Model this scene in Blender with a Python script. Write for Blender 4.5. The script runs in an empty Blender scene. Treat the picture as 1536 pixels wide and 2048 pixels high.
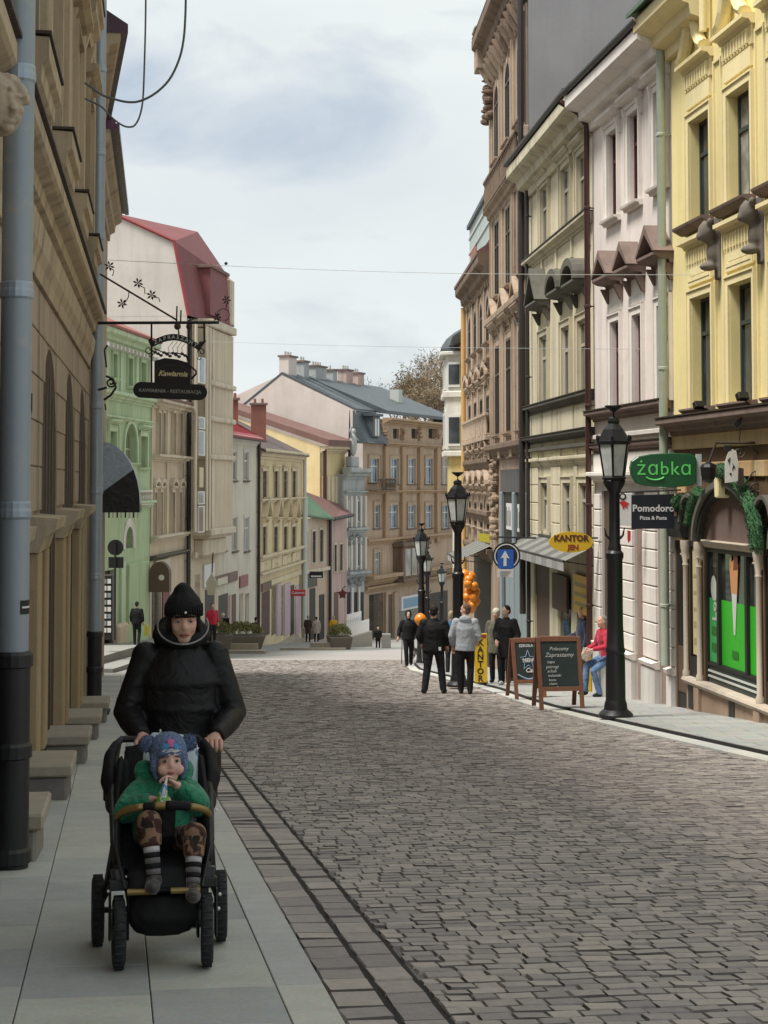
import bpy, math, random
from mathutils import Vector, Matrix
random.seed(7)
R = math.radians
scene = bpy.context.scene
col = scene.collection

# ------------------------------------------------------------------ camera
F, CXP, HZ = 3400.0, 768.0, 965.0          # focal length in photo pixels, centre column, horizon row
PITCH = R(3.0)
SP, CP = math.sin(PITCH), math.cos(PITCH)
PY0 = HZ - F * math.tan(PITCH)
cam = bpy.data.cameras.new('camera')
cam.sensor_fit = 'VERTICAL'
cam.sensor_height = 36.0
cam.sensor_width = 27.0
cam.lens = F / 2048.0 * 36.0
cam.shift_y = -(1024.0 - PY0) / 2048.0
cam.clip_start = 0.1
cam.clip_end = 4000
camo = bpy.data.objects.new('camera', cam)
camo.rotation_euler = (R(90) + PITCH, 0, 0)
col.objects.link(camo)
scene.camera = camo

# ------------------------------------------------------------------ sky, sun, exposure
SUN_EL, SUN_AZ = R(63), R(-118)            # azimuth from +Y towards +X : the light comes from behind the left roofs
world = bpy.data.worlds.new('World')
scene.world = world
world.use_nodes = True
wn = world.node_tree.nodes; wl = world.node_tree.links
wn.clear()
wo = wn.new('ShaderNodeOutputWorld'); bg = wn.new('ShaderNodeBackground')
sky = wn.new('ShaderNodeTexSky'); sky.sky_type = 'NISHITA'; sky.sun_disc = False
sky.sun_elevation = SUN_EL; sky.sun_rotation = SUN_AZ; sky.air_density = 1.0; sky.dust_density = 2.0
tc = wn.new('ShaderNodeTexCoord')
mp = wn.new('ShaderNodeMapping'); mp.inputs['Scale'].default_value = (3.2, 3.2, 9.0); mp.inputs['Location'].default_value = (2.15, 0.4, 1.1)
nz = wn.new('ShaderNodeTexNoise'); nz.inputs['Scale'].default_value = 1.25; nz.inputs['Detail'].default_value = 9.0
nz.inputs['Roughness'].default_value = 0.52; nz.inputs['Distortion'].default_value = 0.35
cr = wn.new('ShaderNodeValToRGB')
cr.color_ramp.elements[0].position = 0.27; cr.color_ramp.elements[0].color = (0, 0, 0, 1)
cr.color_ramp.elements[1].position = 0.44; cr.color_ramp.elements[1].color = (1, 1, 1, 1)
mp2 = wn.new('ShaderNodeMapping'); mp2.inputs['Scale'].default_value = (2.0, 2.0, 5.0); mp2.inputs['Location'].default_value = (7.3, 1.4, 3.1)
nz2 = wn.new('ShaderNodeTexNoise'); nz2.inputs['Scale'].default_value = 2.2; nz2.inputs['Detail'].default_value = 8.0
cr2 = wn.new('ShaderNodeValToRGB')
cr2.color_ramp.elements[0].position = 0.3; cr2.color_ramp.elements[0].color = (4.3, 4.65, 4.85, 1)
cr2.color_ramp.elements[1].position = 0.6; cr2.color_ramp.elements[1].color = (4.9, 5.2, 5.2, 1)
grey = wn.new('ShaderNodeMixRGB'); grey.blend_type = 'MIX'; grey.inputs[0].default_value = 0.7
grey.inputs[2].default_value = (2.9, 3.25, 3.7, 1)
mx = wn.new('ShaderNodeMixRGB'); mx.blend_type = 'MIX'
for a, b in ((tc.outputs['Generated'], mp.inputs[0]), (mp.outputs[0], nz.inputs['Vector']), (nz.outputs['Fac'], cr.inputs[0]),
             (tc.outputs['Generated'], mp2.inputs[0]), (mp2.outputs[0], nz2.inputs['Vector']), (nz2.outputs['Fac'], cr2.inputs[0]),
             (sky.outputs[0], grey.inputs[1]), (cr.outputs[0], mx.inputs[0]), (grey.outputs[0], mx.inputs[1]),
             (cr2.outputs[0], mx.inputs[2]), (mx.outputs[0], bg.inputs[0]), (bg.outputs[0], wo.inputs[0])):
    wl.new(a, b)
bg.inputs[1].default_value = 0.10
sun = bpy.data.lights.new('sun', 'SUN'); sun.energy = 3.0; sun.angle = R(16); sun.color = (1.0, 0.95, 0.87)
suno = bpy.data.objects.new('sun', sun); col.objects.link(suno)
sd = Vector((math.sin(SUN_AZ) * math.cos(SUN_EL), math.cos(SUN_AZ) * math.cos(SUN_EL), math.sin(SUN_EL)))
suno.rotation_euler = sd.to_track_quat('Z', 'Y').to_euler()
suno.location = (0, 0, 60)
vs = scene.view_settings
vs.view_transform = 'Standard'; vs.look = 'None'; vs.exposure = 0.8; vs.gamma = 1.0; vs.use_curve_mapping = False

# ------------------------------------------------------------------ projection helpers
def P(px, py, Y):
    """point seen at photo pixel (px, py) at distance Y"""
    a = (px - CXP) / F; b = (PY0 - py) / F
    k = Y / (CP - b * SP)
    return Vector((a * k, Y, (SP + b * CP) * k))

SL, CH0 = 0.0794, 1.55
def zg(Y):
    Y = min(Y, 152.0)
    return -CH0 - SL * Y
def G(px, py):
    """ground point under a photo pixel"""
    a = (px - CXP) / F; b = (PY0 - py) / F
    dy = CP - b * SP; dz = SP + b * CP
    k = -CH0 / (dz + SL * dy)
    return Vector((a * k, dy * k, dz * k))
def GX(px, Y):
    """ground point at column px and distance Y"""
    v = P(px, HZ + 250, Y)
    return Vector((v.x, Y, zg(Y)))

# ------------------------------------------------------------------ object helpers
def tag(o, label=None, cat=None, group=None, kind=None):
    if label: o['label'] = label
    if cat: o['category'] = cat
    if group: o['group'] = group
    if kind: o['kind'] = kind
    return o
def empty(name, loc=(0, 0, 0), rz=0.0, label=None, cat=None, group=None, mat=None):
    o = bpy.data.objects.new(name, None)
    o.empty_display_size = 0.2
    col.objects.link(o)
    if mat is not None: o.matrix_world = mat
    else:
        o.location = loc; o.rotation_euler = (0, 0, rz)
    return tag(o, label, cat, group)
def link(name, me, parent=None, loc=(0, 0, 0), rot=(0, 0, 0)):
    o = bpy.data.objects.new(name, me)
    col.objects.link(o)
    if parent is not None: o.parent = parent
    o.location = loc; o.rotation_euler = rot
    return o
def copy_tree(o, parent=None):
    c = o.copy(); col.objects.link(c); c.parent = parent
    for ch in o.children: copy_tree(ch, c)
    return c

class MB:
    def __init__(s): s.v = []; s.f = []; s.mi = []; s.cur = 0
    def add(s, vs, fs):
        n = len(s.v); s.v += [tuple(v) for v in vs]
        for f in fs:
            s.f.append(tuple(i + n for i in f)); s.mi.append(s.cur)
        return s
    def box(s, x0, x1, y0, y1, z0, z1):
        return s.add([(x0,y0,z0),(x1,y0,z0),(x1,y1,z0),(x0,y1,z0),(x0,y0,z1),(x1,y0,z1),(x1,y1,z1),(x0,y1,z1)],
                     [(0,3,2,1),(4,5,6,7),(0,1,5,4),(1,2,6,5),(2,3,7,6),(3,0,4,7)])
    def extr(s, prof, x0, x1):
        """profile [(y,z)...] (counter-clockwise seen from -x... any) swept along x"""
        n = len(prof)
        vs = [(x0, y, z) for y, z in prof] + [(x1, y, z) for y, z in prof]
        fs = [(i, (i+1) % n, n + (i+1) % n, n + i) for i in range(n)]
        fs += [tuple(range(n))[::-1], tuple(range(n, 2*n))]
        return s.add(vs, fs)
    def plate(s, poly, y0, y1):
        """polygon [(x,z)...] given thickness along y"""
        n = len(poly)
        vs = [(x, y0, z) for x, z in poly] + [(x, y1, z) for x, z in poly]
        fs = [(i, n + i, n + (i+1) % n, (i+1) % n) for i in range(n)]
        fs += [tuple(range(n)), tuple(range(n, 2*n))[::-1]]
        return s.add(vs, fs)
    def slab(s, poly, z0, z1):
        n = len(poly)
        vs = [(x, y, z0) for x, y in poly] + [(x, y, z1) for x, y in poly]
        fs = [(i, (i+1) % n, n + (i+1) % n, n + i) for i in range(n)]
        fs += [tuple(range(n))[::-1], tuple(range(n, 2*n))]
        return s.add(vs, fs)
    def tube(s, path, r, n=8, squash=None, caps=True):
        """round tube along a path; r one number, a list, or a list of (ra, rb) where ra is across"""
        path = [Vector(p) for p in path]; m = len(path)
        rs = r if isinstance(r, (list, tuple)) else [r] * m
        up = Vector((0, 0, 1)); vs = []
        prev = None
        for i, p in enumerate(path):
            if i == 0: d = path[1] - p
            elif i == m - 1: d = p - path[i-1]
            else: d = (path[i+1] - p).normalized() + (p - path[i-1]).normalized()
            d = d.normalized() if d.length > 1e-9 else Vector((0, 0, 1))
            if prev is None:
                a = d.cross(up) if abs(d.z) < 0.95 else (Vector((1, 0, 0)) - d * d.x)
            else:
                a = prev - d * prev.dot(d)
            a.normalize(); b = a.cross(d).normalized(); prev = a
            ra, rb = rs[i] if isinstance(rs[i], (list, tuple)) else (rs[i], rs[i])
            for k in range(n):
                t = 2 * math.pi * k / n
                vs.append(p + a * (ra * math.cos(t)) + b * (rb * math.sin(t)))
        fs = []
        for i in range(m - 1):
            for k in range(n):
                fs.append((i*n+k, i*n+(k+1) % n, (i+1)*n+(k+1) % n, (i+1)*n+k))
        if caps:
            fs.append(tuple(range(n))[::-1]); fs.append(tuple(range((m-1)*n, m*n)))
        return s.add(vs, fs)
    def lathe(s, prof, c=(0, 0, 0), n=12, a0=0.0):
        """profile [(r,z)...] turned about the vertical through c"""
        vs = []; m = len(prof)
        for r, z in prof:
            for k in range(n):
                t = a0 + 2 * math.pi * k / n
                vs.append((c[0] + r * math.cos(t), c[1] + r * math.sin(t), c[2] + z))
        fs = [(i*n+k, i*n+(k+1) % n, (i+1)*n+(k+1) % n, (i+1)*n+k) for i in range(m-1) for k in range(n)]
        fs.append(tuple(range(n))[::-1]); fs.append(tuple(range((m-1)*n, m*n)))
        return s.add(vs, fs)
    def ell(s, c, r, n=12, m=8, rot=None):
        vs = []; c = Vector(c)
        for i in range(m + 1):
            ph = math.pi * i / m
            for k in range(n):
                t = 2 * math.pi * k / n
                v = Vector((r[0]*math.sin(ph)*math.cos(t), r[1]*math.sin(ph)*math.sin(t), -r[2]*math.cos(ph)))
                if rot is not None: v = rot @ v
                vs.append(c + v)
        fs = [(i*n+k, i*n+(k+1) % n, (i+1)*n+(k+1) % n, (i+1)*n+k) for i in range(m) for k in range(n)]
        return s.add(vs, fs)
    def mesh(s, name, mat, smooth=False):
        me = bpy.data.meshes.new(name)
        me.from_pydata(s.v, [], s.f)
        mats = mat if isinstance(mat, (list, tuple)) else [mat]
        for m in mats: me.materials.append(M(m))
        if len(mats) > 1: me.polygons.foreach_set('material_index', s.mi)
        if smooth: me.polygons.foreach_set('use_smooth', [True] * len(s.f))
        me.validate(); me.update()
        return me
    def build(s, name, mat, parent=None, smooth=False, bevel=0.0, loc=(0, 0, 0), rot=(0, 0, 0)):
        o = link(name, s.mesh(name, mat, smooth), parent, loc, rot)
        if bevel: bev(o, bevel)
        return o
def bev(o, w, seg=1):
    b = o.modifiers.new('bevel', 'BEVEL'); b.width = w; b.segments = seg; b.limit_method = 'ANGLE'; b.angle_limit = R(50)
    return o
def auto_smooth(o, ang=40):
    me = o.data
    me.polygons.foreach_set('use_smooth', [True] * len(me.polygons))
    try: me.set_sharp_from_angle(angle=R(ang))
    except Exception: pass
    return o

_side = bpy.data.scenes.new('workbench')          # small side scene so that fusing a shape does not re-evaluate the street
def evaluated_mesh(o, name):
    col.objects.unlink(o); _side.collection.objects.link(o)
    vl = _side.view_layers[0]; vl.update(); dg = vl.depsgraph
    return bpy.data.meshes.new_from_object(o.evaluated_get(dg), preserve_all_data_layers=False, depsgraph=dg)
def blob(mb, name, mat, parent=None, voxel=0.015, smooth=3, extra=None, loc=(0,0,0), rot=(0,0,0)):
    """fuse overlapping shapes into one continuous skin"""
    me = bpy.data.meshes.new(name); me.from_pydata(mb.v, [], mb.f); me.validate()
    o = bpy.data.objects.new(name, me); col.objects.link(o)
    rm = o.modifiers.new('r', 'REMESH'); rm.mode = 'VOXEL'; rm.voxel_size = voxel
    if smooth:
        sm = o.modifiers.new('s', 'SMOOTH'); sm.iterations = smooth; sm.factor = 0.5
    me2 = evaluated_mesh(o, name)
    bpy.data.objects.remove(o); bpy.data.meshes.remove(me)
    me2.name = name
    me2.materials.clear()
    if extra:                        # separate small pieces such as fingers, added to the same mesh
        vs = [tuple(v.co) for v in me2.vertices] ; fs = [tuple(p.vertices) for p in me2.polygons]
        n = len(vs); vs += extra.v; fs += [tuple(i + n for i in f) for f in extra.f]
        bpy.data.meshes.remove(me2)
        me2 = bpy.data.meshes.new(name); me2.from_pydata(vs, [], fs); me2.validate()
    for m in (mat if isinstance(mat, (list, tuple)) else [mat]): me2.materials.append(M(m))
    me2.polygons.foreach_set('use_smooth', [True] * len(me2.polygons)); me2.update()
    return link(name, me2, parent, loc, rot)

_tx = {}
def text_mesh(s, size, mat, thick=0.004, bold=0.0, shear=0.0, align='CENTER', space=1.0):
    key = (s, size, mat, bold, shear, align, space, thick)
    if key in _tx: return _tx[key]
    cu = bpy.data.curves.new('lettering', 'FONT')
    cu.body = s; cu.size = size; cu.extrude = thick / 2; cu.offset = bold; cu.shear = shear
    cu.align_x = align; cu.align_y = 'CENTER'; cu.resolution_u = 2; cu.space_character = space
    o = bpy.data.objects.new('lettering', cu); col.objects.link(o)
    me = evaluated_mesh(o, 'lettering')
    bpy.data.objects.remove(o); bpy.data.curves.remove(cu)
    for v in me.vertices: v.co = Vector((v.co.x, -v.co.z, v.co.y))
    me.materials.clear(); me.materials.append(M(mat)); me.name = 'lettering'
    _tx[key] = me
    return me
def lettering(s, size, mat, parent, loc, rot=(0, 0, 0), **k):
    return link('lettering', text_mesh(s, size, mat, **k), parent, loc, rot)

# ------------------------------------------------------------------ materials
_mat = {}
_def = {}
def M(name):
    if not isinstance(name, str): return name
    if name not in _mat: _mat[name] = _def[name](name)
    return _mat[name]
def nodes(name):
    m = bpy.data.materials.new(name); m.use_nodes = True
    nt = m.node_tree; b = nt.nodes['Principled BSDF']
    return m, nt, b
def noise(nt, scale, detail=5, rough=0.55, vec=None, dist=0.0):
    n = nt.nodes.new('ShaderNodeTexNoise'); n.inputs['Scale'].default_value = scale
    n.inputs['Detail'].default_value = detail; n.inputs['Roughness'].default_value = rough; n.inputs['Distortion'].default_value = dist
    if vec is not None: nt.links.new(vec, n.inputs['Vector'])
    return n
def ramp(nt, fac, p0, p1, c0=(0,0,0,1), c1=(1,1,1,1)):
    r = nt.nodes.new('ShaderNodeValToRGB'); e = r.color_ramp.elements
    e[0].position = p0; e[1].position = p1; e[0].color = c0; e[1].color = c1
    nt.links.new(fac, r.inputs[0]); return r
def mixc(nt, fac, a, b, mode='MIX'):
    m = nt.nodes.new('ShaderNodeMixRGB'); m.blend_type = mode
    for i, x in ((0, fac), (1, a), (2, b)):
        if isinstance(x, (int, float)): m.inputs[i].default_value = x
        elif isinstance(x, (tuple, list)): m.inputs[i].default_value = (*x[:3], 1)
        else: nt.links.new(x, m.inputs[i])
    return m.outputs[0]
def pos(nt, sc=(1, 1, 1), obj=False):
    if obj:
        t = nt.nodes.new('ShaderNodeTexCoord').outputs['Object']
    else:
        t = nt.nodes.new('ShaderNodeNewGeometry').outputs['Position']
    mp = nt.nodes.new('ShaderNodeMapping'); mp.inputs['Scale'].default_value = sc
    nt.links.new(t, mp.inputs[0]); return mp.outputs[0]
def bump(nt, b, h, strength=0.3, dist=0.01):
    u = nt.nodes.new('ShaderNodeBump'); u.inputs['Strength'].default_value = strength; u.inputs['Distance'].default_value = dist
    nt.links.new(h, u.inputs['Height']); nt.links.new(u.outputs[0], b.inputs['Normal'])
def scale3(c, k): return tuple(min(1.0, x * k) for x in c)

def plaster(name, c, dirt=0.35, grain=0.35, rough=0.9, stain=None, fine=60):
    def make(nm):
        m, nt, b = nodes(nm)
        big = noise(nt, 0.55, 6, 0.6, pos(nt))
        streak = noise(nt, 1.0, 7, 0.65, pos(nt, (2.6, 2.6, 0.22)))
        spk = noise(nt, fine, 3, 0.6, pos(nt))
        st = stain or scale3(c, 0.45)
        c1 = mixc(nt, ramp(nt, big.outputs['Fac'], 0.35, 0.7).outputs[0], scale3(c, 0.9), scale3(c, 1.06))
        d2 = min(1.0, dirt * 1.5)
        sf = ramp(nt, streak.outputs['Fac'], 0.48, 0.74, (0,0,0,1), (d2, d2, d2, 1))
        c2 = mixc(nt, sf.outputs[0], c1, st)
        blot = noise(nt, 3.2, 8, 0.7, pos(nt)); c2 = mixc(nt, ramp(nt, blot.outputs['Fac'], 0.56, 0.74, (0,0,0,1), (d2*.6, d2*.6, d2*.6, 1)).outputs[0], c2, st)
        c3 = mixc(nt, 0.22, c2, spk.outputs['Color'], 'OVERLAY')
        nt.links.new(c3, b.inputs['Base Color'])
        b.inputs['Roughness'].default_value = rough
        b.inputs['Specular IOR Level'].default_value = 0.25
        med = noise(nt, 14, 6, 0.65, pos(nt))
        bump(nt, b, med.outputs['Fac'], grain, 0.012)
        return m
    _def[name] = make
def paint(name, c, rough=0.45, metal=0.0, var=0.15, spec=0.5, bumpk=0.05, scale=30, coat=0.0):
    def make(nm):
        m, nt, b = nodes(nm)
        n = noise(nt, scale, 5, 0.6, pos(nt))
        nt.links.new(mixc(nt, n.outputs['Fac'], scale3(c, 1 - var), scale3(c, 1 + var)), b.inputs['Base Color'])
        n2 = noise(nt, scale * 0.4, 4, 0.6, pos(nt))
        rr = ramp(nt, n2.outputs['Fac'], 0.3, 0.7, (rough * 0.8,) * 3 + (1,), (min(1, rough * 1.25),) * 3 + (1,))
        nt.links.new(rr.outputs[0], b.inputs['Roughness'])
        b.inputs['Metallic'].default_value = metal
        b.inputs['Specular IOR Level'].default_value = spec
        if coat: b.inputs['Coat Weight'].default_value = coat
        if bumpk: bump(nt, b, n.outputs['Fac'], bumpk, 0.01)
        return m
    _def[name] = make
def cloth(name, c, rough=0.85, var=0.2, fold=0.5, scale=9, c2=None, sheen=0.2):
    def make(nm):
        m, nt, b = nodes(nm)
        n = noise(nt, scale, 4, 0.55, pos(nt, (1, 1, 1.0), True), 0.8)
        w = noise(nt, 220, 2, 0.5, pos(nt, (1, 1, 1), True))
        a = mixc(nt, ramp(nt, n.outputs['Fac'], 0.3, 0.7).outputs[0], scale3(c, 1 - var), c2 or scale3(c, 1 + var))
        nt.links.new(mixc(nt, 0.2, a, w.outputs['Color'], 'OVERLAY'), b.inputs['Base Color'])
        b.inputs['Roughness'].default_value = rough
        b.inputs['Specular IOR Level'].default_value = 0.3
        b.inputs['Sheen Weight'].default_value = sheen
        bump(nt, b, n.outputs['Fac'], fold, 0.05)
        return m
    _def[name] = make
def glass(name, c=(0.025, 0.03, 0.035), rough=0.06, c2=None, sc=1.3):
    def make(nm):
        m, nt, b = nodes(nm)
        n = noise(nt, sc, 3, 0.5, pos(nt))
        nt.links.new(mixc(nt, ramp(nt, n.outputs['Fac'], 0.42, 0.6).outputs[0], c, c2 or scale3(c, 2.2)), b.inputs['Base Color'])
        b.inputs['Roughness'].default_value = rough
        b.inputs['Specular IOR Level'].default_value = 0.6
        w = noise(nt, 2.2, 2, 0.5, pos(nt)); bump(nt, b, w.outputs['Fac'], 0.05, 0.02)
        return m
    _def[name] = make
def stone(name, c, var=0.3, sc=9, bumpk=0.4, rough=0.85, attr=False, c2=None, obr=0.3):
    def make(nm):
        m, nt, b = nodes(nm)
        n = noise(nt, sc, 6, 0.62, pos(nt)); f = noise(nt, sc * 11, 3, 0.6, pos(nt)); big = noise(nt, 0.45, 4, 0.6, pos(nt))
        a = mixc(nt, n.outputs['Fac'], scale3(c, 1 - var), c2 or scale3(c, 1 + var))
        a = mixc(nt, 0.3, a, f.outputs['Color'], 'OVERLAY')
        a = mixc(nt, ramp(nt, big.outputs['Fac'], 0.3, 0.75).outputs[0], a, mixc(nt, 0.8, a, (0.86, 0.84, 0.8), 'MULTIPLY'))
        if attr:
            at = nt.nodes.new('ShaderNodeAttribute'); at.attribute_name = 'tint'; fac = at.outputs['Fac']
        else:
            fac = nt.nodes.new('ShaderNodeObjectInfo').outputs['Random']
        lo, hi = 1 - obr, 1 + obr
        rr = ramp(nt, fac, 0.0, 1.0, (lo, lo, lo * 1.03, 1), (hi, hi * 0.98, hi * 0.93, 1))
        a = mixc(nt, 1.0, a, rr.outputs[0], 'MULTIPLY')
        nt.links.new(a, b.inputs['Base Color'])
        b.inputs['Roughness'].default_value = rough; b.inputs['Specular IOR Level'].default_value = 0.35
        bump(nt, b, n.outputs['Fac'], bumpk, 0.012)
        return m
    _def[name] = make
def tiles(name, c, c2, sx=(1, 1, 1), rough=0.75):
    def make(nm):
        m, nt, b = nodes(nm)
        n = noise(nt, 1.2, 6, 0.6, pos(nt)); f = noise(nt, 16, 4, 0.6, pos(nt, sx))
        a = mixc(nt, ramp(nt, n.outputs['Fac'], 0.3, 0.7).outputs[0], c, c2)
        nt.links.new(mixc(nt, 0.35, a, f.outputs['Color'], 'OVERLAY'), b.inputs['Base Color'])
        b.inputs['Roughness'].default_value = rough
        bump(nt, b, f.outputs['Fac'], 0.4, 0.03)
        return m
    _def[name] = make
def emissive(name, c, k):
    def make(nm):
        m, nt, b = nodes(nm)
        b.inputs['Base Color'].default_value = (*c, 1); b.inputs['Emission Color'].default_value = (*c, 1)
        b.inputs['Emission Strength'].default_value = k
        return m
    _def[name] = make
# ------------------------------------------------------------------ facade kit
def arise(arch, r, h): return min(r if arch is True else arch, h - .05)
class Fac:
    """a house front: local x runs along the front (left to right as seen), y into the house, z up"""
    def __init__(s, name, A, B, label, cat='house', group=None, zb=None):
        A = Vector((A[0], A[1], 0)); B = Vector((B[0], B[1], 0))
        s.u = (B - A).normalized(); s.inn = Vector((-s.u.y, s.u.x, 0)); s.len = (B - A).length
        s.zb = zg((A.y + B.y) / 2) if zb is None else zb
        s.O = Vector((A.x, A.y, s.zb))
        m = Matrix.Identity(4)
        for i, ax in enumerate((s.u, s.inn, Vector((0, 0, 1)))):
            for j in range(3): m[j][i] = ax[j]
        for j in range(3): m[j][3] = s.O[j]
        s.m = m
        s.root = empty(name, label=label, cat=cat, group=group, mat=m)
        s.opens = []
    def at(s, px, py, off=0.0):
        d = P(px, py, 1.0); o = s.O - s.inn * off
        t = o.dot(s.inn) / d.dot(s.inn); p = d * t
        return (p - s.O).dot(s.u), p.z - s.zb
    def W(s, x, y, z): return s.m @ Vector((x, y, z))
    def loc(s, p):
        d = Vector(p) - s.O
        return Vector((d.dot(s.u), d.dot(s.inn), d.z))
    def rect(s, xl, xr, yt, yb):
        u0, z1 = s.at(xl, yt); _, z0 = s.at(xl, yb); u1, _ = s.at(xr, (yt + yb) / 2)
        return u0, z0, u1, z1
    def hole(s, u0, z0, u1, z1, arch=False): s.opens.append((u0, z0, u1, z1, arch))
    def part(s, mb, name, mat, parent=None, **k): return mb.build(name, mat, parent or s.root, **k)
    def wall(s, mat, z0, z1, D=8.0, rev=0.22, u0=0.0, u1=None, name='wall', top=True, base=None):
        u1 = s.len if u1 is None else u1
        ops = [(max(a, u0), max(b, z0), min(c, u1), min(d, z1), e) for a, b, c, d, e in s.opens if c > u0 and a < u1 and d > z0 and b < z1]
        xs = sorted({u0, u1} | {o[0] for o in ops} | {o[2] for o in ops})
        zs = sorted({z0, z1} | {o[1] for o in ops} | {o[3] for o in ops})
        mb = MB()
        for i in range(len(xs) - 1):
            for j in range(len(zs) - 1):
                cx, cz = (xs[i] + xs[i+1]) / 2, (zs[j] + zs[j+1]) / 2
                if xs[i+1] - xs[i] < 1e-5 or zs[j+1] - zs[j] < 1e-5: continue
                if any(o[0] < cx < o[2] and o[1] < cz < o[3] for o in ops): continue
                mb.add([(xs[i],0,zs[j]),(xs[i+1],0,zs[j]),(xs[i+1],0,zs[j+1]),(xs[i],0,zs[j+1])], [(0,1,2,3)])
        for a, b, c, d, arch in ops:
            if not arch:
                pts = [(a, b), (a, d), (c, d), (c, b)]
                for k in range(4):
                    p, q = pts[k], pts[(k+1) % 4]
                    mb.add([(p[0],0,p[1]),(q[0],0,q[1]),(q[0],rev,q[1]),(p[0],rev,p[1])], [(0,1,2,3)])
            else:
                r = (c - a) / 2; h = arise(arch, r, d - b); n = 14
                arc = [(a + r - r*math.cos(math.pi*k/n), d - h + h*math.sin(math.pi*k/n)) for k in range(n + 1)]
                pts = [(a, b)] + arc + [(c, b)]
                for k in range(len(pts)):
                    p, q = pts[k], pts[(k+1) % len(pts)]
                    mb.add([(p[0],0,p[1]),(q[0],0,q[1]),(q[0],rev,q[1]),(p[0],rev,p[1])], [(0,1,2,3)])
                for k in range(n):
                    p, q = arc[k], arc[k+1]
                    mb.add([(p[0],0,p[1]),(q[0],0,q[1]),(q[0],0,d),(p[0],0,d)], [(0,1,2,3)])
        mb.add([(u0,0,z0),(u0,D,z0),(u0,D,z1),(u0,0,z1)], [(0,1,2,3)])
        mb.add([(u1,0,z0),(u1,D,z0),(u1,D,z1),(u1,0,z1)], [(0,3,2,1)])
        mb.add([(u0,D,z0),(u1,D,z0),(u1,D,z1),(u0,D,z1)], [(0,3,2,1)])
        if top: mb.add([(u0,0,z1),(u1,0,z1),(u1,D,z1),(u0,D,z1)], [(0,1,2,3)])
        return s.part(mb, name, mat)
    def cornice(s, z, h, p, mat, u0=0.0, u1=None, name='cornice', y=0.0):
        u1 = s.len if u1 is None else u1
        pr = [(0.03,0),(-.16*p,0),(-.2*p,.22*h),(-.5*p,.3*h),(-.56*p,.52*h),(-.9*p,.62*h),(-p,.68*h),(-p,.93*h),(-.96*p,h),(0.03,h)]
        return s.part(MB().extr([(y + a, z + b) for a, b in pr], u0, u1), name, mat)
    def band(s, z, h, p, mat, u0=0.0, u1=None, name='string_course'):
        u1 = s.len if u1 is None else u1
        return s.part(MB().box(u0, u1, -p, 0.02, z, z + h), name, mat, bevel=min(0.02, h * .2))
    def win(s, xl, xr, yt, yb, frame='frame_dark', pane='glass_dark', rev=0.2, sill=None, trim=None, hood=None, cols=2, rows=2, arch=False,
            multi=False, sill_mat=None, tw=0.13, tp=0.05, hk=0.3, uz=None, tmat=None, fw=0.055):
        u0, z0, u1, z1 = uz or s.rect(xl, xr, yt, yb)
        if isinstance(pane, tuple): pane = _wr.choice(pane)
        s.hole(u0, z0, u1, z1, arch)
        w, h = u1 - u0, z1 - z0
        key = (round(w, 2), round(h, 2), frame, pane, cols, rows, arch, multi)
        wo = link('window', win_frame(*key, fw), s.root, (u0, rev - 0.07, z0))
        for me, l in win_panes(*key, fw): link('pane', me, wo, l)
        t = tmat or trim
        if trim:
            if arch:
                r = w / 2; hh = arise(arch, r, h); n = 14
                pin = [(u0, z0)] + [(u0 + r - r*math.cos(math.pi*k/n), z1 - hh + hh*math.sin(math.pi*k/n)) for k in range(n+1)] + [(u1, z0)]
                R2 = r + tw; H2 = hh + tw
                pout = [(u0 - tw, z0)] + [(u0 + r - R2*math.cos(math.pi*k/n), z1 - hh + H2*math.sin(math.pi*k/n)) for k in range(n+1)] + [(u1 + tw, z0)]
                mb = MB()
                for k in range(len(pin) - 1):
                    mb.plate([pin[k], pout[k], pout[k+1], pin[k+1]], -tp, 0.02)
            else:
                mb = MB().box(u0 - tw, u0 - .005, -tp, 0.02, z0, z1 + tw).box(u1 + .005, u1 + tw, -tp, 0.02, z0, z1 + tw).box(u0 - .005, u1 + .005, -tp, 0.02, z1 + .005, z1 + tw)
                q = tp * 1.6
                mb.box(u0 - tw - .03, u0 - tw, -q, .02, z0, z1 + tw + .03).box(u1 + tw, u1 + tw + .03, -q, .02, z0, z1 + tw + .03).box(u0 - tw, u1 + tw, -q, .02, z1 + tw, z1 + tw + .03)
            s.part(mb, 'surround', t, wo, loc=(-u0, -(rev - 0.07), -z0))
        o = (-u0, -(rev - 0.07), -z0)
        if sill:
            e = tw + .06 if trim else .08
            s.part(MB().extr([(.05, z0-.10),(-.07, z0-.10),(-.09, z0-.05),(-.15, z0-.04),(-.16, z0),(.05, z0+.012)], u0 - e, u1 + e), 'sill', sill_mat or sill, wo, loc=o)
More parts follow.
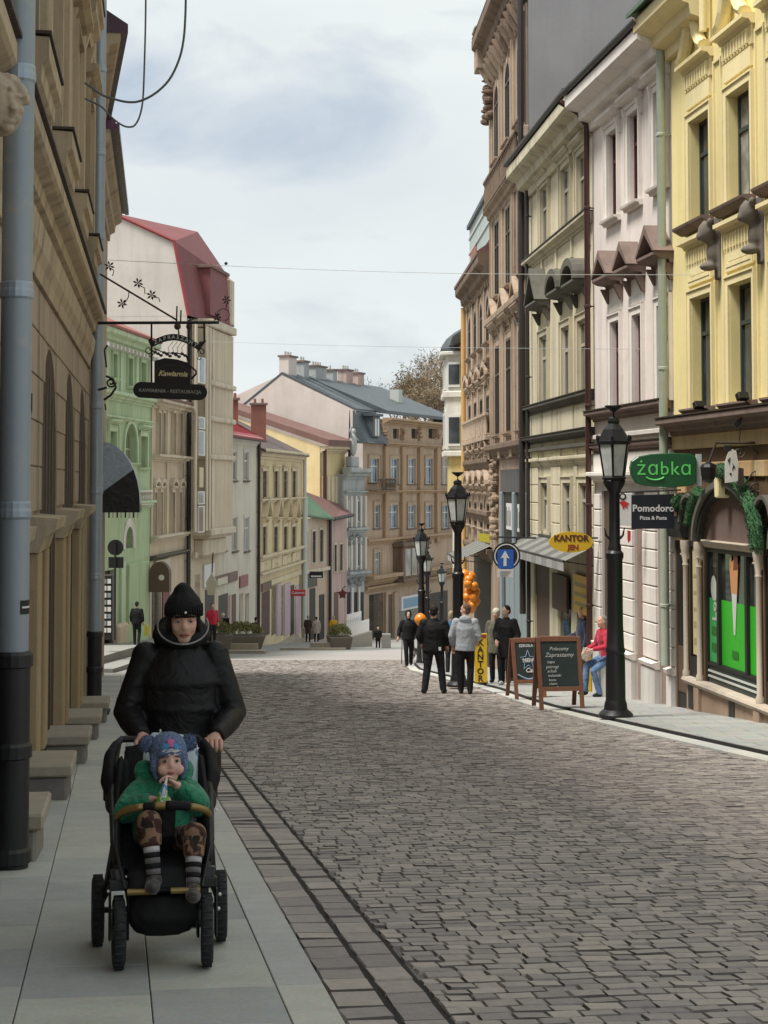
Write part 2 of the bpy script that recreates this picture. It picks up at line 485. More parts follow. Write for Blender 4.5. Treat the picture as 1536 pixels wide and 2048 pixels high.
        if hood:
            zh = z1 + (tw + .05 if trim else .06) + hk; hoodm = hood[1]; e = (tw if trim else .05) + .1
            hp = hood[2] if len(hood) > 2 else 0.28
            mb = MB().extr([(.03,zh-.14),(-.06,zh-.14),(-.08,zh-.08),(-hp*.7,zh-.06),(-hp,zh),(-hp,zh+.05),(.03,zh+.07)], u0 - e, u1 + e)
            if hood[0] == 'tri':
                um = (u0 + u1) / 2; rise = (u1 - u0 + 2*e) * (hood[3] if len(hood) > 3 else .36)
                a, b, t2 = u0 - e - .04, u1 + e + .04, .15
                mb.plate([(a, zh+.06), (a+.09, zh+.06), (um, zh + rise - .06), (um, zh + rise + .1)], -hp - .02, .02)
                mb.plate([(b, zh+.06), (um, zh + rise + .1), (um, zh + rise - .06), (b-.09, zh+.06)], -hp - .02, .02)
                mb.plate([(a+.12, zh+.05), (b-.12, zh+.05), (um, zh + rise-.05)], -.05, .02)
            elif hood[0] == 'arc':
                um = (u0 + u1) / 2; rr = (u1 - u0) / 2 + e; n = 10; hh = rr * (hood[3] if len(hood) > 3 else .55)
                po = [(um - (rr+.05)*math.cos(math.pi*k/n), zh + .05 + (hh+.12)*math.sin(math.pi*k/n)) for k in range(n+1)]
                pi_ = [(um - (rr-.1)*math.cos(math.pi*k/n), zh + .05 + (hh-.04)*math.sin(math.pi*k/n)) for k in range(n+1)]
                for k in range(n): mb.plate([pi_[k], po[k], po[k+1], pi_[k+1]], -hp - .02, .02)
                mb.plate([(x, z) for x, z in pi_], -.05, .02)
            for e2 in (u0 - e * .6, u1 + e * .6):
                mb.extr([(.02,zh-.14),(-hp*.55,zh-.14),(-.05,zh-.42),(.02,zh-.42)], e2 - .05, e2 + .05)
            s.part(mb, 'hood', hoodm, wo, loc=o)
        return wo, (u0, z0, u1, z1)
    def panel(s, xl, xr, yt, yb, y0, y1, mat, name, parent=None, uz=None, **k):
        u0, z0, u1, z1 = uz or s.rect(xl, xr, yt, yb)
        return s.part(MB().box(u0, u1, y0, y1, z0, z1), name, mat, parent, **k)
    def gable_roof(s, z, rise, D, mat, over=0.45, u0=None, u1=None, thick=0.12, name='roof', gut=None, verge=0.05):
        u0 = -verge if u0 is None else u0; u1 = s.len + verge if u1 is None else u1
        k = rise / (D / 2)
        pr = [(-over, z - over*k), (D/2, z + rise), (D + over, z - over*k), (D + over, z - over*k + thick), (D/2, z + rise + thick), (-over, z - over*k + thick)]
        o = s.part(MB().extr(pr, u0, u1), name, mat)
        if gut:
            n = 8; c = (-over - .05, z - over*k + .02)
            prg = [(c[0] + .075*math.cos(math.pi + math.pi*i/n), c[1] + .075*math.sin(math.pi + math.pi*i/n)) for i in range(n+1)]
            prg += [(c[0] + .06*math.cos(2*math.pi - math.pi*i/n), c[1] + .06*math.sin(2*math.pi - math.pi*i/n)) for i in range(n+1)]
            s.part(MB().extr(prg, u0, u1), 'gutter', gut, o)
        return o
    def pipe(s, u, z0, z1, mat, r=0.06, y=-0.12, top=None, brackets=True, name='downpipe'):
        path = [(u, y, z0), (u, y, z1)]
        if top: path += top
        o = s.part(MB().tube(path, r, 10), name, mat, smooth=False)
        auto_smooth(o)
        if brackets:
            zz = z0 + 1.0
            while zz < z1 - .3:
                s.part(MB().lathe([(r+.004,-.03),(r+.014,-.02),(r+.014,.02),(r+.004,.03)], (u, y, zz), 10).box(u-.015, u+.015, y, .03, zz-.012, zz+.012), 'bracket', mat, o)
                zz += 2.0
        return o

_wf, _wp = {}, {}
_wr = random.Random(21)
def _arch_ring(w, h, fw, y0, y1, mb, arch=True):
    r = w / 2; hh = arise(arch, r, h); n = 14
    for k in range(n):
        a0, a1 = math.pi*k/n, math.pi*(k+1)/n
        f = lambda t, q: (r - (r-q)*math.cos(t), h - hh + (hh-q)*math.sin(t))
        mb.plate([f(a0, 0), f(a1, 0), f(a1, fw), f(a0, fw)], y0, y1)
    return h - hh
def win_frame(w, h, frame, pane, cols, rows, arch, multi, fw):
    key = (w, h, frame, cols, rows, arch)
    if key in _wf: return _wf[key]
    mb = MB()
    top = h
    if arch: top = _arch_ring(w, h, fw, 0, .06, mb, arch)
    mb.box(0, fw, 0, .06, 0, top).box(w - fw, w, 0, .06, 0, top).box(fw, w - fw, 0, .06, 0, fw)
    if not arch: mb.box(fw, w - fw, 0, .06, h - fw, h)
    zt = top if arch else h * 0.68
    if rows > 1 or arch: mb.box(fw, w - fw, .002, .058, zt - fw*.6, zt + fw*.6)
    hi = h - fw
    for c in range(1, cols):
        x = w * c / cols
        mb.box(x - fw*.6, x + fw*.6, -.006, .054, fw, hi)
    if rows > 2:
        for k in range(1, rows - 1):
            z = zt * k / (rows - 1); mb.box(fw, w - fw, .01, .05, z - .012, z + .012)
    _wf[key] = mb.mesh('window', frame)
    return _wf[key]
def win_panes(w, h, frame, pane, cols, rows, arch, multi, fw):
    key = (w, h, pane, cols, rows, arch, multi)
    if key in _wp: return _wp[key]
    out = []
    if arch:
        r = w / 2; hh = arise(arch, r, h); n = 14
        poly = [(.01, .01)] + [(r - (r-.01)*math.cos(math.pi*k/n), h - hh + (hh-.01)*math.sin(math.pi*k/n)) for k in range(n+1)] + [(w - .01, .01)]
        out.append((MB().plate(poly[::-1], .03, .042).mesh('pane', pane), (0, 0, 0)))
    elif not multi:
        out.append((MB().box(.01, w - .01, .03, .042, .01, h - .01).mesh('pane', pane), (0, 0, 0)))
    else:
        zt = h * .68
        zz = [0, zt, h] if rows > 1 else [0, h]
        for c in range(cols):
            for k in range(len(zz) - 1):
                me = MB().box(.008, w/cols - .008, .03 + .004*random.random(), .042, .008, zz[k+1] - zz[k] - .008).mesh('pane', pane)
                out.append((me, (w*c/cols, 0, zz[k])))
    _wp[key] = out
    return out
# ------------------------------------------------------------------ palette
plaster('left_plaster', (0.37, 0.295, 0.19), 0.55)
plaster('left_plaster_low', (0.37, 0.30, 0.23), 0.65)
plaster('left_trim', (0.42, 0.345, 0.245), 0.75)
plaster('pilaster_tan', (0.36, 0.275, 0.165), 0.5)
plaster('yellow', (0.84, 0.72, 0.36), 0.2, 0.25)
plaster('yellow_trim', (0.84, 0.73, 0.42), 0.18, 0.25)
plaster('yellow_reveal', (0.55, 0.50, 0.40), 0.2)
plaster('sandstone', (0.55, 0.36, 0.19), 0.5, 0.5)
plaster('pinkstone', (0.36, 0.26, 0.19), 0.5, 0.5)
plaster('white_house', (0.76, 0.69, 0.65), 0.26, 0.3)
plaster('white_trim', (0.80, 0.75, 0.70), 0.25, 0.25)
plaster('white_low', (0.62, 0.60, 0.57), 0.3, 0.3)
plaster('brown_hood', (0.21, 0.155, 0.135), 0.4)
plaster('grey_hood', (0.13, 0.125, 0.105), 0.4)
plaster('cream', (0.66, 0.60, 0.44), 0.45, 0.35)
plaster('cream_trim', (0.60, 0.55, 0.41), 0.65, 0.35)
plaster('cream_low', (0.55, 0.51, 0.37), 0.4, 0.35)
plaster('brown_ornate', (0.36, 0.275, 0.205), 0.7, 0.6, stain=(0.10, 0.07, 0.05))
plaster('brown_ornate_light', (0.45, 0.35, 0.265), 0.7, 0.6, stain=(0.13, 0.09, 0.07))
plaster('ornate_dark', (0.20, 0.145, 0.105), 0.7, 0.6, stain=(0.05, 0.04, 0.03))
plaster('firewall_grey', (0.30, 0.30, 0.31), 0.12, 0.2)
plaster('green_house', (0.43, 0.56, 0.36), 0.4, 0.25)
plaster('green_trim', (0.50, 0.62, 0.43), 0.45, 0.25)
plaster('beige_house', (0.57, 0.49, 0.37), 0.4, 0.3)
plaster('beige_trim', (0.60, 0.53, 0.42), 0.5, 0.3)
plaster('gable_white', (0.60, 0.57, 0.52), 0.15, 0.2)
plaster('pale_house', (0.58, 0.54, 0.45), 0.25, 0.3)
plaster('ochre_house', (0.62, 0.51, 0.32), 0.35, 0.3)
plaster('ochre_trim', (0.62, 0.53, 0.37), 0.35, 0.3)
plaster('tall_yellow', (0.65, 0.53, 0.30), 0.2, 0.2)
plaster('salmon', (0.54, 0.42, 0.33), 0.35, 0.3)
plaster('pinkish', (0.50, 0.37, 0.33), 0.5, 0.3)
plaster('pale_blue', (0.38, 0.40, 0.395), 0.6, 0.4)
plaster('end_brown', (0.40, 0.28, 0.18), 0.4, 0.3)
plaster('end_brown_light', (0.44, 0.33, 0.24), 0.4, 0.3)
plaster('firewall_pink', (0.60, 0.53, 0.49), 0.12, 0.2)
plaster('bay_white', (0.66, 0.65, 0.60), 0.3, 0.3)
plaster('bay_yellow', (0.60, 0.47, 0.22), 0.3, 0.3)
plaster('dark_wood', (0.055, 0.035, 0.025), 0.3, 0.3, 0.6)
plaster('shop_pink', (0.46, 0.36, 0.40), 0.2, 0.2)
plaster('shop_brown', (0.12, 0.08, 0.06), 0.3, 0.2, 0.6)
plaster('orange_wall', (0.65, 0.33, 0.16), 0.2, 0.2)
tiles('tile_red', (0.26, 0.075, 0.06), (0.33, 0.13, 0.10))
tiles('tile_crimson', (0.30, 0.05, 0.06), (0.24, 0.045, 0.05))
tiles('mansard_red', (0.22, 0.07, 0.075), (0.17, 0.06, 0.06))
tiles('tile_dark', (0.07, 0.05, 0.045), (0.11, 0.08, 0.07))
tiles('tile_brown', (0.14, 0.07, 0.06), (0.18, 0.10, 0.085))
tiles('slate', (0.045, 0.058, 0.066), (0.075, 0.09, 0.10), rough=0.5)
tiles('copper_green', (0.055, 0.12, 0.07), (0.10, 0.17, 0.10), rough=0.6)
tiles('sheet_green', (0.30, 0.37, 0.36), (0.40, 0.46, 0.45), rough=0.5)
tiles('brick_red', (0.26, 0.10, 0.07), (0.20, 0.08, 0.06))
paint('pipe_zinc', (0.30, 0.36, 0.42), 0.42, 0.35, 0.10, scale=9)
paint('pipe_black', (0.012, 0.012, 0.014), 0.5, 0.0, 0.3)
paint('pipe_maroon', (0.055, 0.02, 0.018), 0.4)
paint('pipe_green', (0.36, 0.41, 0.33), 0.5, scale=7)
paint('pipe_dark', (0.025, 0.02, 0.02), 0.5)
paint('pipe_pale', (0.45, 0.47, 0.44), 0.5)
paint('pipe_ochre', (0.55, 0.33, 0.12), 0.6)
paint('iron_black', (0.014, 0.014, 0.016), 0.38, 0.2, 0.3, scale=50)
paint('iron_rust', (0.045, 0.03, 0.022), 0.6, 0.2, 0.4, scale=50)
paint('gutter_maroon', (0.05, 0.015, 0.035), 0.4)
paint('frame_dark', (0.05, 0.042, 0.035), 0.5)
paint('frame_maroon', (0.10, 0.028, 0.028), 0.45)
paint('frame_green', (0.03, 0.045, 0.04), 0.5)
paint('frame_white', (0.62, 0.62, 0.60), 0.45)
paint('frame_beige', (0.42, 0.38, 0.31), 0.5)
glass('glass_dark')
glass('glass_curtain', (0.20, 0.19, 0.17), 0.3, (0.34, 0.33, 0.30), 5)
glass('glass_olive', (0.10, 0.10, 0.075), 0.2, (0.16, 0.16, 0.12))
plaster('sandstone_dark', (0.13, 0.08, 0.045), 0.4, 0.4)
plaster('infill_pink', (0.30, 0.22, 0.18), 0.4, 0.4)
plaster('blind_grey', (0.10, 0.10, 0.10), 0.4, 0.5)
glass('glass_sky', (0.16, 0.20, 0.22), 0.08, (0.30, 0.34, 0.36))
glass('glass_blue', (0.06, 0.11, 0.17), 0.08, (0.16, 0.22, 0.3))
glass('glass_beige', (0.24, 0.22, 0.18), 0.2, (0.32, 0.30, 0.25))
glass('shop_glass', (0.012, 0.014, 0.013), 0.05, (0.05, 0.055, 0.05), 2.0)
plaster('lion_grey', (0.17, 0.15, 0.13), 0.4)
plaster('tympanum', (0.17, 0.12, 0.105), 0.3)
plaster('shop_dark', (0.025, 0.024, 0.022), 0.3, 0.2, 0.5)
plaster('panel_greengrey', (0.05, 0.062, 0.055), 0.3, 0.2, 0.6)
plaster('column_stone', (0.50, 0.43, 0.35), 0.4, 0.3)
paint('film_green', (0.035, 0.42, 0.02), 0.35, var=.05)
paint('film_green2', (0.05, 0.40, 0.10), 0.35, var=.05)
paint('film_dark', (0.012, 0.16, 0.012), 0.35, var=.05)
paint('film_white', (0.55, 0.58, 0.54), 0.4)
paint('film_cone', (0.55, 0.26, 0.12), 0.5, var=.25, scale=40)
paint('film_choc', (0.16, 0.05, 0.03), 0.5, var=.25)
paint('poster_cream', (0.50, 0.45, 0.24), 0.6)
paint('poster_line', (0.32, 0.28, 0.14), 0.6)
plaster('sandstone_pale', (0.60, 0.46, 0.26), 0.4, 0.5)
paint('yellow_sign', (0.62, 0.40, 0.015), 0.45, var=.05)
paint('yellow_lemon', (0.62, 0.56, 0.06), 0.5, var=.06)
paint('ink_black', (0.012, 0.011, 0.012), 0.6)
paint('ink_brown', (0.09, 0.03, 0.012), 0.6)
paint('sign_white', (0.62, 0.62, 0.61), 0.5)
paint('sign_red', (0.48, 0.03, 0.04), 0.45)
paint('sign_blue', (0.02, 0.10, 0.42), 0.4)
cloth('awning_grey', (0.10, 0.105, 0.10), fold=.1); cloth('awning_white', (0.20, 0.20, 0.185), fold=.1)
paint('panel_bluegrey', (0.22, 0.27, 0.29), 0.5)
cloth('awning_blue', (0.30, 0.37, 0.44), .5, fold=.15); cloth('awning_black', (0.015, 0.015, 0.017), .35, fold=.6, scale=5)
glass('glass_green', (0.16, 0.20, 0.14), .2, (0.20, 0.25, 0.17))
glass('glass_beige2', (0.12, 0.11, 0.09), .2, (0.20, 0.18, 0.15))
paint('sign_maroon', (0.12, 0.02, 0.025), .5)
paint('sign_cream', (0.5, 0.48, 0.38), .5); paint('sign_plum', (0.22, 0.06, 0.07), .5)
paint('shop_maroon', (0.05, 0.015, 0.015), .6)
paint('sign_skyblue', (0.16, 0.30, 0.42), .5)
glass('glass_brown', (0.05, 0.035, 0.025), 0.25, (0.10, 0.075, 0.05))
stone('step_cap', (0.32, 0.29, 0.24), 0.25, 8, 0.3, 0.85, obr=0.1)
plaster('left_carving', (0.40, 0.33, 0.25), 0.4, 0.6)
glass('lamp_glass', (0.42, 0.45, 0.43), 0.25, (0.52, 0.54, 0.52), 6)
paint('iron_gloss', (0.03, 0.032, 0.036), 0.22, 0.5, 0.3)
paint('sign_green', (0.006, 0.075, 0.022), .35, var=.06); paint('sign_green_bright', (0.12, 0.62, 0.14), .4, var=.05); paint('sign_side', (0.42, 0.47, 0.46), .5)  # bright green is the plain colour of the shop lettering
paint('sign_navy', (0.008, 0.010, 0.018), .4)
paint('ink_red', (0.25, 0.04, 0.01), .6)
paint('poster_grey', (0.3, 0.3, 0.31), .6)
paint('chalkboard', (0.012, 0.022, 0.022), .6, var=.3, scale=6); paint('board_wood', (0.16, 0.065, 0.035), .5, var=.35, scale=16); paint('chalk', (0.45, 0.46, 0.45), .9); paint('chalk_blue', (0.22, 0.32, 0.45), .9)
paint('script_gold', (0.55, 0.47, 0.26), .5)
paint('chalk_dim', (0.30, 0.29, 0.27), .8)
cloth('fake_grass', (0.02, 0.075, 0.025), .9, .35, .3, 30, (0.045, 0.15, 0.05))
paint('balloon', (0.75, 0.24, 0.015), .28, var=.1, spec=.6)
stone('bollard_stone', (0.34, 0.33, 0.30), .2, 8, .3, .85, obr=.05)
stone('planter_stone', (0.16, 0.14, 0.12), .2, 8, .3, .85, obr=.1)
cloth('shrub_olive', (0.13, 0.14, 0.035), .9, .4, .3, 12, (0.22, 0.22, 0.07))
paint('cable_grey', (0.10, 0.12, 0.13), .5); paint('cable_pale', (0.36, 0.37, 0.36), .5)
stone('bark', (0.16, 0.12, 0.09), .3, 6, .5, .9, obr=.1)
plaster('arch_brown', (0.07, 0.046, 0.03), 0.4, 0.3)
paint('eye_white', (0.30, 0.27, 0.25), .25); paint('eye_dark', (0.03, 0.02, 0.015), .2); paint('lip', (0.28, 0.11, 0.09), .5); paint('brow', (0.09, 0.06, 0.04), .8)
cloth('c_black', (0.007, 0.007, 0.008), .8, .3, .5, 10, sheen=0); cloth('c_black_shiny', (0.005, 0.005, 0.006), .55, .3, .4, 8, sheen=0); cloth('c_navy', (0.02, 0.03, 0.06), .8); cloth('c_grey', (0.30, 0.33, 0.36), .9, .15, .5, 8)
cloth('c_dark', (0.016, 0.016, 0.020), .8, .3, .6, 9, sheen=0); cloth('c_jeans', (0.05, 0.11, 0.24), .85, .3, .6, 10, (0.14, 0.24, 0.40)); cloth('c_red', (0.42, 0.015, 0.045), .75); cloth('c_yellow', (0.62, 0.33, 0.02), .8); cloth('c_beige', (0.42, 0.36, 0.31), .85); cloth('c_brown', (0.05, 0.03, 0.022), .85)
cloth('c_olive', (0.10, 0.10, 0.07), .85); cloth('c_blue', (0.03, 0.10, 0.20), .8); cloth('c_offwhite', (0.50, 0.47, 0.38), .9); cloth('c_green', (0.008, 0.17, 0.085), .55, .25, .9, 13); cloth('c_maroon', (0.09, 0.02, 0.025), .85)
cloth('hair_dark', (0.014, 0.010, 0.008), .6, .4, .6, 40, sheen=0); cloth('hair_brown', (0.10, 0.06, 0.035), .6, .4, .6, 40); cloth('hair_blond', (0.35, 0.26, 0.14), .6, .3, .6, 40); cloth('hair_grey', (0.22, 0.21, 0.20), .6, .3, .6, 40)
cloth('shoe_black', (0.008, 0.008, 0.008), .5, fold=.1, sheen=0); cloth('shoe_white', (0.5, 0.5, 0.48), .6, fold=.1)
cloth('dog_fur', (0.07, 0.065, 0.06), .9, .4, .4, 4, (0.42, 0.39, 0.36))
cloth('pram_black', (0.005, 0.005, 0.006), .75, .3, .4, 8, sheen=0); paint('pram_tube', (0.006, 0.006, 0.007), .5, 0); paint('pram_gold', (0.24, 0.165, 0.06), .38, .6); paint('tyre', (0.016, 0.016, 0.018), .8, bumpk=.4, scale=90); paint('rim_grey', (0.05, 0.05, 0.055), .4, .5)
cloth('sock_dim', (0.13, 0.12, 0.12), .9, fold=.2); cloth('sock_white', (0.42, 0.41, 0.42), .9, fold=.2); cloth('shoe_dark_check', (0.02, 0.018, 0.016), .7, .6, .3, 30, (0.09, 0.08, 0.07))
cloth('knit_blue', (0.11, 0.17, 0.34), .95, .2, .9, 60, (0.17, 0.25, 0.45)); cloth('knit_pale', (0.45, 0.47, 0.52), .95, fold=.3); cloth('knit_pink', (0.50, 0.13, 0.30), .95, fold=.3); cloth('knit_cyan', (0.06, 0.25, 0.45), .95, fold=.3); cloth('knit_rose', (0.50, 0.28, 0.33), .95, fold=.3)
cloth('piping_grey', (0.22, 0.22, 0.21), .8, fold=.1)
# ------------------------------------------------------------------ ground, road, pavements
stone('granite', (0.42, 0.44, 0.425), 0.22, 4, 0.18, 0.8, obr=0.13)
stone('granite_sheet', (0.27, 0.275, 0.265), 0.16, 3, 0.12, 0.8, obr=0.0)
stone('kerb_granite', (0.50, 0.51, 0.49), 0.2, 5, 0.12, 0.8, obr=0.09)
stone('sett', (0.36, 0.325, 0.31), 0.3, 16, 0.7, 0.7, attr=False, obr=0.24)
stone('sett_far', (0.36, 0.325, 0.31), 0.3, 16, 0.7, 0.7, attr=True, obr=0.24)
stone('road_far', (0.33, 0.31, 0.295), 0.25, 7, 0.6, 0.8, obr=0.0)
stone('joint', (0.20, 0.185, 0.178), 0.4, 20, 0.5, 0.95, obr=0.0)
stone('joint_dirt_shade', (0.125, 0.115, 0.11), 0.4, 20, 0.5, 0.95, obr=0.0)  # joint dirt, also painting the shade between stones onto their sides
stone('joint_mid', (0.19, 0.175, 0.17), 0.4, 20, 0.5, 0.95, obr=0.0)
stone('slab_bed', (0.20, 0.205, 0.20), 0.3, 20, 0.3, 0.95, obr=0.0)
stone('slot_shade_dark', (0.03, 0.03, 0.03), 0.3, 20, 0.3, 0.95, obr=0.0)  # dark gutter joints and slot; also the painted shade of the right riser
stone('step_stone', (0.20, 0.19, 0.175), 0.3, 8, 0.4, 0.85, obr=0.12)
def paving(name):
    m, nt, b = nodes(name)
    br = nt.nodes.new('ShaderNodeTexBrick'); br.inputs['Scale'].default_value = 1.0
    br.inputs['Brick Width'].default_value = 0.8; br.inputs['Row Height'].default_value = 0.5; br.inputs['Mortar Size'].default_value = 0.008
    br.inputs['Color1'].default_value = (0.29, 0.295, 0.285, 1); br.inputs['Color2'].default_value = (0.34, 0.345, 0.33, 1)
    br.inputs['Mortar'].default_value = (0.14, 0.14, 0.13, 1)
    nt.links.new(pos(nt), br.inputs['Vector'])
    n = noise(nt, 6, 6, 0.6, pos(nt))
    nt.links.new(mixc(nt, 0.35, br.outputs['Color'], n.outputs['Color'], 'OVERLAY'), b.inputs['Base Color'])
    b.inputs['Roughness'].default_value = 0.85
    bump(nt, b, n.outputs['Fac'], 0.15, 0.01)
    return m
_def['paving'] = paving

def sheet(name, poly, mat, dz, thick=0.0, slope=None, parent=None, kind='structure'):
    zf = slope or zg
    n = len(poly); mb = MB()
    mb.add([(x, y, zf(y) + dz) for x, y in poly], [tuple(range(n))])
    if thick:
        vs = [(x, y, zf(y) + dz) for x, y in poly] + [(x, y, zf(y) + dz - thick) for x, y in poly]
        mb.add(vs, [(i, n + i, n + (i+1) % n, (i+1) % n) for i in range(n)])
    o = mb.build(name, mat, parent)
    if parent is None: o['kind'] = kind
    return o

mb = MB()
ys = [-30, -8, 0, 20, 40, 60, 80, 100, 120, 152, 300, 700, 1800]
for i in range(len(ys) - 1):
    a, b = ys[i], ys[i+1]
    for x0, x1 in ((-900, -60), (-60, 60), (60, 900)):
        mb.add([(x0, a, zg(a)), (x1, a, zg(a)), (x1, b, zg(b)), (x0, b, zg(b))], [(0, 1, 2, 3)])
tag(mb.build('ground', 'granite_sheet'), 'grey granite paving of the sloping square and street', None, None, 'structure')

def interp(pts, y):
    for (y0, x0), (y1, x1) in zip(pts, pts[1:]):
        if y <= y1: return x0 + (x1 - x0) * (y - y0) / (y1 - y0)
    return pts[-1][1]
KL = [(-6, 0.886 + .1576*6), (27, -3.37), (40, -5.1), (52, -6.3), (60, -6.75), (64, -6.5)]
KR = [(-6, 7.45), (14, 4.72), (18.3, 4.13), (25.7, 3.12), (29.6, 2.65), (32.4, 2.45), (36.7, 2.24), (43.2, 1.6), (51, 0.81), (57, 0.75), (63, 1.4), (70, 3.2), (78, 7.0)]
def xl(y): return interp(KL, y)
def xr(y): return interp(KR, y)
road_poly = [(x, y) for y, x in KL] + [(-5.9, 66.4), (-3.9, 72.2), (-1.58, 79), (0.6, 86.5), (3.4, 93)] + [(9.0, 88)] + [(x, y) for y, x in KR[::-1]]
road = sheet('road', road_poly, 'road_far', 0.004)
tag(road, 'wide cobbled road running downhill between the house fronts')
# bed of the setts, a little darker than the stones
bed = sheet('bedding', [(x, y) for y, x in KL] + [(xr(64), 64)] + [(x, y) for y, x in KR[:-2][::-1]], 'joint', 0.007, parent=road)

D_ = Vector((-.1576, 1.0)).normalized(); E_ = Vector((D_.y, -D_.x))      # along / across the street
K0 = Vector((0.886, 0.0))                                              # kerb line origin
rnd = random.Random(3)
def sett(v, f, tint, c0, c1, t0, t1, h, mg=0.0028):
    """one stone with worn, slightly tilted top"""
    j = lambda a: rnd.uniform(-a, a)
    base = [(c0+mg, t0+mg), (c1-mg, t0+mg), (c1-mg, t1-mg), (c0+mg, t1-mg)]
    q = .005; sg = ((1,1),(-1,1),(-1,-1),(1,-1))
    tx, ty, tz = j(.014), -.010 + j(.022), j(.0022)
    cm, tm = (c0+c1)/2, (t0+t1)/2
    pts = [(c + j(.003), t + j(.003), 0) for c, t in base]
    for (c, t), (sx, sy) in zip(base, sg):
        cc, tt = c + sx*q + j(.004), t + sy*q + j(.004)
        pts.append((cc, tt, h + tz + (cc-cm)*tx*2 + (tt-tm)*ty*2))
    n = len(v)
    for c, t, z in pts:
        p = K0 + D_ * t + E_ * c
        v.append((p.x, p.y, zg(p.y) + .006 + z))
    f += [tuple(n+i for i in q4) for q4 in ((0,1,5,4),(1,2,6,5),(2,3,7,6),(3,0,4,7),(4,5,6,7))]
    tint += [rnd.random()] * 8
stones = []
def cell(c0, c1, t0, t1):
    p = K0 + D_ * ((t0+t1)/2) + E_ * ((c0+c1)/2)
    if p.y > 63 or p.x < xl(p.y) or p.x > xr(p.y) - .06: return
    px = CXP + F * p.x / max(p.y, .1); vis = 6.3 < p.y and 380 < px < 1545
    d = p.y if vis else 1e6
    stones.append((d, c0, c1, t0, t1))
for r0, r1 in ((0.008, .207), (.226, .402)):
    t = 2.5
    while t < 46:
        L = rnd.uniform(.17, .30)
        cell(r0, r1, t, t + L); t += L
t = 2.5
while t < 66:
    hgt = rnd.uniform(.098, .125); c = .420 + rnd.uniform(0, .12)
    if c > .47: cell(.421, c, t, t + hgt)
    while c < 9.0:
        w = rnd.uniform(.10, .175)
        cell(c, c + w, t, t + hgt * rnd.uniform(.97, 1.03)); c += w
    t += hgt
for a_, b_ in ((.203, .230), (.398, .424)):          # open gutter joints
    mb_ = MB(); tt = 2.5
    while tt < 46:
        p = [K0 + D_ * tt + E_ * a_, K0 + D_ * tt + E_ * b_, K0 + D_ * (tt + 1) + E_ * b_, K0 + D_ * (tt + 1) + E_ * a_]
        mb_.add([(x.x, x.y, zg(x.y) + .0105) for x in p], [(0, 1, 2, 3)]); tt += 1
    mb_.build('gutter_joint', 'slot_shade_dark', road)
stones.sort(key=lambda s: s[0])
far_v, far_f, far_t = [], [], []
for i, (d, c0, c1, t0, t1) in enumerate(stones):
    h = rnd.uniform(.011, .015)
    if i < 300:
        v, f, tt = [], [], []
        sett(v, f, tt, c0, c1, t0, t1, h)
        o0 = Vector(v[4]); me = bpy.data.meshes.new('sett')
        me.from_pydata([tuple(Vector(p) - o0) for p in v], [], f); me.materials.append(M('sett')); me.materials.append(M('joint_dirt_shade')); me.materials.append(M('joint_mid')); me.polygons.foreach_set('material_index', [rnd.choice((0, 0, 0, 1, 2)) for _ in range(4)] + [0]); me.update()
        link('sett', me, road, o0)
    else:
        sett(far_v, far_f, far_t, c0, c1, t0, t1, h)
me = bpy.data.meshes.new('setts'); me.from_pydata(far_v, [], far_f); me.materials.append(M('sett_far')); me.materials.append(M('joint_dirt_shade')); me.materials.append(M('joint_mid')); me.polygons.foreach_set('material_index', [x for _ in range(len(far_f) // 5) for x in (rnd.choice((0, 0, 0, 1, 2)), rnd.choice((0, 0, 2, 1)), rnd.choice((0, 0, 2, 1)), 0, 0)])
me.attributes.new('tint', 'FLOAT', 'POINT').data.foreach_set('value', far_t); me.update()
so = link('setts', me, road); so['kind'] = 'stuff'; so['label'] = 'countless grey brown setts of the road farther off'

# left pavement: granite slabs and a broad kerb
lp = sheet('left_sidewalk', [(xl(-4) - 4.0, -4), (xl(-4) - .003, -4), (xl(27) - .003, 27), (xl(46) - .003, 46), (xl(46) - 9, 46), (xl(27) - 4, 27)], 'slab_bed', 0.012)
tag(lp, 'narrow left pavement of pale granite slabs')
def ct(c, t):
    p = K0 + D_ * t + E_ * c; return (p.x, p.y)
def slab(name, c0, c1, t0, t1, mat, parent, z=.045, g=.0024, thick=.04):
    pts = [ct(c0+g, t0+g), ct(c1-g, t0+g), ct(c1-g, t1-g), ct(c0+g, t1-g)]
    dz = z + rnd.uniform(-.0015, .0015)
    o0 = Vector((pts[0][0], pts[0][1], zg(pts[0][1])))
    vs = [Vector((x, y, zg(y) + dz)) - o0 for x, y in pts] + [Vector((x, y, zg(y) + dz - thick)) - o0 for x, y in pts]
    mb = MB().add(vs, [(0,1,2,3),(0,4,5,1),(1,5,6,2),(2,6,7,3),(3,7,4,0)])
    return mb.build(name, mat, parent, loc=o0, bevel=.003)
t = 2.0
while t < 46:
    L = rnd.uniform(.95, 1.15); slab('kerb_stone', -.205, -.008, t, t + L, 'kerb_granite', lp); t += L
for k, (a, b) in enumerate(((-.72, -.205), (-1.24, -.72), (-1.76, -1.24), (-2.3, -1.76))):
    t = 2.0 + .35 * k
    while t < (46 if k < 2 else 40):
        L = rnd.choice((.62, .8, .8, .98))
        if -1.2 - .1324*(t - .3) < ct(b, t)[0]: slab('paving_slab', a, b, t, t + L, 'granite', lp)
        t += L

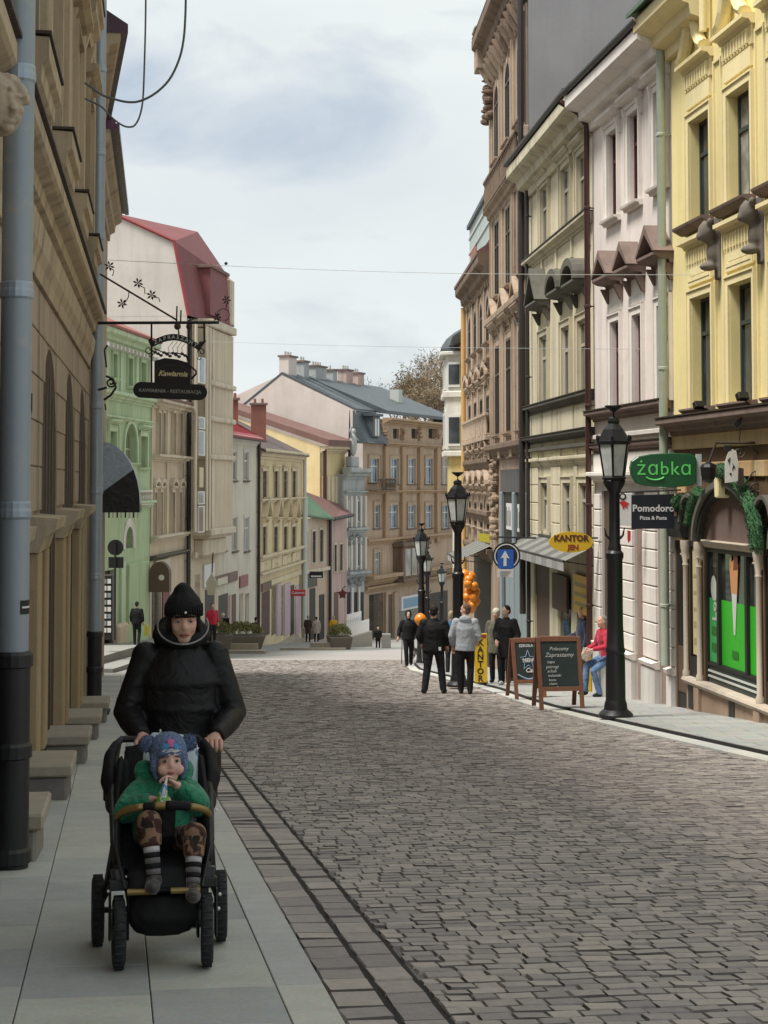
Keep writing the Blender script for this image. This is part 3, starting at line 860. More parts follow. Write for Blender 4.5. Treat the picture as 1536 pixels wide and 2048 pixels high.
# right pavement: pale border stones, a dark slot, a riser with its shade painted on, granite flags
rp_pts = [y for y, _ in KR if y <= 63]
right = sheet('right_sidewalk', [(xr(y) + .305, y) for y in (-6, 6, 14, 18.3, 25.7, 29.6, 32.4, 36.7, 43.2, 51, 57)] + [(4.2, 60), (4.6, 52), (5.2, 43), (6.0, 34), (7.2, 20), (10.2, -6)], 'paving', 0.075, .05)
tag(right, 'right pavement of grey granite flags along the shop fronts')
t = 4.0
while t < 57:
    L = rnd.uniform(1.0, 1.3); y0, y1 = t + .004, min(t + L, 57) - .004
    pts = [(xr(y0) - .03, y0), (xr(y0) + .224, y0), (xr(y1) + .224, y1), (xr(y1) - .03, y1)]
    o0 = Vector((pts[0][0], pts[0][1], zg(y0)))
    vs = [Vector((x, y, zg(y) + .040)) - o0 for x, y in pts] + [Vector((x, y, zg(y) - .01)) - o0 for x, y in pts]
    MB().add(vs, [(0,1,2,3),(0,4,5,1),(1,5,6,2),(2,6,7,3),(3,7,4,0)]).build('border_stone', 'kerb_granite', right, loc=o0, bevel=.004)
    t += L
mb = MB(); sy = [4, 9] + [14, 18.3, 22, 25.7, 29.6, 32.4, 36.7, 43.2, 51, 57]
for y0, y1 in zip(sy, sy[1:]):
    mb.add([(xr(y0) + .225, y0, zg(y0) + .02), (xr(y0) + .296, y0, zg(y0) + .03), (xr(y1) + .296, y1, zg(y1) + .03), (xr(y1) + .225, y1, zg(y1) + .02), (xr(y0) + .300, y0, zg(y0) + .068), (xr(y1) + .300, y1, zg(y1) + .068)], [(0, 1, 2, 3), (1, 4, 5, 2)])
mb.build('slot_and_shaded_riser', 'slot_shade_dark', right)  # slot bed, and riser face coloured dark to stand in for shade

# stepped terraces on the left where the row of houses stands above the street
def zt1(y): return zg(50) + .02 - (y - 50) * .070
def zt2(y): return zg(50) + .16 - (y - 50) * .062
def zt3(y): return zg(50) + .24 - (y - 50) * .056
te = sheet('lower_terrace', [(-7.75, 49), (-8.05, 56), (-8.3, 62), (-7.9, 66), (-7.0, 72), (-9, 75), (-16, 75), (-16, 49)], 'granite_sheet', .10, 1.6, zt1)
te['label'] = 'lower granite step of the left terrace'
te2 = sheet('middle_terrace', [(-8.6, 48), (-8.85, 56), (-9.0, 62), (-8.6, 67), (-9, 74), (-16, 74), (-16, 48)], 'granite_sheet', .16, 1.6, zt2)
te2['label'] = 'upper granite step of the left terrace before the green house'
for nm, pts, zf, dz in (('riser', [(-7.75, 49), (-8.05, 56), (-8.3, 62), (-7.9, 66), (-7.0, 72)], zt1, .10), ('riser', [(-8.6, 48), (-8.85, 56), (-9.0, 62), (-8.6, 67), (-9, 74)], zt2, .16)):
    mb = MB()
    for (x0, y0), (x1, y1) in zip(pts, pts[1:]):
        mb.add([(x0+.012, y0, zf(y0)+dz-.02), (x1+.012, y1, zf(y1)+dz-.02), (x1+.012, y1, zf(y1)+dz-1.6), (x0+.012, y0, zf(y0)+dz-1.6)], [(0,1,2,3)])
    mb.build(nm, 'step_stone', te if zf is zt1 else te2)
# ------------------------------------------------------------------ right-hand house fronts
def RX(Y): return 4.87 - .122 * (Y - 29.06)
rr = random.Random(11)
def ornament(fc, u, z, w, h, mat, n=9, p=.16, name='stucco_ornament', parent=None):
    """a small cluster of modelled stucco: scrolls, drops and leaves"""
    mb = MB()
    for i in range(int(n * 1.7)):
        a, b = u + rr.uniform(-.46, .46) * w, z + rr.uniform(-.48, .48) * h
        q = .5 + .5 * abs(math.sin(i * 2.4))
        mb.ell((a, -p * .3 * q, b), (min(w, .9) * rr.uniform(.06, .15), p * rr.uniform(.3, .7) * q, min(h, .9) * rr.uniform(.05, .14)), 7, 5)
    mb.box(u - w * .35, u + w * .35, -.05, .03, z - h * .48, z + h * .48)
    return fc.part(mb, name, mat, parent)
def balustrade(fc, u0, u1, z, h, mat, p=.35, n=None, slab=True, name='balustrade'):
    n = n or max(3, int((u1 - u0) / .28))
    o = fc.part(MB().box(u0, u1, -p, -p + .12, z + h - .09, z + h).box(u0, u1, -p, .02, z - .12, z), name, mat, bevel=.01)
    pr = [(.03, 0), (.05, .02), (.03, .08), (.06, h * .45), (.025, h * .75), (.05, h - .12), (.05, h - .085)]
    me = MB().lathe(pr, (0, 0, 0), 7).mesh('baluster', mat, True)
    for i in range(n): link('baluster', me, o, (u0 + (i + .5) * (u1 - u0) / n, -p + .06, z))
    return o

# ---- yellow house with the shop
yb = Fac('yellow_house', (RX(28.75), 28.75), (RX(14.5), 14.5), 'bright yellow stuccoed house at the right edge with an arched shop front', 'house')
U = lambda px: yb.at(px, 700)[0]
FL = -.62                                   # depth the wall goes under the pavement
cols_u = [U(1404), U(1484)]; sp = cols_u[1] - cols_u[0]
uu, z_c = yb.at(1348, 841)                  # main string cornice
_, z_e = yb.at(1332, 118)
wt = [('up', yb.rect(1382, 1410, 245, 455)), ('dn', yb.rect(1388, 1420, 597, 818))]
wu = (1.06)
for k in range(5):
    for nm, (a, b, c, d) in wt:
        a = cols_u[0] - .52 + k * sp; c = a + wu
        w, uzr = yb.win(0, 0, 0, 0, uz=(a, b, c, d), frame='frame_green', pane=('glass_dark', 'glass_dark', 'glass_curtain'), rev=.22, trim='yellow_trim', tw=.12, tp=.04, cols=2, rows=2, multi=k < 3)
        off = (-a, -(.22 - .07), -b)
        zt = d + .19
        # frieze panel with flutes, ledge over it
        mb = MB().box(a - .1, c + .1, -.05, .02, zt + .02, zt + .30)
        for q in range(9):
            x = a - .05 + q * (c - a + .1) / 8.6; mb.box(x, x + .06, -.085, -.045, zt + .36, zt + .58)
        mb.box(a - .14, c + .14, -.045, .02, zt + .33, zt + .62)
        mb.extr([(.02, zt+.62), (-.06, zt+.62), (-.1, zt+.68), (-.2, zt+.70), (-.2, zt+.76), (.02, zt+.78)], a - .2, c + .2)
        yb.part(mb, 'hood', 'yellow_trim', w, loc=off)
        if nm == 'up':
            for sx in (-1, 1):
                pth = [((a + c)/2 + sx * (.62 - .44 * math.sin(t * math.pi / 2)), -.12, zt + .82 + .62 * (1 - math.cos(t * math.pi / 2)) ** .8) for t in (0, .25, .5, .75, 1)]
                yb.part(MB().tube(pth, [(.11, .09)] * 4 + [(.06, .06)], 8), 'broken_pediment', 'yellow_trim', w, loc=off)
            yb.part(MB().extr([(.05, b-.12), (-.1, b-.12), (-.24, b-.04), (-.25, b), (.05, b+.01)], a - .26, c + .26), 'sill', 'brown_hood', w, loc=off)
            za = b - .95
            mb = MB().box(a - .12, c + .12, -.03, .02, za, b - .14).box(a + .08, c - .08, -.055, -.03, za + .12, b - .42)
            for x0, x1, y0, y1 in ((a - .02, c + .02, za + .04, za + .1), (a - .02, c + .02, b - .38, b - .33), (a - .02, a + .04, za + .1, b - .38), (c - .04, c + .02, za + .1, b - .38)):
                mb.box(x0, x1, -.06, -.025, y0, y1)
            yb.part(mb, 'apron_panel', 'yellow_trim', w, loc=off)
        else:
            yb.part(MB().extr([(.05, b-.1), (-.08, b-.1), (-.18, b-.03), (-.18, b), (.05, b+.01)], a - .2, c + .2), 'sill', 'brown_hood', w, loc=off)
for k in range(5):                          # panelled strips between the windows
    uc = cols_u[0] + (k + .5) * sp
    for (z0, z1) in ((wt[1][1][1] - .05, wt[1][1][3] + .9), (wt[0][1][1] - .3, wt[0][1][3] + .7)):
        mb = MB()
        for x0, x1, y0, y1 in ((uc - .2, uc - .155, z0, z1), (uc + .155, uc + .2, z0, z1), (uc - .155, uc + .155, z1 - .045, z1), (uc - .155, uc + .155, z0, z0 + .045)):
            mb.box(x0, x1, -.035, .02, y0, y1)
        yb.part(mb, 'panel_moulding', 'yellow_trim')
    zb_ = wt[0][1][1] - .42                  # grey lion consoles
    mb = MB().box(uc - .13, uc + .13, -.06, .02, zb_ - .62, zb_ + .36)
    mb.ell((uc, -.22, zb_ + .12), (.13, .14, .17)).ell((uc, -.32, zb_ + .05), (.07, .07, .07)).ell((uc, -.12, zb_ - .2), (.09, .11, .2)).ell((uc, -.2, zb_ - .42), (.11, .14, .07))
    mb.ell((uc - .13, -.2, zb_ + .27), (.05, .06, .06)).ell((uc + .13, -.2, zb_ + .27), (.05, .06, .06))
    blob(mb, 'lion_console', 'lion_grey', yb.root, .03, 2)

# floor cornice over the stone zone
yb.cornice(z_c - .26, .28, .34, 'brown_hood', u0=-.02, name='floor_cornice')
yb.band(z_c - .50, .24, .05, 'sandstone_pale', name='frieze')
# upper cornice on the left bay, attic wall rising on the right
uc1 = U(1425)
yb.cornice(z_e - .1, .75, .6, 'yellow_trim', u0=-.22, u1=uc1, name='main_cornice')
_roof = yb.part(MB().extr([(-.72, z_e+.66), (-.72, z_e+.74), (4.5, z_e+3.6), (4.5, z_e+3.4)], -.25, uc1 + .02), 'roof', 'copper_green')
for k in range(1, 4):
    a = cols_u[0] - .45 + k * sp
    yb.win(0, 0, 0, 0, uz=(a, z_e + .28, a + .95, z_e + 1.9), frame='frame_green', trim='yellow_trim', sill='yellow_trim', rev=.22)
# shop front
z_sp = yb.at(1405, 1081)[1]; z_top = yb.at(1457, 988)[1]; z_sl = yb.at(1405, 1320)[1]; z_ld = yb.at(1405, 1362)[1]
sa0, sa1 = U(1404), U(1514)
bays = [(sa0, sa1), (sa1 + .95, sa1 + .95 + (sa1 - sa0))]
nar = [(U(1375), U(1397)), (sa1 + .20, sa1 + .76)]
door = (U(1349), U(1371))
rise = z_top - z_sp
for b0, b1 in bays: yb.hole(b0, z_ld, b1, z_top, rise)
for b0, b1 in nar: yb.hole(b0, z_ld, b1, z_sp + .62, .34)
yb.hole(door[0], FL, door[1], z_sp + .05)
yb.wall('yellow', z_c - .3, z_e + 2.6, rev=.22, u0=uc1, D=9)
yb.wall('yellow', z_c - .3, z_e + .3, rev=.22, u1=uc1, D=9, name='wall')
yb.wall('sandstone_dark', FL, z_c - .3, rev=.30, D=9, name='shop_wall')
def arch_pts(b0, b1, zs, rs, grow, n=16):
    r = (b1 - b0) / 2; m = (b0 + b1) / 2
    return [(m - (r + grow) * math.cos(math.pi*k/n), zs + (rs + grow) * math.sin(math.pi*k/n)) for k in range(n + 1)]
def arch_mould(b0, b1, zs, rs, mat, g0, g1, p):
    pi_, po = arch_pts(b0, b1, zs, rs, g0), arch_pts(b0, b1, zs, rs, g1)
    mb = MB()
    for k in range(len(pi_) - 1): mb.plate([pi_[k], po[k], po[k+1], pi_[k+1]], -p, .02)
    return mb












for i, (b0, b1) in enumerate(bays):
    yb.part(arch_mould(b0, b1, z_sp, rise, 'shop_dark', 0.0, .11, .10), 'arch_moulding', 'shop_dark')
    yb.part(arch_mould(b0, b1, z_sp, rise, 'shop_dark', .11, .20, .16), 'arch_moulding', 'grey_hood')
    yb.part(arch_mould(b0, b1, z_sp, rise, 'shop_dark', .20, .27, .09), 'arch_moulding', 'shop_dark')
    m = (b0 + b1) / 2
    yb.part(MB().plate([(m - .07, z_top - .06), (m + .07, z_top - .06), (m + .1, z_top + .26), (m - .1, z_top + .26)], -.22, -.02), 'keystone', 'yellow_trim', bevel=.02)
    tp_ = arch_pts(b0, b1, z_sp, rise, -.01)
    yb.part(MB().plate(tp_[::-1], .03, .2), 'tympanum', 'tympanum')
    yb.part(MB().extr([(.3, z_sp-.10), (.0, z_sp-.10), (-.03, z_sp-.05), (-.06, z_sp), (-.05, z_sp+.02), (.3, z_sp+.02)], b0 + .004, b1 - .004), 'transom', 'column_stone')
    fr = yb.part(MB().box(b0, b0 + .07, .02, .14, z_ld, z_sp - .10).box(b1 - .07, b1, .02, .14, z_ld, z_sp - .10).box(b0 + .07, b1 - .07, .02, .14, z_sp - .17, z_sp - .10)
                 .box(b0 + .07, b1 - .07, .02, .14, z_sl - .05, z_sl), 'shop_window', 'shop_dark')
    q = [b0 + .07, b0 + .62, b0 + 1.94, b1 - .07]
    for k in range(3):
        if k: yb.part(MB().box(q[k] - .05, q[k] + .05, .01, .14, z_sl, z_sp - .17), 'mullion', 'shop_dark', fr)
        p0, p1 = q[k] + (.05 if k else 0), q[k+1] - (.05 if k < 2 else 0)
        yb.part(MB().box(p0, p1, .07, .08, z_sl, z_sp - .17), 'pane', 'shop_glass', fr)
        zf = z_sl + (z_sp - z_sl) * .53
        flm = yb.part(MB().box(p0 + .005, p1 - .005, .060, .064, z_sl + .01, zf), 'window_film', 'film_green' if k else 'film_green2', fr)
        o = dict(parent=fr)
        if k == 1 and i == 0:
            c = (p0 + p1) / 2 + .02; z0 = z_sl + .52
            yb.part(MB().plate([(c - .03, z0), (c + .04, z0), (c + .13, z0 + .62), (c - .11, z0 + .62)], .050, .054), 'cone_wrapper_print', 'film_white', fr)
            yb.part(MB().plate([(c - .13, z0 + .62), (c + .14, z0 + .62), (c + .2, z0 + 1.06), (c + .12, z0 + 1.18), (c - .1, z0 + 1.1), (c - .2, z0 + 1.0)], .050, .054), 'ice_cream_print', 'film_cone', fr)
            yb.part(MB().plate([(c - .02, z0 + .98), (c + .19, z0 + 1.0), (c + .2, z0 + 1.22), (c + .1, z0 + 1.38), (c + .02, z0 + 1.2)], .046, .049), 'ice_cream_print', 'film_choc', fr)
            yb.part(MB().plate([(c + .04, z0 + 1.32), (c + .14, z0 + 1.32), (c + .13, z0 + 1.52), (c + .06, z0 + 1.5)], .050, .054), 'finger_print', 'film_cone', fr)
            yb.part(MB().plate([(c - .2, z0 + 1.0), (c - .12, z0 + 1.02), (c - .13, z0 + 1.42), (c - .19, z0 + 1.4)], .050, .054), 'finger_print', 'film_cone', fr)
            yb.part(MB().box(c - .12, c + .16, .050, .054, z_sl + .16, z_sl + .28), 'caption_print', 'film_dark', fr)
        if k == 0 and i == 0:
            c = (p0 + p1) / 2
            yb.part(MB().ell((c - .02, .056, zf + .16), (.14, .006, .2), 14, 8), 'white_print', 'film_white', fr)
            lettering('Lody', .30, 'film_white', fr, (c + .02, .055, z_sl + .95), (0, R(-90), 0), bold=.006)
            for zz in (.18, .44): yb.part(MB().box(c - .12, c + .14, .050, .054, z_sl + zz, z_sl + zz + .13), 'caption_print', 'film_dark', fr)
    # panelled stall riser
    yb.part(MB().box(b0, b1, .04, .14, z_ld, z_sl - .05), 'stall_riser', 'panel_greengrey')
    zz = [z_ld + .10, z_ld + (z_sl - z_ld) * .55]
    for z in zz: yb.part(MB().box(b0 + .06, b1 - .06, .025, .04, z, z + .03), 'riser_rail', 'film_white')
for b0, b1 in nar:
    yb.part(arch_mould(b0, b1, z_sp + .28, .34, 'shop_dark', 0, .07, .1), 'arch_moulding', 'shop_dark')
    yb.part(arch_mould(b0, b1, z_sp + .28, .34, 'shop_dark', .07, .13, .15), 'arch_moulding', 'grey_hood')
    w_ = yb.part(MB().box(b0, b0 + .045, .0, .12, z_ld, z_sp + .3).box(b1 - .045, b1, .0, .12, z_ld, z_sp + .3).box(b0 + .045, b1 - .045, .0, .12, z_sp - .12, z_sp).box(b0 + .045, b1 - .045, .0, .12, z_ld, z_sl), 'shop_window', 'shop_dark')
    yb.part(MB().plate([(b0 + .02, z_sl), (b1 - .02, z_sl), (b1 - .02, z_sp + .35), ((b0+b1)/2, z_sp + .6), (b0 + .02, z_sp + .35)], .05, .06), 'pane', 'shop_glass', w_)
    po = yb.part(MB().box(b0 + .07, b1 - .05, .03, .045, z_sl + .04, z_sp - .14), 'price_poster', 'poster_cream', w_)
    for k in range(5): yb.part(MB().box(b0 + .12, b1 - .10, .026, .029, z_sl + .2 + k * .27, z_sl + .26 + k * .27 + (.05 if k < 2 else 0)), 'price_line', 'poster_line', w_)
# dark doorway on the left of the shop
yb.part(MB().box(door[0], door[1], .02, .08, FL, z_sp + .05), 'door', 'shop_dark')
yb.part(MB().box(door[0] + .06, door[1] - .06, .002, .02, -.2, .55), 'door_panel', 'shop_brown')
yb.part(MB().extr([(.2, z_sp+.02), (-.12, z_sp+.02), (-.16, z_sp+.16), (-.12, z_sp+.34), (.02, z_sp+.36)], door[0] - .1, nar[0][0] - .02), 'door_canopy', 'shop_dark')
# colonettes
for uc in (door[1] + .05, nar[0][1] + .07, sa1 + .10, sa1 + .85):
    pr = [(.065, 0), (.065, .08), (.045, .12), (.042, z_sp - z_ld - .45), (.055, z_sp - z_ld - .42), (.042, z_sp - z_ld - .38), (.075, z_sp - z_ld - .18), (.085, z_sp - z_ld - .12), (.085, z_sp - z_ld - .02)]
    o = yb.part(MB().lathe(pr, (uc, -.05, z_ld), 12), 'colonette', 'column_stone', smooth=True); auto_smooth(o)
    ornament(yb, uc, z_sp - .2, .15, .25, 'column_stone', 7, .14, 'capital', o)
# stone ledge and plinth
yb.part(MB().extr([(.1, z_ld-.1), (-.1, z_ld-.1), (-.15, z_ld-.04), (-.13, z_ld), (.1, z_ld+.02)], nar[0][0] - .05, yb.len), 'ledge', 'column_stone')
yb.part(MB().box(nar[0][0] - .03, yb.len, -.06, .02, FL, z_ld - .1), 'plinth', 'pinkstone')
for uc in (nar[0][1] + .05, sa1 + .10, sa1 + .86): yb.part(MB().box(uc - .12, uc + .12, -.12, -.05, FL, z_ld - .1), 'plinth_pier', 'pinkstone', bevel=.01)
for uc in (U(1383), U(1464)):
    zc = yb.at(1464, 1420)[1]
    yb.part(MB().box(uc - .14, uc + .14, -.068, -.058, zc - .22, zc + .22), 'cellar_vent', 'shop_dark')
# courses of sandstone blocks between the arches and the cornice
zc0 = z_sp - .05; row = 0; hh = .262
while zc0 + hh < z_c - .46:
    u = -.02 + (.26 if row % 2 else 0)
    while u < U(1560):
        w = rr.uniform(.42, .58); c, z = u + w / 2, zc0 + hh / 2
        bad = False
        for b0, b1, zs, rs in [(*b, z_sp, rise) for b in bays] + [(*b, z_sp + .28, .34) for b in nar]:
            m, r = (b0 + b1) / 2, (b1 - b0) / 2
            for cu in (u, c, u + w):
                for cz in (zc0, zc0 + hh):
                    if (cz < zs and b0 - .1 < cu < b1 + .1) or ((cu - m) / (r + .2)) ** 2 + ((cz - zs) / (rs + .22)) ** 2 < 1: bad = True
        if not bad and u + w > .02:
            me = MB().box(max(u, 0) + .012, u + w - .012, -.035 - rr.uniform(0, .01), .02, zc0 + .013, zc0 + hh - .013)
            yb.part(me, 'stone_block', rr.choice(('sandstone', 'sandstone', 'sandstone_pale')), bevel=.012)
        u += w
    zc0 += hh; row += 1

yb.pipe(-.05, .2, z_e + .3, 'pipe_green', .075, -.17, top=[(-.05, -.3, z_e + .55), (-.12, -.62, z_e + .75)])
yb.pipe(uc1 + .15, z_e - .2, z_e + 2.4, 'yellow_trim', .06, -.15, top=None, brackets=False)

# ---- white house
wh = Fac('white_house', (RX(34.2), 34.2), (RX(28.80), 28.80), 'narrow pinkish white house with brown triangular window pediments', 'house')
z_f = wh.at(1194.6, 830)[1]; z_b = wh.at(1256, 889)[1]
z_ew = (wh.at(1157, 171, .62)[1] + wh.at(1294, 34, .62)[1]) / 2
for xl_, xr_, yt, ybm in ((1217, 1237, 271, 444), (1259, 1280, 233, 414), (1311, 1333, 188, 380)):
    wh.win(xl_, xr_, yt, ybm, 'frame_maroon', ('glass_dark', 'glass_curtain'), rev=.15, sill='white_trim', trim='white_trim', hood=('flat', 'white_trim', .22), hk=.12, multi=True)
for xl_, xr_, yt, ybm in ((1224, 1242, 646, 821), (1268, 1286, 632, 815), (1318, 1341, 613, 805)):
    w, (a, b, c, d) = wh.win(xl_, xr_, yt, ybm, 'frame_maroon', ('glass_dark', 'glass_curtain'), rev=.15, trim='white_trim', hood=('tri', 'brown_hood', .34, .42), hk=.62, multi=True)
    wh.part(MB().box(a - .12, c + .12, -.03, .02, d + .2, d + .66), 'frieze_panel', 'white_trim', w, loc=(-a, -(.15-.07), -b))
wh.cornice(z_f - .14, .2, .24, 'brown_hood', name='floor_cornice'); wh.band(z_f - .5, .1, .06, 'white_trim')
wh.cornice(z_b - .12, .16, .14, 'brown_hood', name='floor_cornice')
wh.band(z_b - .5, .36, .05, 'white_trim', name='frieze')
wh.cornice(z_ew - .62, .7, .58, 'white_trim', name='main_cornice')
wh.gable_roof(z_ew + .62, 3.4, 8, 'tile_red', .55, gut='iron_black')
wh.part(MB().box(3.2, 3.9, 3.2, 4.0, z_ew + 1.5, z_ew + 4.2), 'chimney', 'firewall_pink')
# ground floor : rusticated piers, recesses with pinkish panels
FLw = -.6
z_d = z_b - .52
rec = [(wh.at(1270, 1250)[0], wh.at(1290, 1250)[0]), (wh.at(1317, 1250)[0], wh.at(1341, 1250)[0]), (wh.at(1205, 1250)[0], wh.at(1236, 1250)[0])]
for i, (a, c) in enumerate(rec): wh.hole(a, -.25 if i < 2 else -.6, c, z_d - .35)
wh.wall('white_house', z_b - .55, z_ew, rev=.15, D=8)
wh.wall('white_low', FLw, z_b - .55, rev=.3, D=8, name='shop_wall')
edges = [0.0] + sorted(x for r_ in rec for x in r_) + [wh.len]
for k in range(0, len(edges), 2):
    a, c = edges[k] + .02, edges[k+1] - .02
    if c - a < .12: continue
    z = .95
    while z + .3 < z_d - .4:
        wh.part(MB().box(a, c, -.05, .02, z + .012, z + .31), 'rusticated_block', 'white_trim', bevel=.012); z += .32
    wh.part(MB().extr([(.02, .8), (-.06, .8), (-.12, .84), (-.14, .90), (.02, .94)], a - .03, c + .03), 'base_moulding', 'white_trim')
    wh.part(MB().box(a - .02, c + .02, -.09, .02, FLw, .8), 'base_block', 'white_low', bevel=.01)
for i, (a, c) in enumerate(rec):
    wh.part(MB().box(a, c, .05, .12, -.6, z_d - .35), 'infill_panel', 'infill_pink' if i < 2 else 'shop_brown')
    wh.part(MB().box(a + .004, c - .004, -.02, .05, -.6, -.26), 'step', 'column_stone', bevel=.01)
wh.cornice(z_d - .2, .22, .2, 'white_trim', name='shop_cornice')
wh.pipe(wh.len * 0 + .02, .6, z_ew - .5, 'pipe_maroon', .06, -.14, top=[(.02, -.3, z_ew - .25), (-.1, -.66, z_ew + .0)])

# ---- cream house
cb = Fac('cream_house', (3.63, 42.5), (4.243, 34.26), 'cream house with dark rounded and pointed window hoods over an exchange office', 'house')
z_ec = (cb.at(1021, 325, .6)[1] + cb.at(1144, 171, .6)[1]) / 2
z1_, z2_, z3_, z4_ = cb.at(1059, 534)[1], cb.at(1062, 821)[1], cb.at(1059, 885)[1], cb.at(1060, 901)[1]
for a, b, c, d in ((1083, 1099, 380, 512), (1125, 1143, 342, 478), (1157, 1175, 316, 457)):
    cb.win(a, b, c, d, 'frame_beige', ('glass_olive', 'glass_beige', 'glass_dark'), rev=.1, trim='cream_trim', hood=('flat', 'cream_trim', .2), hk=.1, multi=True)
for i, (a, b, c, d) in enumerate(((1082, 1098, 676, 808), (1126, 1143, 657, 800), (1158, 1178, 644, 795))):
    cb.win(a, b, c, d, 'frame_beige', ('glass_olive', 'glass_beige', 'glass_dark'), rev=.1, trim='cream_trim', hood=('tri' if i == 0 else 'arc', 'grey_hood', .36, .5), hk=.55, multi=True)
zg_top = cb.at(1085, 966)[1]; zg_bot = cb.at(1085, 1062)[1]
for a, b in ((1085, 1099), (1129, 1145), (1161, 1178)):
    u0, u1 = cb.at(a, 1000)[0], cb.at(b, 1000)[0]
    cb.win(0, 0, 0, 0, uz=(u0, zg_bot, u1, zg_top), frame='frame_beige', pane=('glass_olive', 'glass_dark'), rev=.1, trim='cream_trim', multi=True)
cb.cornice(z1_ - .1, .22, .2, 'cream_trim', name='floor_cornice')
for k in range(5): cb.part(MB().box(k * 1.9 + .3, k * 1.9 + .42, -.06, .02, z1_ - .55, z1_ - .1), 'pendant', 'cream_trim', bevel=.01)
cb.cornice(z2_ - .12, .2, .18, 'grey_hood', name='floor_cornice')
for k in range(4):
    a = .15 + k * (cb.len - .3) / 4
    cb.part(MB().box(a + .05, a + (cb.len - .3) / 4 - .05, -.03, .02, z3_ + .12, z2_ - .16), 'apron_panel', 'cream_trim', bevel=.008)
cb.cornice(z3_ - .06, .16, .22, 'grey_hood', name='floor_cornice')
cb.band(z4_ - .06, .09, .12, 'grey_hood'); cb.cornice(z4_ - .42, .2, .12, 'cream_trim', name='floor_cornice')
cb.cornice(z_ec - .75, .8, .55, 'cream_trim', name='main_cornice')
cb.gable_roof(z_ec + .54, 3.2, 8, 'tile_dark', .5, gut='iron_black')
z = zg_bot - .5
# rusticated corner and pier blocks of the first floor
pier = [(.05, cb.at(1081, 1000)[0] - .2), (cb.at(1103, 1000)[0] + .1, cb.at(1126, 1000)[0] - .18), (cb.at(1148, 1000)[0] + .12, cb.at(1158, 1000)[0] - .1), (cb.at(1181, 1000)[0] + .1, cb.len - .1)]
zz = zg_bot - .2
while zz < zg_top + .4:
    for a, c in pier:
        if c - a > .15: cb.part(MB().box(a, c, -.035, .02, zz + .012, zz + .42), 'rusticated_block', 'cream', bevel=.01)
    zz += .43
# shop: shutters, doors and boards
z_sh = cb.at(1080, 1130)[1]
cb.hole(cb.at(1069, 1200)[0], -.5, cb.at(1099, 1200)[0], z_sh)
cb.hole(cb.at(1116, 1200)[0], .75, cb.at(1142, 1200)[0], z_sh - .1)
cb.hole(cb.at(1153, 1200)[0], -.5, cb.at(1180, 1200)[0], z_sh)
cb.wall('cream', z4_ - .4, z_ec, rev=.1, D=8)
cb.wall('cream_low', -.6, z4_ - .4, rev=.45, D=8, name='shop_wall')







u0, u1 = cb.at(1069, 1200)[0], cb.at(1099, 1200)[0]
cb.part(MB().box(u0, u1, .06, .10, -.5, z_sh - .75), 'door', 'shop_brown'); cb.part(MB().box(u0, u1, .03, .1, z_sh - .75, z_sh), 'name_board', 'dark_wood')
u0, u1 = cb.at(1116, 1200)[0], cb.at(1142, 1200)[0]
w_ = cb.part(MB().box(u0, u1, .03, .1, z_sh - .16, z_sh - .1).box(u0, u1, .03, .1, .75, .82).box(u0, u0+.06, .03, .1, .82, z_sh-.16).box(u1-.06, u1, .03, .1, .82, z_sh-.16), 'shop_window', 'frame_beige')
cb.part(MB().box(u0 + .05, u1 - .05, .06, .07, .8, z_sh - .15), 'pane', 'shop_glass', w_)
cb.part(MB().box(u0 - .1, u1 + .1, -.12, -.06, z_sh - .85, z_sh - .05), 'name_board', 'dark_wood', bevel=.01)
u0, u1 = cb.at(1153, 1200)[0], cb.at(1180, 1200)[0]
cb.part(MB().box(u0, u1, .08, .12, -.5, z_sh), 'door', 'shop_brown')
cb.part(MB().box(u0 - .02, u1 + .02, -.06, -.03, z_sh - .75, z_sh + .05), 'yellow_board', 'yellow_sign', bevel=.008)
for k in range(3): cb.part(MB().box(u0 + .12, u1 - .12, -.066, -.061, z_sh - .6 + k*.2, z_sh - .52 + k*.2), 'board_print', 'poster_line')
cb.part(MB().box(u1 + .06, u1 + .26, -.08, -.03, -.1, z_sh - .1), 'yellow_strip', 'yellow_sign')
for k in range(6): cb.part(MB().box(u1 + .10, u1 + .22, -.085, -.081, .2 + k * .36, .42 + k * .36), 'strip_print', 'ink_brown')
cb.pipe(cb.at(1066, 1000)[0], .2, z_ec - .6, 'pipe_dark', .05, -.12)
# grey fabric awnings
def awning(name, fc, u0, u1, z, out, drop, label, mats=('awning_grey', 'awning_white'), n=12):
    p0 = fc.W(u0, 0, z)
    r = empty(name, mat=Matrix.Translation(p0) @ fc.m.to_3x3().to_4x4(), label=label, cat='awning')
    L = u1 - u0
    for i in range(n):
        a, b = L * i / n, L * (i + 1) / n
        MB().add([(a, 0, 0), (b, 0, 0), (b, -out, -drop), (a, -out, -drop), (a, .0, -.012), (b, .0, -.012), (b, -out, -drop-.012), (a, -out, -drop-.012)],
                 [(0,1,2,3),(4,7,6,5),(0,3,7,4),(1,5,6,2)]).build('stripe', mats[i % 2], r)
        MB().box(a, b, -out - .012, -out, -drop - .20, -drop).build('valance', mats[i % 2], r)
    MB().tube([(0, -out, -drop), (L, -out, -drop)], .025, 8).build('front_rail', 'iron_black', r)
    MB().tube([(0, 0, .02), (L, 0, .02)], .04, 8).build('roller', 'iron_black', r)
    for x in (.05, L - .05): MB().tube([(x, 0, -drop - .1), (x, -out, -drop)], .015, 6).build('arm', 'iron_black', r)
    return r

zaw = cb.at(1115, 1092)[1]
awning('striped_awning', cb, .1, cb.len - .1, zaw + .15, .62, .30, 'grey and white striped awning of the exchange office under the cream house')

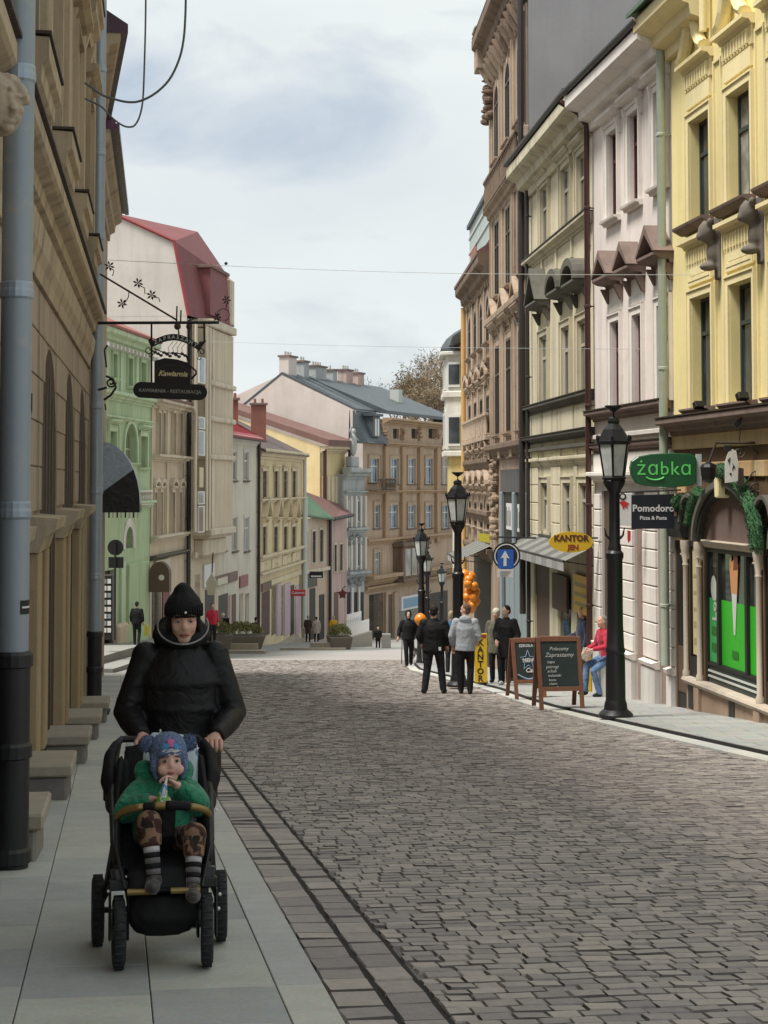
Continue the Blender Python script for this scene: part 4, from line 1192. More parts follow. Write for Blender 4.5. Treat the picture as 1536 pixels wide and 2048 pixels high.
# ---- tall brown ornate house
bb = Fac('ornate_brown_house', (3.25, 50.9), (3.63, 42.52), 'tall weathered brown house with heavy stucco and a bare grey end wall', 'house')
HB_T = 13.3 - bb.zb
zfl = [bb.at(1030, y)[1] for y in (885, 600, 320)]
wc = [1.45, 4.2, 6.95]
for k, (zb0, zt0) in enumerate(((bb.at(1030, 862)[1], bb.at(1030, 668)[1]), (bb.at(1030, 560)[1], bb.at(1030, 395)[1]), (bb.at(1030, 262)[1], bb.at(1030, 95)[1]))):
    for j, uc in enumerate(wc):
        bb.win(0, 0, 0, 0, uz=(uc - .55, zb0, uc + .55, zt0), frame='frame_dark', pane=('glass_dark', 'glass_dark', 'glass_olive'), rev=.05, sill='brown_ornate_light', trim='brown_ornate_light', tw=.18, tp=.025,
               hood=(('tri', 'flat', 'arc')[k], 'brown_ornate_light', .24, .4), hk=.4, arch=(k == 2))
        ornament(bb, uc, zt0 + .55, 1.1, .42, 'brown_ornate', 9, .2)
        ornament(bb, uc, zb0 - .5, 1.0, .45, 'brown_ornate', 8, .14)
    for uc in (.2, 2.82, 5.58, 8.2):
        p = bb.part(MB().box(uc - .2, uc + .2, -.06, .02, zb0 - .4, zt0 + .5).box(uc - .26, uc + .26, -.15, .02, zb0 - .7, zb0 - .4), 'pilaster', 'brown_ornate_light', bevel=.02)
        for q in range(3): bb.part(MB().tube([(uc - .12 + q*.12, -.05, zb0 - .3), (uc - .12 + q*.12, -.05, zt0 + .3)], .045, 6), 'flute', 'brown_ornate', p)
        ornament(bb, uc, zt0 + .72, .5, .5, 'ornate_dark', 9, .2, 'capital', p)
for z, h, p, m in ((zfl[1] - .55, .5, .26, 'brown_ornate'), (zfl[2] - .9, .5, .28, 'brown_ornate'), (zfl[0] - .42, .45, .26, 'ornate_dark'), (HB_T - .9, 1.0, .6, 'ornate_dark')):
    bb.cornice(z, h, p, m, u1=bb.len - .02)
balustrade(bb, .3, bb.len - .3, zfl[2] - .4, .75, 'ornate_dark', .3)
for k in range(12):
    u = .35 + k * .7; bb.part(MB().extr([(.02, HB_T-1.5), (-.12, HB_T-1.4), (-.42, HB_T-.92), (.02, HB_T-.9)], u - .1, u + .1), 'modillion', 'brown_ornate_light')
ornament(bb, .1, HB_T - 1.8, .9, 1.3, 'ornate_dark', 20, .4, 'corner_ornament')
bb.part(MB().box(-.3, .5, -.5, .3, HB_T - .9, HB_T + .3).box(-.36, .56, -.56, .36, HB_T + .3, HB_T + .4), 'corner_attic', 'brown_ornate_light', bevel=.03)
bb.part(MB().extr([(-.6, HB_T+.1), (5, HB_T+3.0), (10, HB_T+.1)], .0, bb.len - .02), 'roof', 'tile_dark')
bb.hole(2.0, -.8, 8.0, bb.at(1030, 938)[1])
bb.wall('brown_ornate', -.8, HB_T, rev=.06, D=10)
bb.part(MB().box(bb.len, bb.len + .05, .02, 14, -.8, HB_T + .6), 'end_wall', 'firewall_grey')
bb.part(MB().tube([(bb.len + .02, -.18, 2.0), (bb.len + .02, -.18, HB_T - .8)], .08, 8), 'downpipe', 'pipe_dark')
zs_, ze_ = bb.at(1030, 938)[1], bb.at(1030, 985)[1]
bb.part(MB().box(2.0, 8.0, .0, .1, ze_, zs_), 'blind', 'blind_grey')
bb.part(MB().box(2.0, 8.0, .05, .12, -.8, ze_), 'shop_front', 'shop_dark')

z0_, z1b = bb.at(1030, 1062)[1], bb.at(1030, 1008)[1]
for a, c, m in ((3.4, 4.7, 'sign_white'), (5.9, 7.2, 'sign_white')):
    o = bb.part(MB().box(a, c, .0, .04, z0_, z1b), 'poster', m)
    for k in range(4): bb.part(MB().box(a + .1 + k * .28, a + .2 + k * .28, -.006, -.001, z0_ + .1, z1b - .1 - .1 * (k % 2)), 'poster_print', 'ink_black')
for k in range(5): bb.part(MB().box(3.2 + k * .9, 3.95 + k * .9, .0, .05, -.6, z0_ - .5), 'door_panel', 'panel_bluegrey', bevel=.015)
for a in (2.3, 5.2, 7.7): bb.part(MB().box(a - .18, a + .18, -.04, .08, -.8, ze_), 'shop_pier', 'panel_bluegrey', bevel=.02)
ornament(bb, 1.2, bb.at(1000, 960)[1], .9, 1.2, 'brown_ornate', 26, .32, 'atlas_ornament')
ornament(bb, 1.2, bb.at(1000, 1030)[1], .8, 1.4, 'brown_ornate', 26, .28, 'atlas_ornament')

# ---- second ornate house
ob = Fac('ornate_gabled_house', (2.96, 60.5), (3.25, 50.95), 'lower brown ornate house with a steep sheet metal gable beside the oriel house', 'house')
OT = ob.at(960, 545)[1]
for zb0, zt0, ar in ((ob.at(960, 700)[1], ob.at(960, 610)[1], True), (ob.at(960, 885)[1], ob.at(960, 800)[1], False), (ob.at(960, 985)[1], ob.at(960, 935)[1], False), (ob.at(960, 1055)[1], ob.at(960, 1005)[1], False)):
    for uc in (1.3, 3.6, 5.9, 8.2):
        ob.win(0, 0, 0, 0, uz=(uc - .5, zb0, uc + .5, zt0), frame='frame_dark', pane=('glass_dark', 'glass_dark', 'glass_olive'), rev=.05, trim='brown_ornate_light', tw=.2, tp=.02, arch=ar, sill='brown_ornate', hood=('arc', 'brown_ornate_light', .18, .4), hk=.3)
        ornament(ob, uc, zt0 + .5, 1.1, .4, 'brown_ornate', 7, .2)
    for uc in (.2, 2.45, 4.75, 7.05, 9.3):
        p = ob.part(MB().box(uc - .16, uc + .16, -.05, .02, zb0 - .5, zt0 + .5), 'pilaster', 'brown_ornate_light', bevel=.02)
        ornament(ob, uc, zt0 + .6, .4, .4, 'ornate_dark', 6, .18, 'capital', p)
    ob.cornice(zb0 - .95, .4, .18, 'ornate_dark', name='floor_cornice')
balustrade(ob, .2, 9.4, ob.at(960, 860)[1] - .3, .7, 'brown_ornate_light', .22)
ob.cornice(OT - .8, .9, .42, 'ornate_dark', name='main_cornice')
ob.part(MB().extr([(-.45, OT+.05), (-.45, OT+.15), (4.5, OT+3.6), (9, OT)], -.1, 9.5), 'roof', 'tile_brown')
ob.wall('brown_ornate', -.8, OT, rev=.06, D=9)
ob.pipe(.0, .4, OT - .6, 'pipe_ochre', .10, -.12, brackets=False)
# turret clad in grey green sheet
pA = P(931, 500, 63); pB = P(931, 415, 63)
q = ob.loc(P(931, 430, 58)); zt_ = ob.at(940, 418)[1]
tu0, tu1 = ob.at(932, 470)[0] + .1, ob.at(980, 470)[0] - .3; tz1 = ob.at(955, 417)[1]
ob.part(MB().box(tu0, tu1, .12, 3.0, OT - .5, tz1), 'turret', 'sheet_green')
zq_ = OT + .2
while zq_ < tz1 - .1:
    ob.part(MB().box(tu0 - .04, tu1 + .04, .08, 3.04, zq_, zq_ + .08), 'seam', 'pipe_pale'); zq_ += .55
ob.part(MB().box(tu0 - .1, tu1 + .1, .02, 3.1, tz1, tz1 + .14), 'turret_cap', 'slate')
ob.part(MB().box(tu1, tu1 + .03, .5, 1.6, tz1 - 1.7, tz1 - .9).box(tu0 + 1.0, tu0 + 3.0, .09, .12, tz1 - 1.7, tz1 - .9), 'rust_patch', 'tile_red')
aw = awning('striped_awning', ob, 4.5, 9.3, ob.at(955, 1085)[1] + .1, 1.0, .45, 'pale striped awning over the shop with orange balloons')
ob.part(MB().box(3.0, 8.8, -.02, .1, -.8, ob.at(960, 1105)[1]), 'shop_front', 'shop_dark')

# ---- oriel house
hb = Fac('oriel_house', (3.05, 74), (2.96, 60.55), 'white and yellow corner house with an oriel and small dome', 'house')
ot = hb.at(905, 640)[1]
hb.wall('bay_yellow', -1.0, hb.at(925, 690)[1], D=8, rev=.2)
q0, q1 = 6.2, 9.6
zA, zB, zC, zD, zE = [hb.at(905, y, 1.0)[1] for y in (1020, 885, 720, 605, 560)]
ori = MB().slab([(q0, .1), (q0 + .5, -.62), (q1 - .3, -.62), (q1, .1)], zA + 2.0, zD)
hb.part(ori, 'oriel', 'bay_white')
hb.part(MB().slab([(q0 - .1, .1), (q0 + .45, -.72), (q1 - .25, -.72), (q1 + .1, .1)], zB - .1, zB + .12), 'oriel_cornice', 'bay_white', bevel=.03)
hb.part(MB().slab([(q0 - .1, .1), (q0 + .45, -.75), (q1 - .25, -.75), (q1 + .1, .1)], zC - .1, zC + .14), 'oriel_cornice', 'bay_white', bevel=.03)
hb.part(MB().slab([(q0 - .2, .1), (q0 + .4, -.85), (q1 - .2, -.85), (q1 + .2, .1)], zD - .05, zD + .1), 'oriel_cornice', 'bay_white', bevel=.03)
hb.part(MB().slab([(q0 + .1, .1), (q0 + .6, -.5), (q1 - .4, -.5), (q1 - .1, .1)], zA + .3, zA + 2.0), 'corbel', 'bay_yellow')
o = hb.part(MB().lathe([(.95, 0), (.9, .25), (.7, .55), (.4, .8), (.15, .95), (.05, 1.05), (.04, 1.4), (.0, 1.45)], ((q0+q1)/2 + .3, .1, zD + .1), 14), 'dome', 'slate', smooth=True)
for (za, zb2) in ((zB + .3, zC - .75), (zC + .3, zD - .3)):
    for (a, c) in ((q0 + .75, q0 + 1.55), (q0 + 1.75, q1 - .6)):
        w = hb.part(MB().box(a - .08, a, -.68, -.61, za, zb2).box(c, c + .08, -.68, -.61, za, zb2).box(a - .08, c + .08, -.68, -.61, zb2, zb2 + .1).box(a - .08, c + .08, -.70, -.61, za - .1, za), 'window', 'frame_white')
        hb.part(MB().box(a, c, -.632, -.624, za, zb2), 'pane', 'glass_dark', w)
        hb.part(MB().box((a+c)/2 - .04, (a+c)/2 + .04, -.66, -.632, za, zb2).box(a, c, -.65, -.632, za + (zb2-za)*.62, za + (zb2-za)*.68), 'mullion', 'frame_dark', w)
        # near cheek of the oriel
    wz = hb.part(MB().add([(q1 - .262, -.56, za), (q1 - .07, -.1, za), (q1 - .07, -.1, zb2), (q1 - .262, -.56, zb2), (q1 - .21, -.56, za), (q1 - .02, -.1, za), (q1 - .02, -.1, zb2), (q1 - .21, -.56, zb2)],
                          [(4,5,6,7),(0,1,5,4),(2,3,7,6),(0,4,7,3),(1,2,6,5)]), 'window', 'frame_white')
    hb.part(MB().add([(q1 - .185, -.53, za + .1), (q1 - .015, -.12, za + .1), (q1 - .015, -.12, zb2 - .1), (q1 - .185, -.53, zb2 - .1)], [(0,1,2,3)]), 'pane', 'glass_dark', wz)
za, zb2 = hb.at(925, 1035)[1], hb.at(925, 970)[1]
hb.part(MB().box(q0 + .8, q1 - .9, -.06, .02, za, zb2), 'window', 'frame_white')
hb.part(MB().box(q0 + 1.0, q1 - 1.1, -.07, -.06, za + .15, zb2 - .2), 'pane', 'glass_dark')
hb.part(arch_mould(q0 + .7, q1 - .8, zb2 - .1, .9, 'bay_white', .0, .3, .2), 'arch_moulding', 'bay_white')
hb.part(MB().box(q0 - 6, q1 + .4, -.08, .02, -1.0, za - .6), 'ground_floor_front', 'bay_white')
hb.part(MB().extr([(-.5, hb.at(925, 690)[1]), (4, hb.at(925, 690)[1] + 3), (8.5, hb.at(925, 690)[1])], 0, hb.len), 'roof', 'slate')

for fc, z_, p_ in ((yb, z_c + .022, .36), (wh, z_f + .062, .26), (wh, z_b + .042, .16), (cb, z1_ + .122, .22), (cb, z2_ + .082, .20), (cb, z3_ + .102, .24)):
    fc.part(MB().box(0, fc.len, -p_, .02, z_, z_ + .022), 'flashing', 'iron_rust')
# ------------------------------------------------------------------ left-hand house fronts
def LX(Y, o=-1.15): return o - .1324 * Y
lb = Fac('arcaded_house', (LX(2), 2), (LX(27.5), 27.5), 'brown stuccoed house close on the left with tall arches and stone pier bases', 'house')
zz0 = -lb.zb                                  # local height of the camera level
kY = 1.00873
UY = lambda Y: (Y - 2) * kY
piers = [UY(y) for y in (7.6, 11.7, 15.77, 19.8, 23.6)]
bases = [UY(y) for y in (7.35, 11.05, 14.65, 18.2, 21.7, 25.2)]
FLl = -2.2
ARC = [UY(y) for y in (5.55, 9.65, 13.75, 17.8, 21.75, 25.35)]; AW = 1.28; AS = .12
for c in ARC:
    lb.hole(c - AW, FLl + .3, c + AW, zz0 + AS + AW, True)
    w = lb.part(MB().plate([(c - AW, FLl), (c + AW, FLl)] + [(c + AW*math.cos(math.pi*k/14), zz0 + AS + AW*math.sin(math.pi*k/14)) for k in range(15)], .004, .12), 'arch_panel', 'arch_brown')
    for q in (-.5, 0, .5): lb.part(MB().box(c + q - .03, c + q + .03, -.006, .004, FLl + .4, zz0 + 1.1 - abs(q) * .4), 'glazing_bar', 'frame_dark', w)
# upper storeys
ZC = zz0 + 2.45
win_y = (10.2, 13.75, 17.3, 20.85, 24.4)
for y in win_y:
    c = UY(y)
    for (b, d, st) in ((ZC + 1.0, ZC + 2.9, 'lo'), (ZC + 4.55, ZC + 6.0, 'hi')):
        w, uz = lb.win(0, 0, 0, 0, uz=(c - .55, b, c + .55, d), frame='frame_dark', pane='glass_dark', rev=.3, trim='left_trim', tw=.18, tp=.10,
                       hood=('flat' if st == 'lo' else 'tri', 'left_trim', .27, .35), hk=.25)
        off = (-(c - .55), -.23, -b)
        # apron with heavy moulded sill on consoles
        mb = MB().extr([(.02, b-.55), (-.10, b-.55), (-.13, b-.42), (-.22, b-.34), (-.23, b-.22), (-.28, b-.18), (-.28, b-.02), (.02, b)], c - .85, c + .85)
        lb.part(mb, 'sill', 'left_trim', w, loc=off)
        lb.part(MB().box(c - .87, c + .87, -.30, .02, b + .002, b + .028), 'flashing', 'iron_rust', w, loc=off)
        for sx in (-.6, .6): lb.part(MB().extr([(.02, b-.55), (-.16, b-.55), (-.05, b-.95), (.02, b-1.0)], c + sx - .1, c + sx + .1), 'console', 'left_trim', w, loc=off)
for y in (8.45, 12.0, 15.55, 19.1, 22.6, 26.2):
    c = UY(y)
    for q in (-.3, -.05, .2):
        lb.part(MB().box(c + q, c + q + .16, -.09 - .03 * (q > -.1), .02, ZC + .5, ZC + 6.8), 'pilaster_strip', 'left_trim', bevel=.02)
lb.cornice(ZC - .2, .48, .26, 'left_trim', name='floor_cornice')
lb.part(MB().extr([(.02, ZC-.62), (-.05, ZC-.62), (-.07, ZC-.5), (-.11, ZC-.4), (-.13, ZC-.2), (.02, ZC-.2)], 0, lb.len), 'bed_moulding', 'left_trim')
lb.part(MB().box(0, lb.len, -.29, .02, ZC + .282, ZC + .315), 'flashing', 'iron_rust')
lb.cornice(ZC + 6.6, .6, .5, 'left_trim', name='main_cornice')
lb.part(MB().extr([(-.55, ZC+7.2), (-.55, ZC+7.3), (5, ZC+10.5), (10, ZC+7.2)], 0, lb.len), 'roof', 'gutter_maroon')
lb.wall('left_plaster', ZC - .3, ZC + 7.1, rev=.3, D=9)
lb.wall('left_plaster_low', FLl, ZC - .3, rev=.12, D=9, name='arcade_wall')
# banded stonework on the arcade: courses with open joints, cut by the arches
cs = [UY(1.9)] + ARC
z = zz0 - .28; crow = 0
while z < zz0 + 1.7:
    h = .42
    for i in range(len(cs)):
        a = cs[i]; c = cs[i+1] if i + 1 < len(cs) else lb.len + .9
        def half(zq):
            t = zq - (zz0 + AS)
            if t <= 0: return AW
            return math.sqrt(max(0, AW ** 2 - t * t)) if t < AW else 0.0
        hw = max(half(z), half(z + h)) + .02
        u0, u1 = max(a + hw, .1), min(c - hw, lb.len - .12)
        if u1 - u0 > .2:
            if hw < .2 and i:
                u0 = a + .01; u1 = min(c - .01, lb.len - .12)
            lb.part(MB().box(u0, u1, -.018, .02, z + .014, z + h), 'stone_course', 'left_plaster_low', bevel=.006)
    z += h; crow += 1
# impost band and pilasters of the arcade
for i, u in enumerate(piers):
    lb.part(MB().extr([(.02, zz0-.62), (-.1, zz0-.62), (-.14, zz0-.5), (-.24, zz0-.42), (-.26, zz0-.32), (.02, zz0-.3)], u - .74, min(u + .74, lb.len - .1)), 'impost', 'left_trim')
    gz = zg(2 + u / kY) - lb.zb
    for q, w, p, m in ((-.70, .42, .10, 'pilaster_tan'), (.28, .42, .10, 'pilaster_tan'), (-.28, .56, .05, 'left_trim')):
        lb.part(MB().box(u + q, u + q + w, -p, .02, gz + .30, zz0 - .62), 'pilaster', m, bevel=.015)
for u in bases:
    gz = zg(2 + u / kY) - lb.zb
    # stone base with a cap slab
    lb.part(MB().box(u - .40, u + .33, -.40, .02, gz - .25, gz + .27), 'pier_base', 'step_stone', bevel=.02)
    lb.part(MB().box(u - .44, u + .37, -.445, .02, gz + .27, gz + .37), 'base_cap', 'step_cap', bevel=.015)

# drain pipes with cast iron shoes
def shoe_pipe(y, r, mats, ztop, seg, lean=0.0):
    u = UY(y); gz = zg(y) - lb.zb; yy = -r - (.17 if seg else .06)
    o = lb.part(MB().tube([(u, yy, gz + .05), (u + lean*.1, yy, gz + 1.3)], r * 1.14, 16), 'downpipe', 'pipe_black')
    auto_smooth(o)
    p = lb.part(MB().tube([(u + lean*.1, yy, gz + 1.3), (u + lean, yy, ztop)], r, 16), 'upper_pipe', 'pipe_zinc_worn' if seg else 'pipe_zinc', o); auto_smooth(p)
    zs = [gz + .12, gz + .75, gz + 1.3]
    for zq in zs: lb.part(MB().lathe([(r*1.14, -.05), (r*1.3, -.04), (r*1.3, .03), (r*1.14, .05)], (u, yy, zq), 16), 'collar', 'pipe_black', o)
    for zq in [gz + 2.2 + 1.35 * k for k in range(7)]:
        if zq < ztop: lb.part(MB().lathe([(r*1.0, -.05), (r*1.10, -.035), (r*1.10, .0), (r*1.06, .02), (r*1.06, .05), (r*1.0, .06)], (u + lean * .5, yy, zq), 16), 'collar', 'pipe_zinc', o)
    if not seg: lb.part(MB().tube([(u, yy, gz + .25), (u, yy - .05, gz + .1), (u, yy - .22, gz + .03)], r * 1.1, 12), 'shoe', 'pipe_black', o)
    return o, u, yy
def worn(name):
    m, nt, b = nodes(name)
    n = noise(nt, 5, 7, 0.7, pos(nt)); n2 = noise(nt, 2.0, 4, 0.6, pos(nt, (1, 1, .5)))
    patches = ramp(nt, n.outputs['Fac'], 0.55, 0.68)
    c1 = mixc(nt, n2.outputs['Fac'], (0.20, 0.25, 0.29), (0.32, 0.36, 0.39))
    c2 = mixc(nt, patches.outputs[0], c1, (0.36, 0.33, 0.31))
    nt.links.new(c2, b.inputs['Base Color']); b.inputs['Roughness'].default_value = .5; b.inputs['Metallic'].default_value = .15
    bump(nt, b, n.outputs['Fac'], .15, .01)
    return m
_def['pipe_zinc_worn'] = worn
po, pu, py_ = shoe_pipe(10.4, .095, None, ZC + 6.6, True)
shoe_pipe(26.95, .10, None, ZC + 6.3, False)
# sticker and scribble on the near pipe
gz = zg(10.4) - lb.zb
zq = lb.at(38, 1187, .2)[1]
for (w, h, dz, m) in ((.052, .042, 0, 'ink_black'), (.040, .006, 0, 'sign_white')):
    mb = MB(); rr_ = .0965 + (0 if m == 'ink_black' else .001); n = 8
    for k in range(n):
        a0 = R(-118) + (k / n - .5) * w * 2 / .095; a1 = R(-118) + ((k + 1) / n - .5) * w * 2 / .095
        f = lambda a: (pu + rr_ * math.cos(a), py_ + rr_ * math.sin(a))
        mb.add([(*f(a0), zq - h), (*f(a1), zq - h), (*f(a1), zq + h), (*f(a0), zq + h)], [(0,1,2,3)])
    lb.part(mb, 'sticker', m, po)
zq = lb.at(55, 832, .2)[1]
def on_pipe(a, dz): return (pu + .0985 * math.cos(a), py_ + .0985 * math.sin(a), zq + dz)
for path in ([(-1.55, .0), (-1.1, .06), (-.7, .01), (-1.15, -.07), (-1.55, 0)], [(-1.0, .035), (-1.25, .0), (-.95, -.01), (-1.2, -.045)], [(-1.5, -.04), (-1.55, .07)]):
    lb.part(MB().tube([on_pipe(a, d) for a, d in path], .0035, 5), 'scribble', 'ink_black', po)
# carved head console in front of the near pipe
mb = MB(); rq = random.Random(5)
cu, cz = UY(9.55), lb.at(30, 190, .34)[1]; cy = -.24
mb.ell((cu, cy, cz - .02), (.10, .12, .15)); mb.ell((cu - .02, cy + .08, cz + .02), (.15, .2, .19)); mb.ell((cu - .06, cy - .07, cz - .06), (.05, .05, .05))
mb.tube([(cu - .08, cy - .06, cz + .03), (cu - .135, cy - .08, cz - .035), (cu - .10, cy - .07, cz - .05)], [.018, .024, .018], 7)
for s_ in (-1, 1): mb.ell((cu - .085, cy - .03 + s_ * .055, cz + .045), (.03, .035, .014), 8, 6); mb.ell((cu - .07, cy - .03 + s_ * .07, cz - .03), (.035, .035, .035), 8, 6)
mb.ell((cu - .09, cy - .05, cz - .10), (.03, .04, .014), 8, 6); mb.ell((cu - .07, cy - .04, cz - .135), (.04, .04, .03), 8, 6)
for k in range(46):
    t, p = rq.uniform(0, 6.28), rq.uniform(.0, 1.3)
    q_ = V3 = (cu + .01 + .14 * math.cos(t) * math.cos(p), cy + .02 + .16 * math.sin(t) * math.cos(p), cz + .03 + .15 * math.sin(p))
    mb.ell(q_, (rq.uniform(.02, .042), rq.uniform(.02, .042), rq.uniform(.015, .035)), 7, 5)
for k in range(14): mb.ell((cu + .05 + rq.uniform(-.05, .08), cy + rq.uniform(-.02, .2), cz - .16 + rq.uniform(-.08, .1)), (.035, .035, .03), 7, 5)
blob(mb, 'carved_console', 'left_carving', lb.root, .0085, 1)


# ---- two houses further along the left side, showing only their eaves
l2 = Fac('left_neighbour_house', (LX(27.6, -1.08), 27.6), (LX(34.3, -1.55), 34.3), 'narrow tan house behind the second drain pipe with a dark eave', 'house')
l2.wall('left_trim', -1.0, 7.45 - l2.zb, D=9)
l2.cornice(6.9 - l2.zb, .55, .40, 'left_trim', name='main_cornice')
l2.part(MB().extr([(-.52, 7.40-l2.zb), (-.52, 7.55-l2.zb), (5, 11-l2.zb), (10, 7.4-l2.zb)], -.02, l2.len), 'roof', 'gutter_maroon')
l3 = Fac('left_far_house', (LX(34.5, -1.42), 34.5), (LX(45.6, -1.42), 45.6), 'plain tan house at the far end of the left side with a maroon gutter', 'house')
l3.wall('left_trim', -1.0, 7.3 - l3.zb, D=9)
l3.cornice(6.5 - l3.zb, .8, .38, 'left_trim', name='main_cornice')
l3.part(MB().extr([(-.48, 7.25-l3.zb), (-.48, 7.42-l3.zb), (5, 11-l3.zb), (10, 7.3-l3.zb)], -.02, l3.len), 'roof', 'gutter_maroon')
l3.part(MB().box(-.02, l3.len, -.56, -.46, 7.22 - l3.zb, 7.36 - l3.zb), 'gutter', 'gutter_maroon')
# barrel awning of the far left shop
aw = empty('barrel_awning', label='blue grey barrel awning with black end panel and tassel fringe behind the drain pipe', cat='awning', mat=Matrix.Translation(l3.W(7.6, 0, l3.at(225, 1000)[1])) @ l3.m.to_3x3().to_4x4())

hq, dq, L = 1.55, .95, 3.2
arc = [(-dq * math.sin(t), hq * math.cos(t)) for t in [math.pi / 2 * k / 8 for k in range(9)]]
mb = MB()
for k in range(8): mb.add([(0, *arc[k]), (L, *arc[k]), (L, *arc[k+1]), (0, *arc[k+1])], [(0,1,2,3)])
mb.build('cover', 'awning_blue', aw)
for x in (0.0, L):
    MB().add([(x, 0, 0)] + [(x, *a) for a in arc], [tuple(range(10))]).build('end_panel', 'awning_black' if x else 'awning_blue', aw)
mb = MB()
for k in range(4): mb.add([(-.02, *[a * 1.01 for a in arc[8]]), (L, *[a*1.01 for a in arc[8]]), (L, arc[8][0]*1.01, -.22), (-.02, arc[8][0]*1.01, -.22)], [(0,1,2,3)])
mb.add([(-.01, 0, .28), (-.01, arc[5][0], arc[5][1]), (-.01, arc[6][0], arc[6][1]), (-.01, arc[7][0], arc[7][1]), (-.01, arc[8][0], arc[8][1]), (-.01, 0, 0)], [(0,1,2,3,4,5)])
mb.add([(-.012, 0, 0), (-.012, -dq, 0), (-.012, -dq, -.2), (-.012, 0, -.2)], [(0,1,2,3)])
mb.build('end_panel', 'awning_black', aw)
for k in range(9):
    x = -dq + .05 + k * .1
    MB().tube([(-.02, x, -.2), (-.02, x, -.33)], .022, 6).build('tassel', 'awning_black' if k % 2 else 'sign_white', aw)
# ------------------------------------------------------------------ row of houses on the left beyond, and the end of the street
def px_at(px, Y): return (P(px, HZ, Y).x, Y)
def shopfront(fc, items, z_floor=-.6):
    """items: (xl, xr, yt, yb, material, name, depth)"""
    for xl_, xr_, yt, yb_, m, nm, dp in items:
        fc.panel(xl_, xr_, yt, yb_, -dp, .02, m, nm)
# ---- green house
gh = Fac('green_house', px_at(193, 63.4), px_at(300, 72), 'pale green house with arched niches behind the hanging sign', 'house', zb=zt2(68) + .16)
for a, b, c, d in ((225, 233, 707, 756), (255, 264, 715, 772), (281, 291, 724, 780)):
    gh.win(a, b, c, d, 'green_trim', 'glass_green', rev=.25, trim='green_trim', tw=.15, tp=.05, sill='green_trim')

for a, b, c, d, ar in ((248, 272, 846, 925, True), (217, 230, 862, 925, False), (279, 292, 872, 935, False)):
    gh.win(a, b, c, d, 'frame_beige', 'glass_green', rev=.3, trim='green_trim', tw=.2, tp=.08, sill='green_trim', arch=ar, hood=None if ar else ('flat', 'green_trim', .25), hk=.15)
gh.win(250, 265, 1054, 1098, 'frame_beige', 'glass_green', rev=.3, trim='bay_white', tw=.35, tp=.05, arch=True)
zt_g = (gh.at(213, 651, .4)[1] + gh.at(302, 680, .4)[1]) / 2
for px in (240, 271, 297):
    u = gh.at(px, 800)[0]
    for z0, z1 in ((gh.at(px, 790)[1], zt_g - .6),): gh.part(MB().box(u - .18, u + .18, -.09, .02, z0, z1), 'pilaster', 'green_trim', bevel=.02)
for y, h, p in ((797, .35, .3), (1010, .3, .3), (840, .2, .15)): gh.cornice(gh.at(250, y)[1] - h/2, h, p, 'green_trim', name='floor_cornice')
balustrade(gh, .5, gh.len - .5, gh.at(250, 1006)[1], .5, 'bay_white', .25)
gh.cornice(zt_g - .6, .6, .45, 'green_trim', name='main_cornice')
gh.part(MB().extr([(-.5, zt_g), (-.5, zt_g+.1), (4.5, zt_g+2.3), (9, zt_g)], -.1, gh.len + .02), 'roof', 'tile_red')
for k in range(14): gh.part(MB().box(k * .62 + .1, k * .62 + .3, -.40, .0, zt_g - .75, zt_g - .6), 'dentil', 'bay_white')
zs = gh.at(270, 1120)[1]
gh.hole(gh.at(205, 1200)[0], -.4, gh.at(232, 1200)[0], zs - .2); gh.hole(gh.at(293, 1200)[0] - .1, -.4, gh.len, zs - .3)
gh.wall('green_house', -.8, zt_g, rev=.3, D=9)
u = gh.at(267, 1200)[0]
gh.part(MB().box(gh.at(238, 1200)[0], gh.at(246, 1200)[0], -.12, .02, -.8, zs), 'pilaster', 'green_trim', bevel=.02)
gh.part(MB().box(gh.at(249, 1200)[0], gh.at(289, 1200)[0], -.2, .02, -.8, zs - .1), 'pilaster', 'green_house', bevel=.02)
gh.part(MB().box(gh.at(222, 1250)[0], gh.at(242, 1250)[0], -.35, .02, -.8, .85), 'buttress', 'beige_house', bevel=.1)
for (a, c) in ((205, 232), (293, 300)): gh.part(MB().box(gh.at(a, 1200)[0] - .1, gh.at(c, 1200)[0], .25, .29, -.8, zs - .1), 'shop_front', 'shop_dark')
# ---- narrow beige house with paired windows
c1 = Fac('beige_paired_window_house', px_at(301, 72.1), px_at(371, 80), 'beige house with two rows of narrow paired windows beside the green house', 'house', zb=zt2(76) + .1)
for a, b in ((314, 318.5), (323, 328), (344, 349.5), (357, 362.5)):
    c1.win(a, b, 826, 908, 'frame_dark', ('glass_beige2', 'glass_dark'), rev=.12, trim='beige_trim', tw=.16, tp=.08, hood=('flat', 'beige_trim', .18), hk=.05)
for a, b in ((306, 311), (318, 323), (341, 347), (356, 361.5)):
    c1.win(a, b, 985, 1072, 'frame_dark', ('glass_beige2', 'glass_dark'), rev=.12, trim='beige_trim', tw=.16, tp=.08, hood=('arc', 'beige_trim', .18, .4), hk=.02)

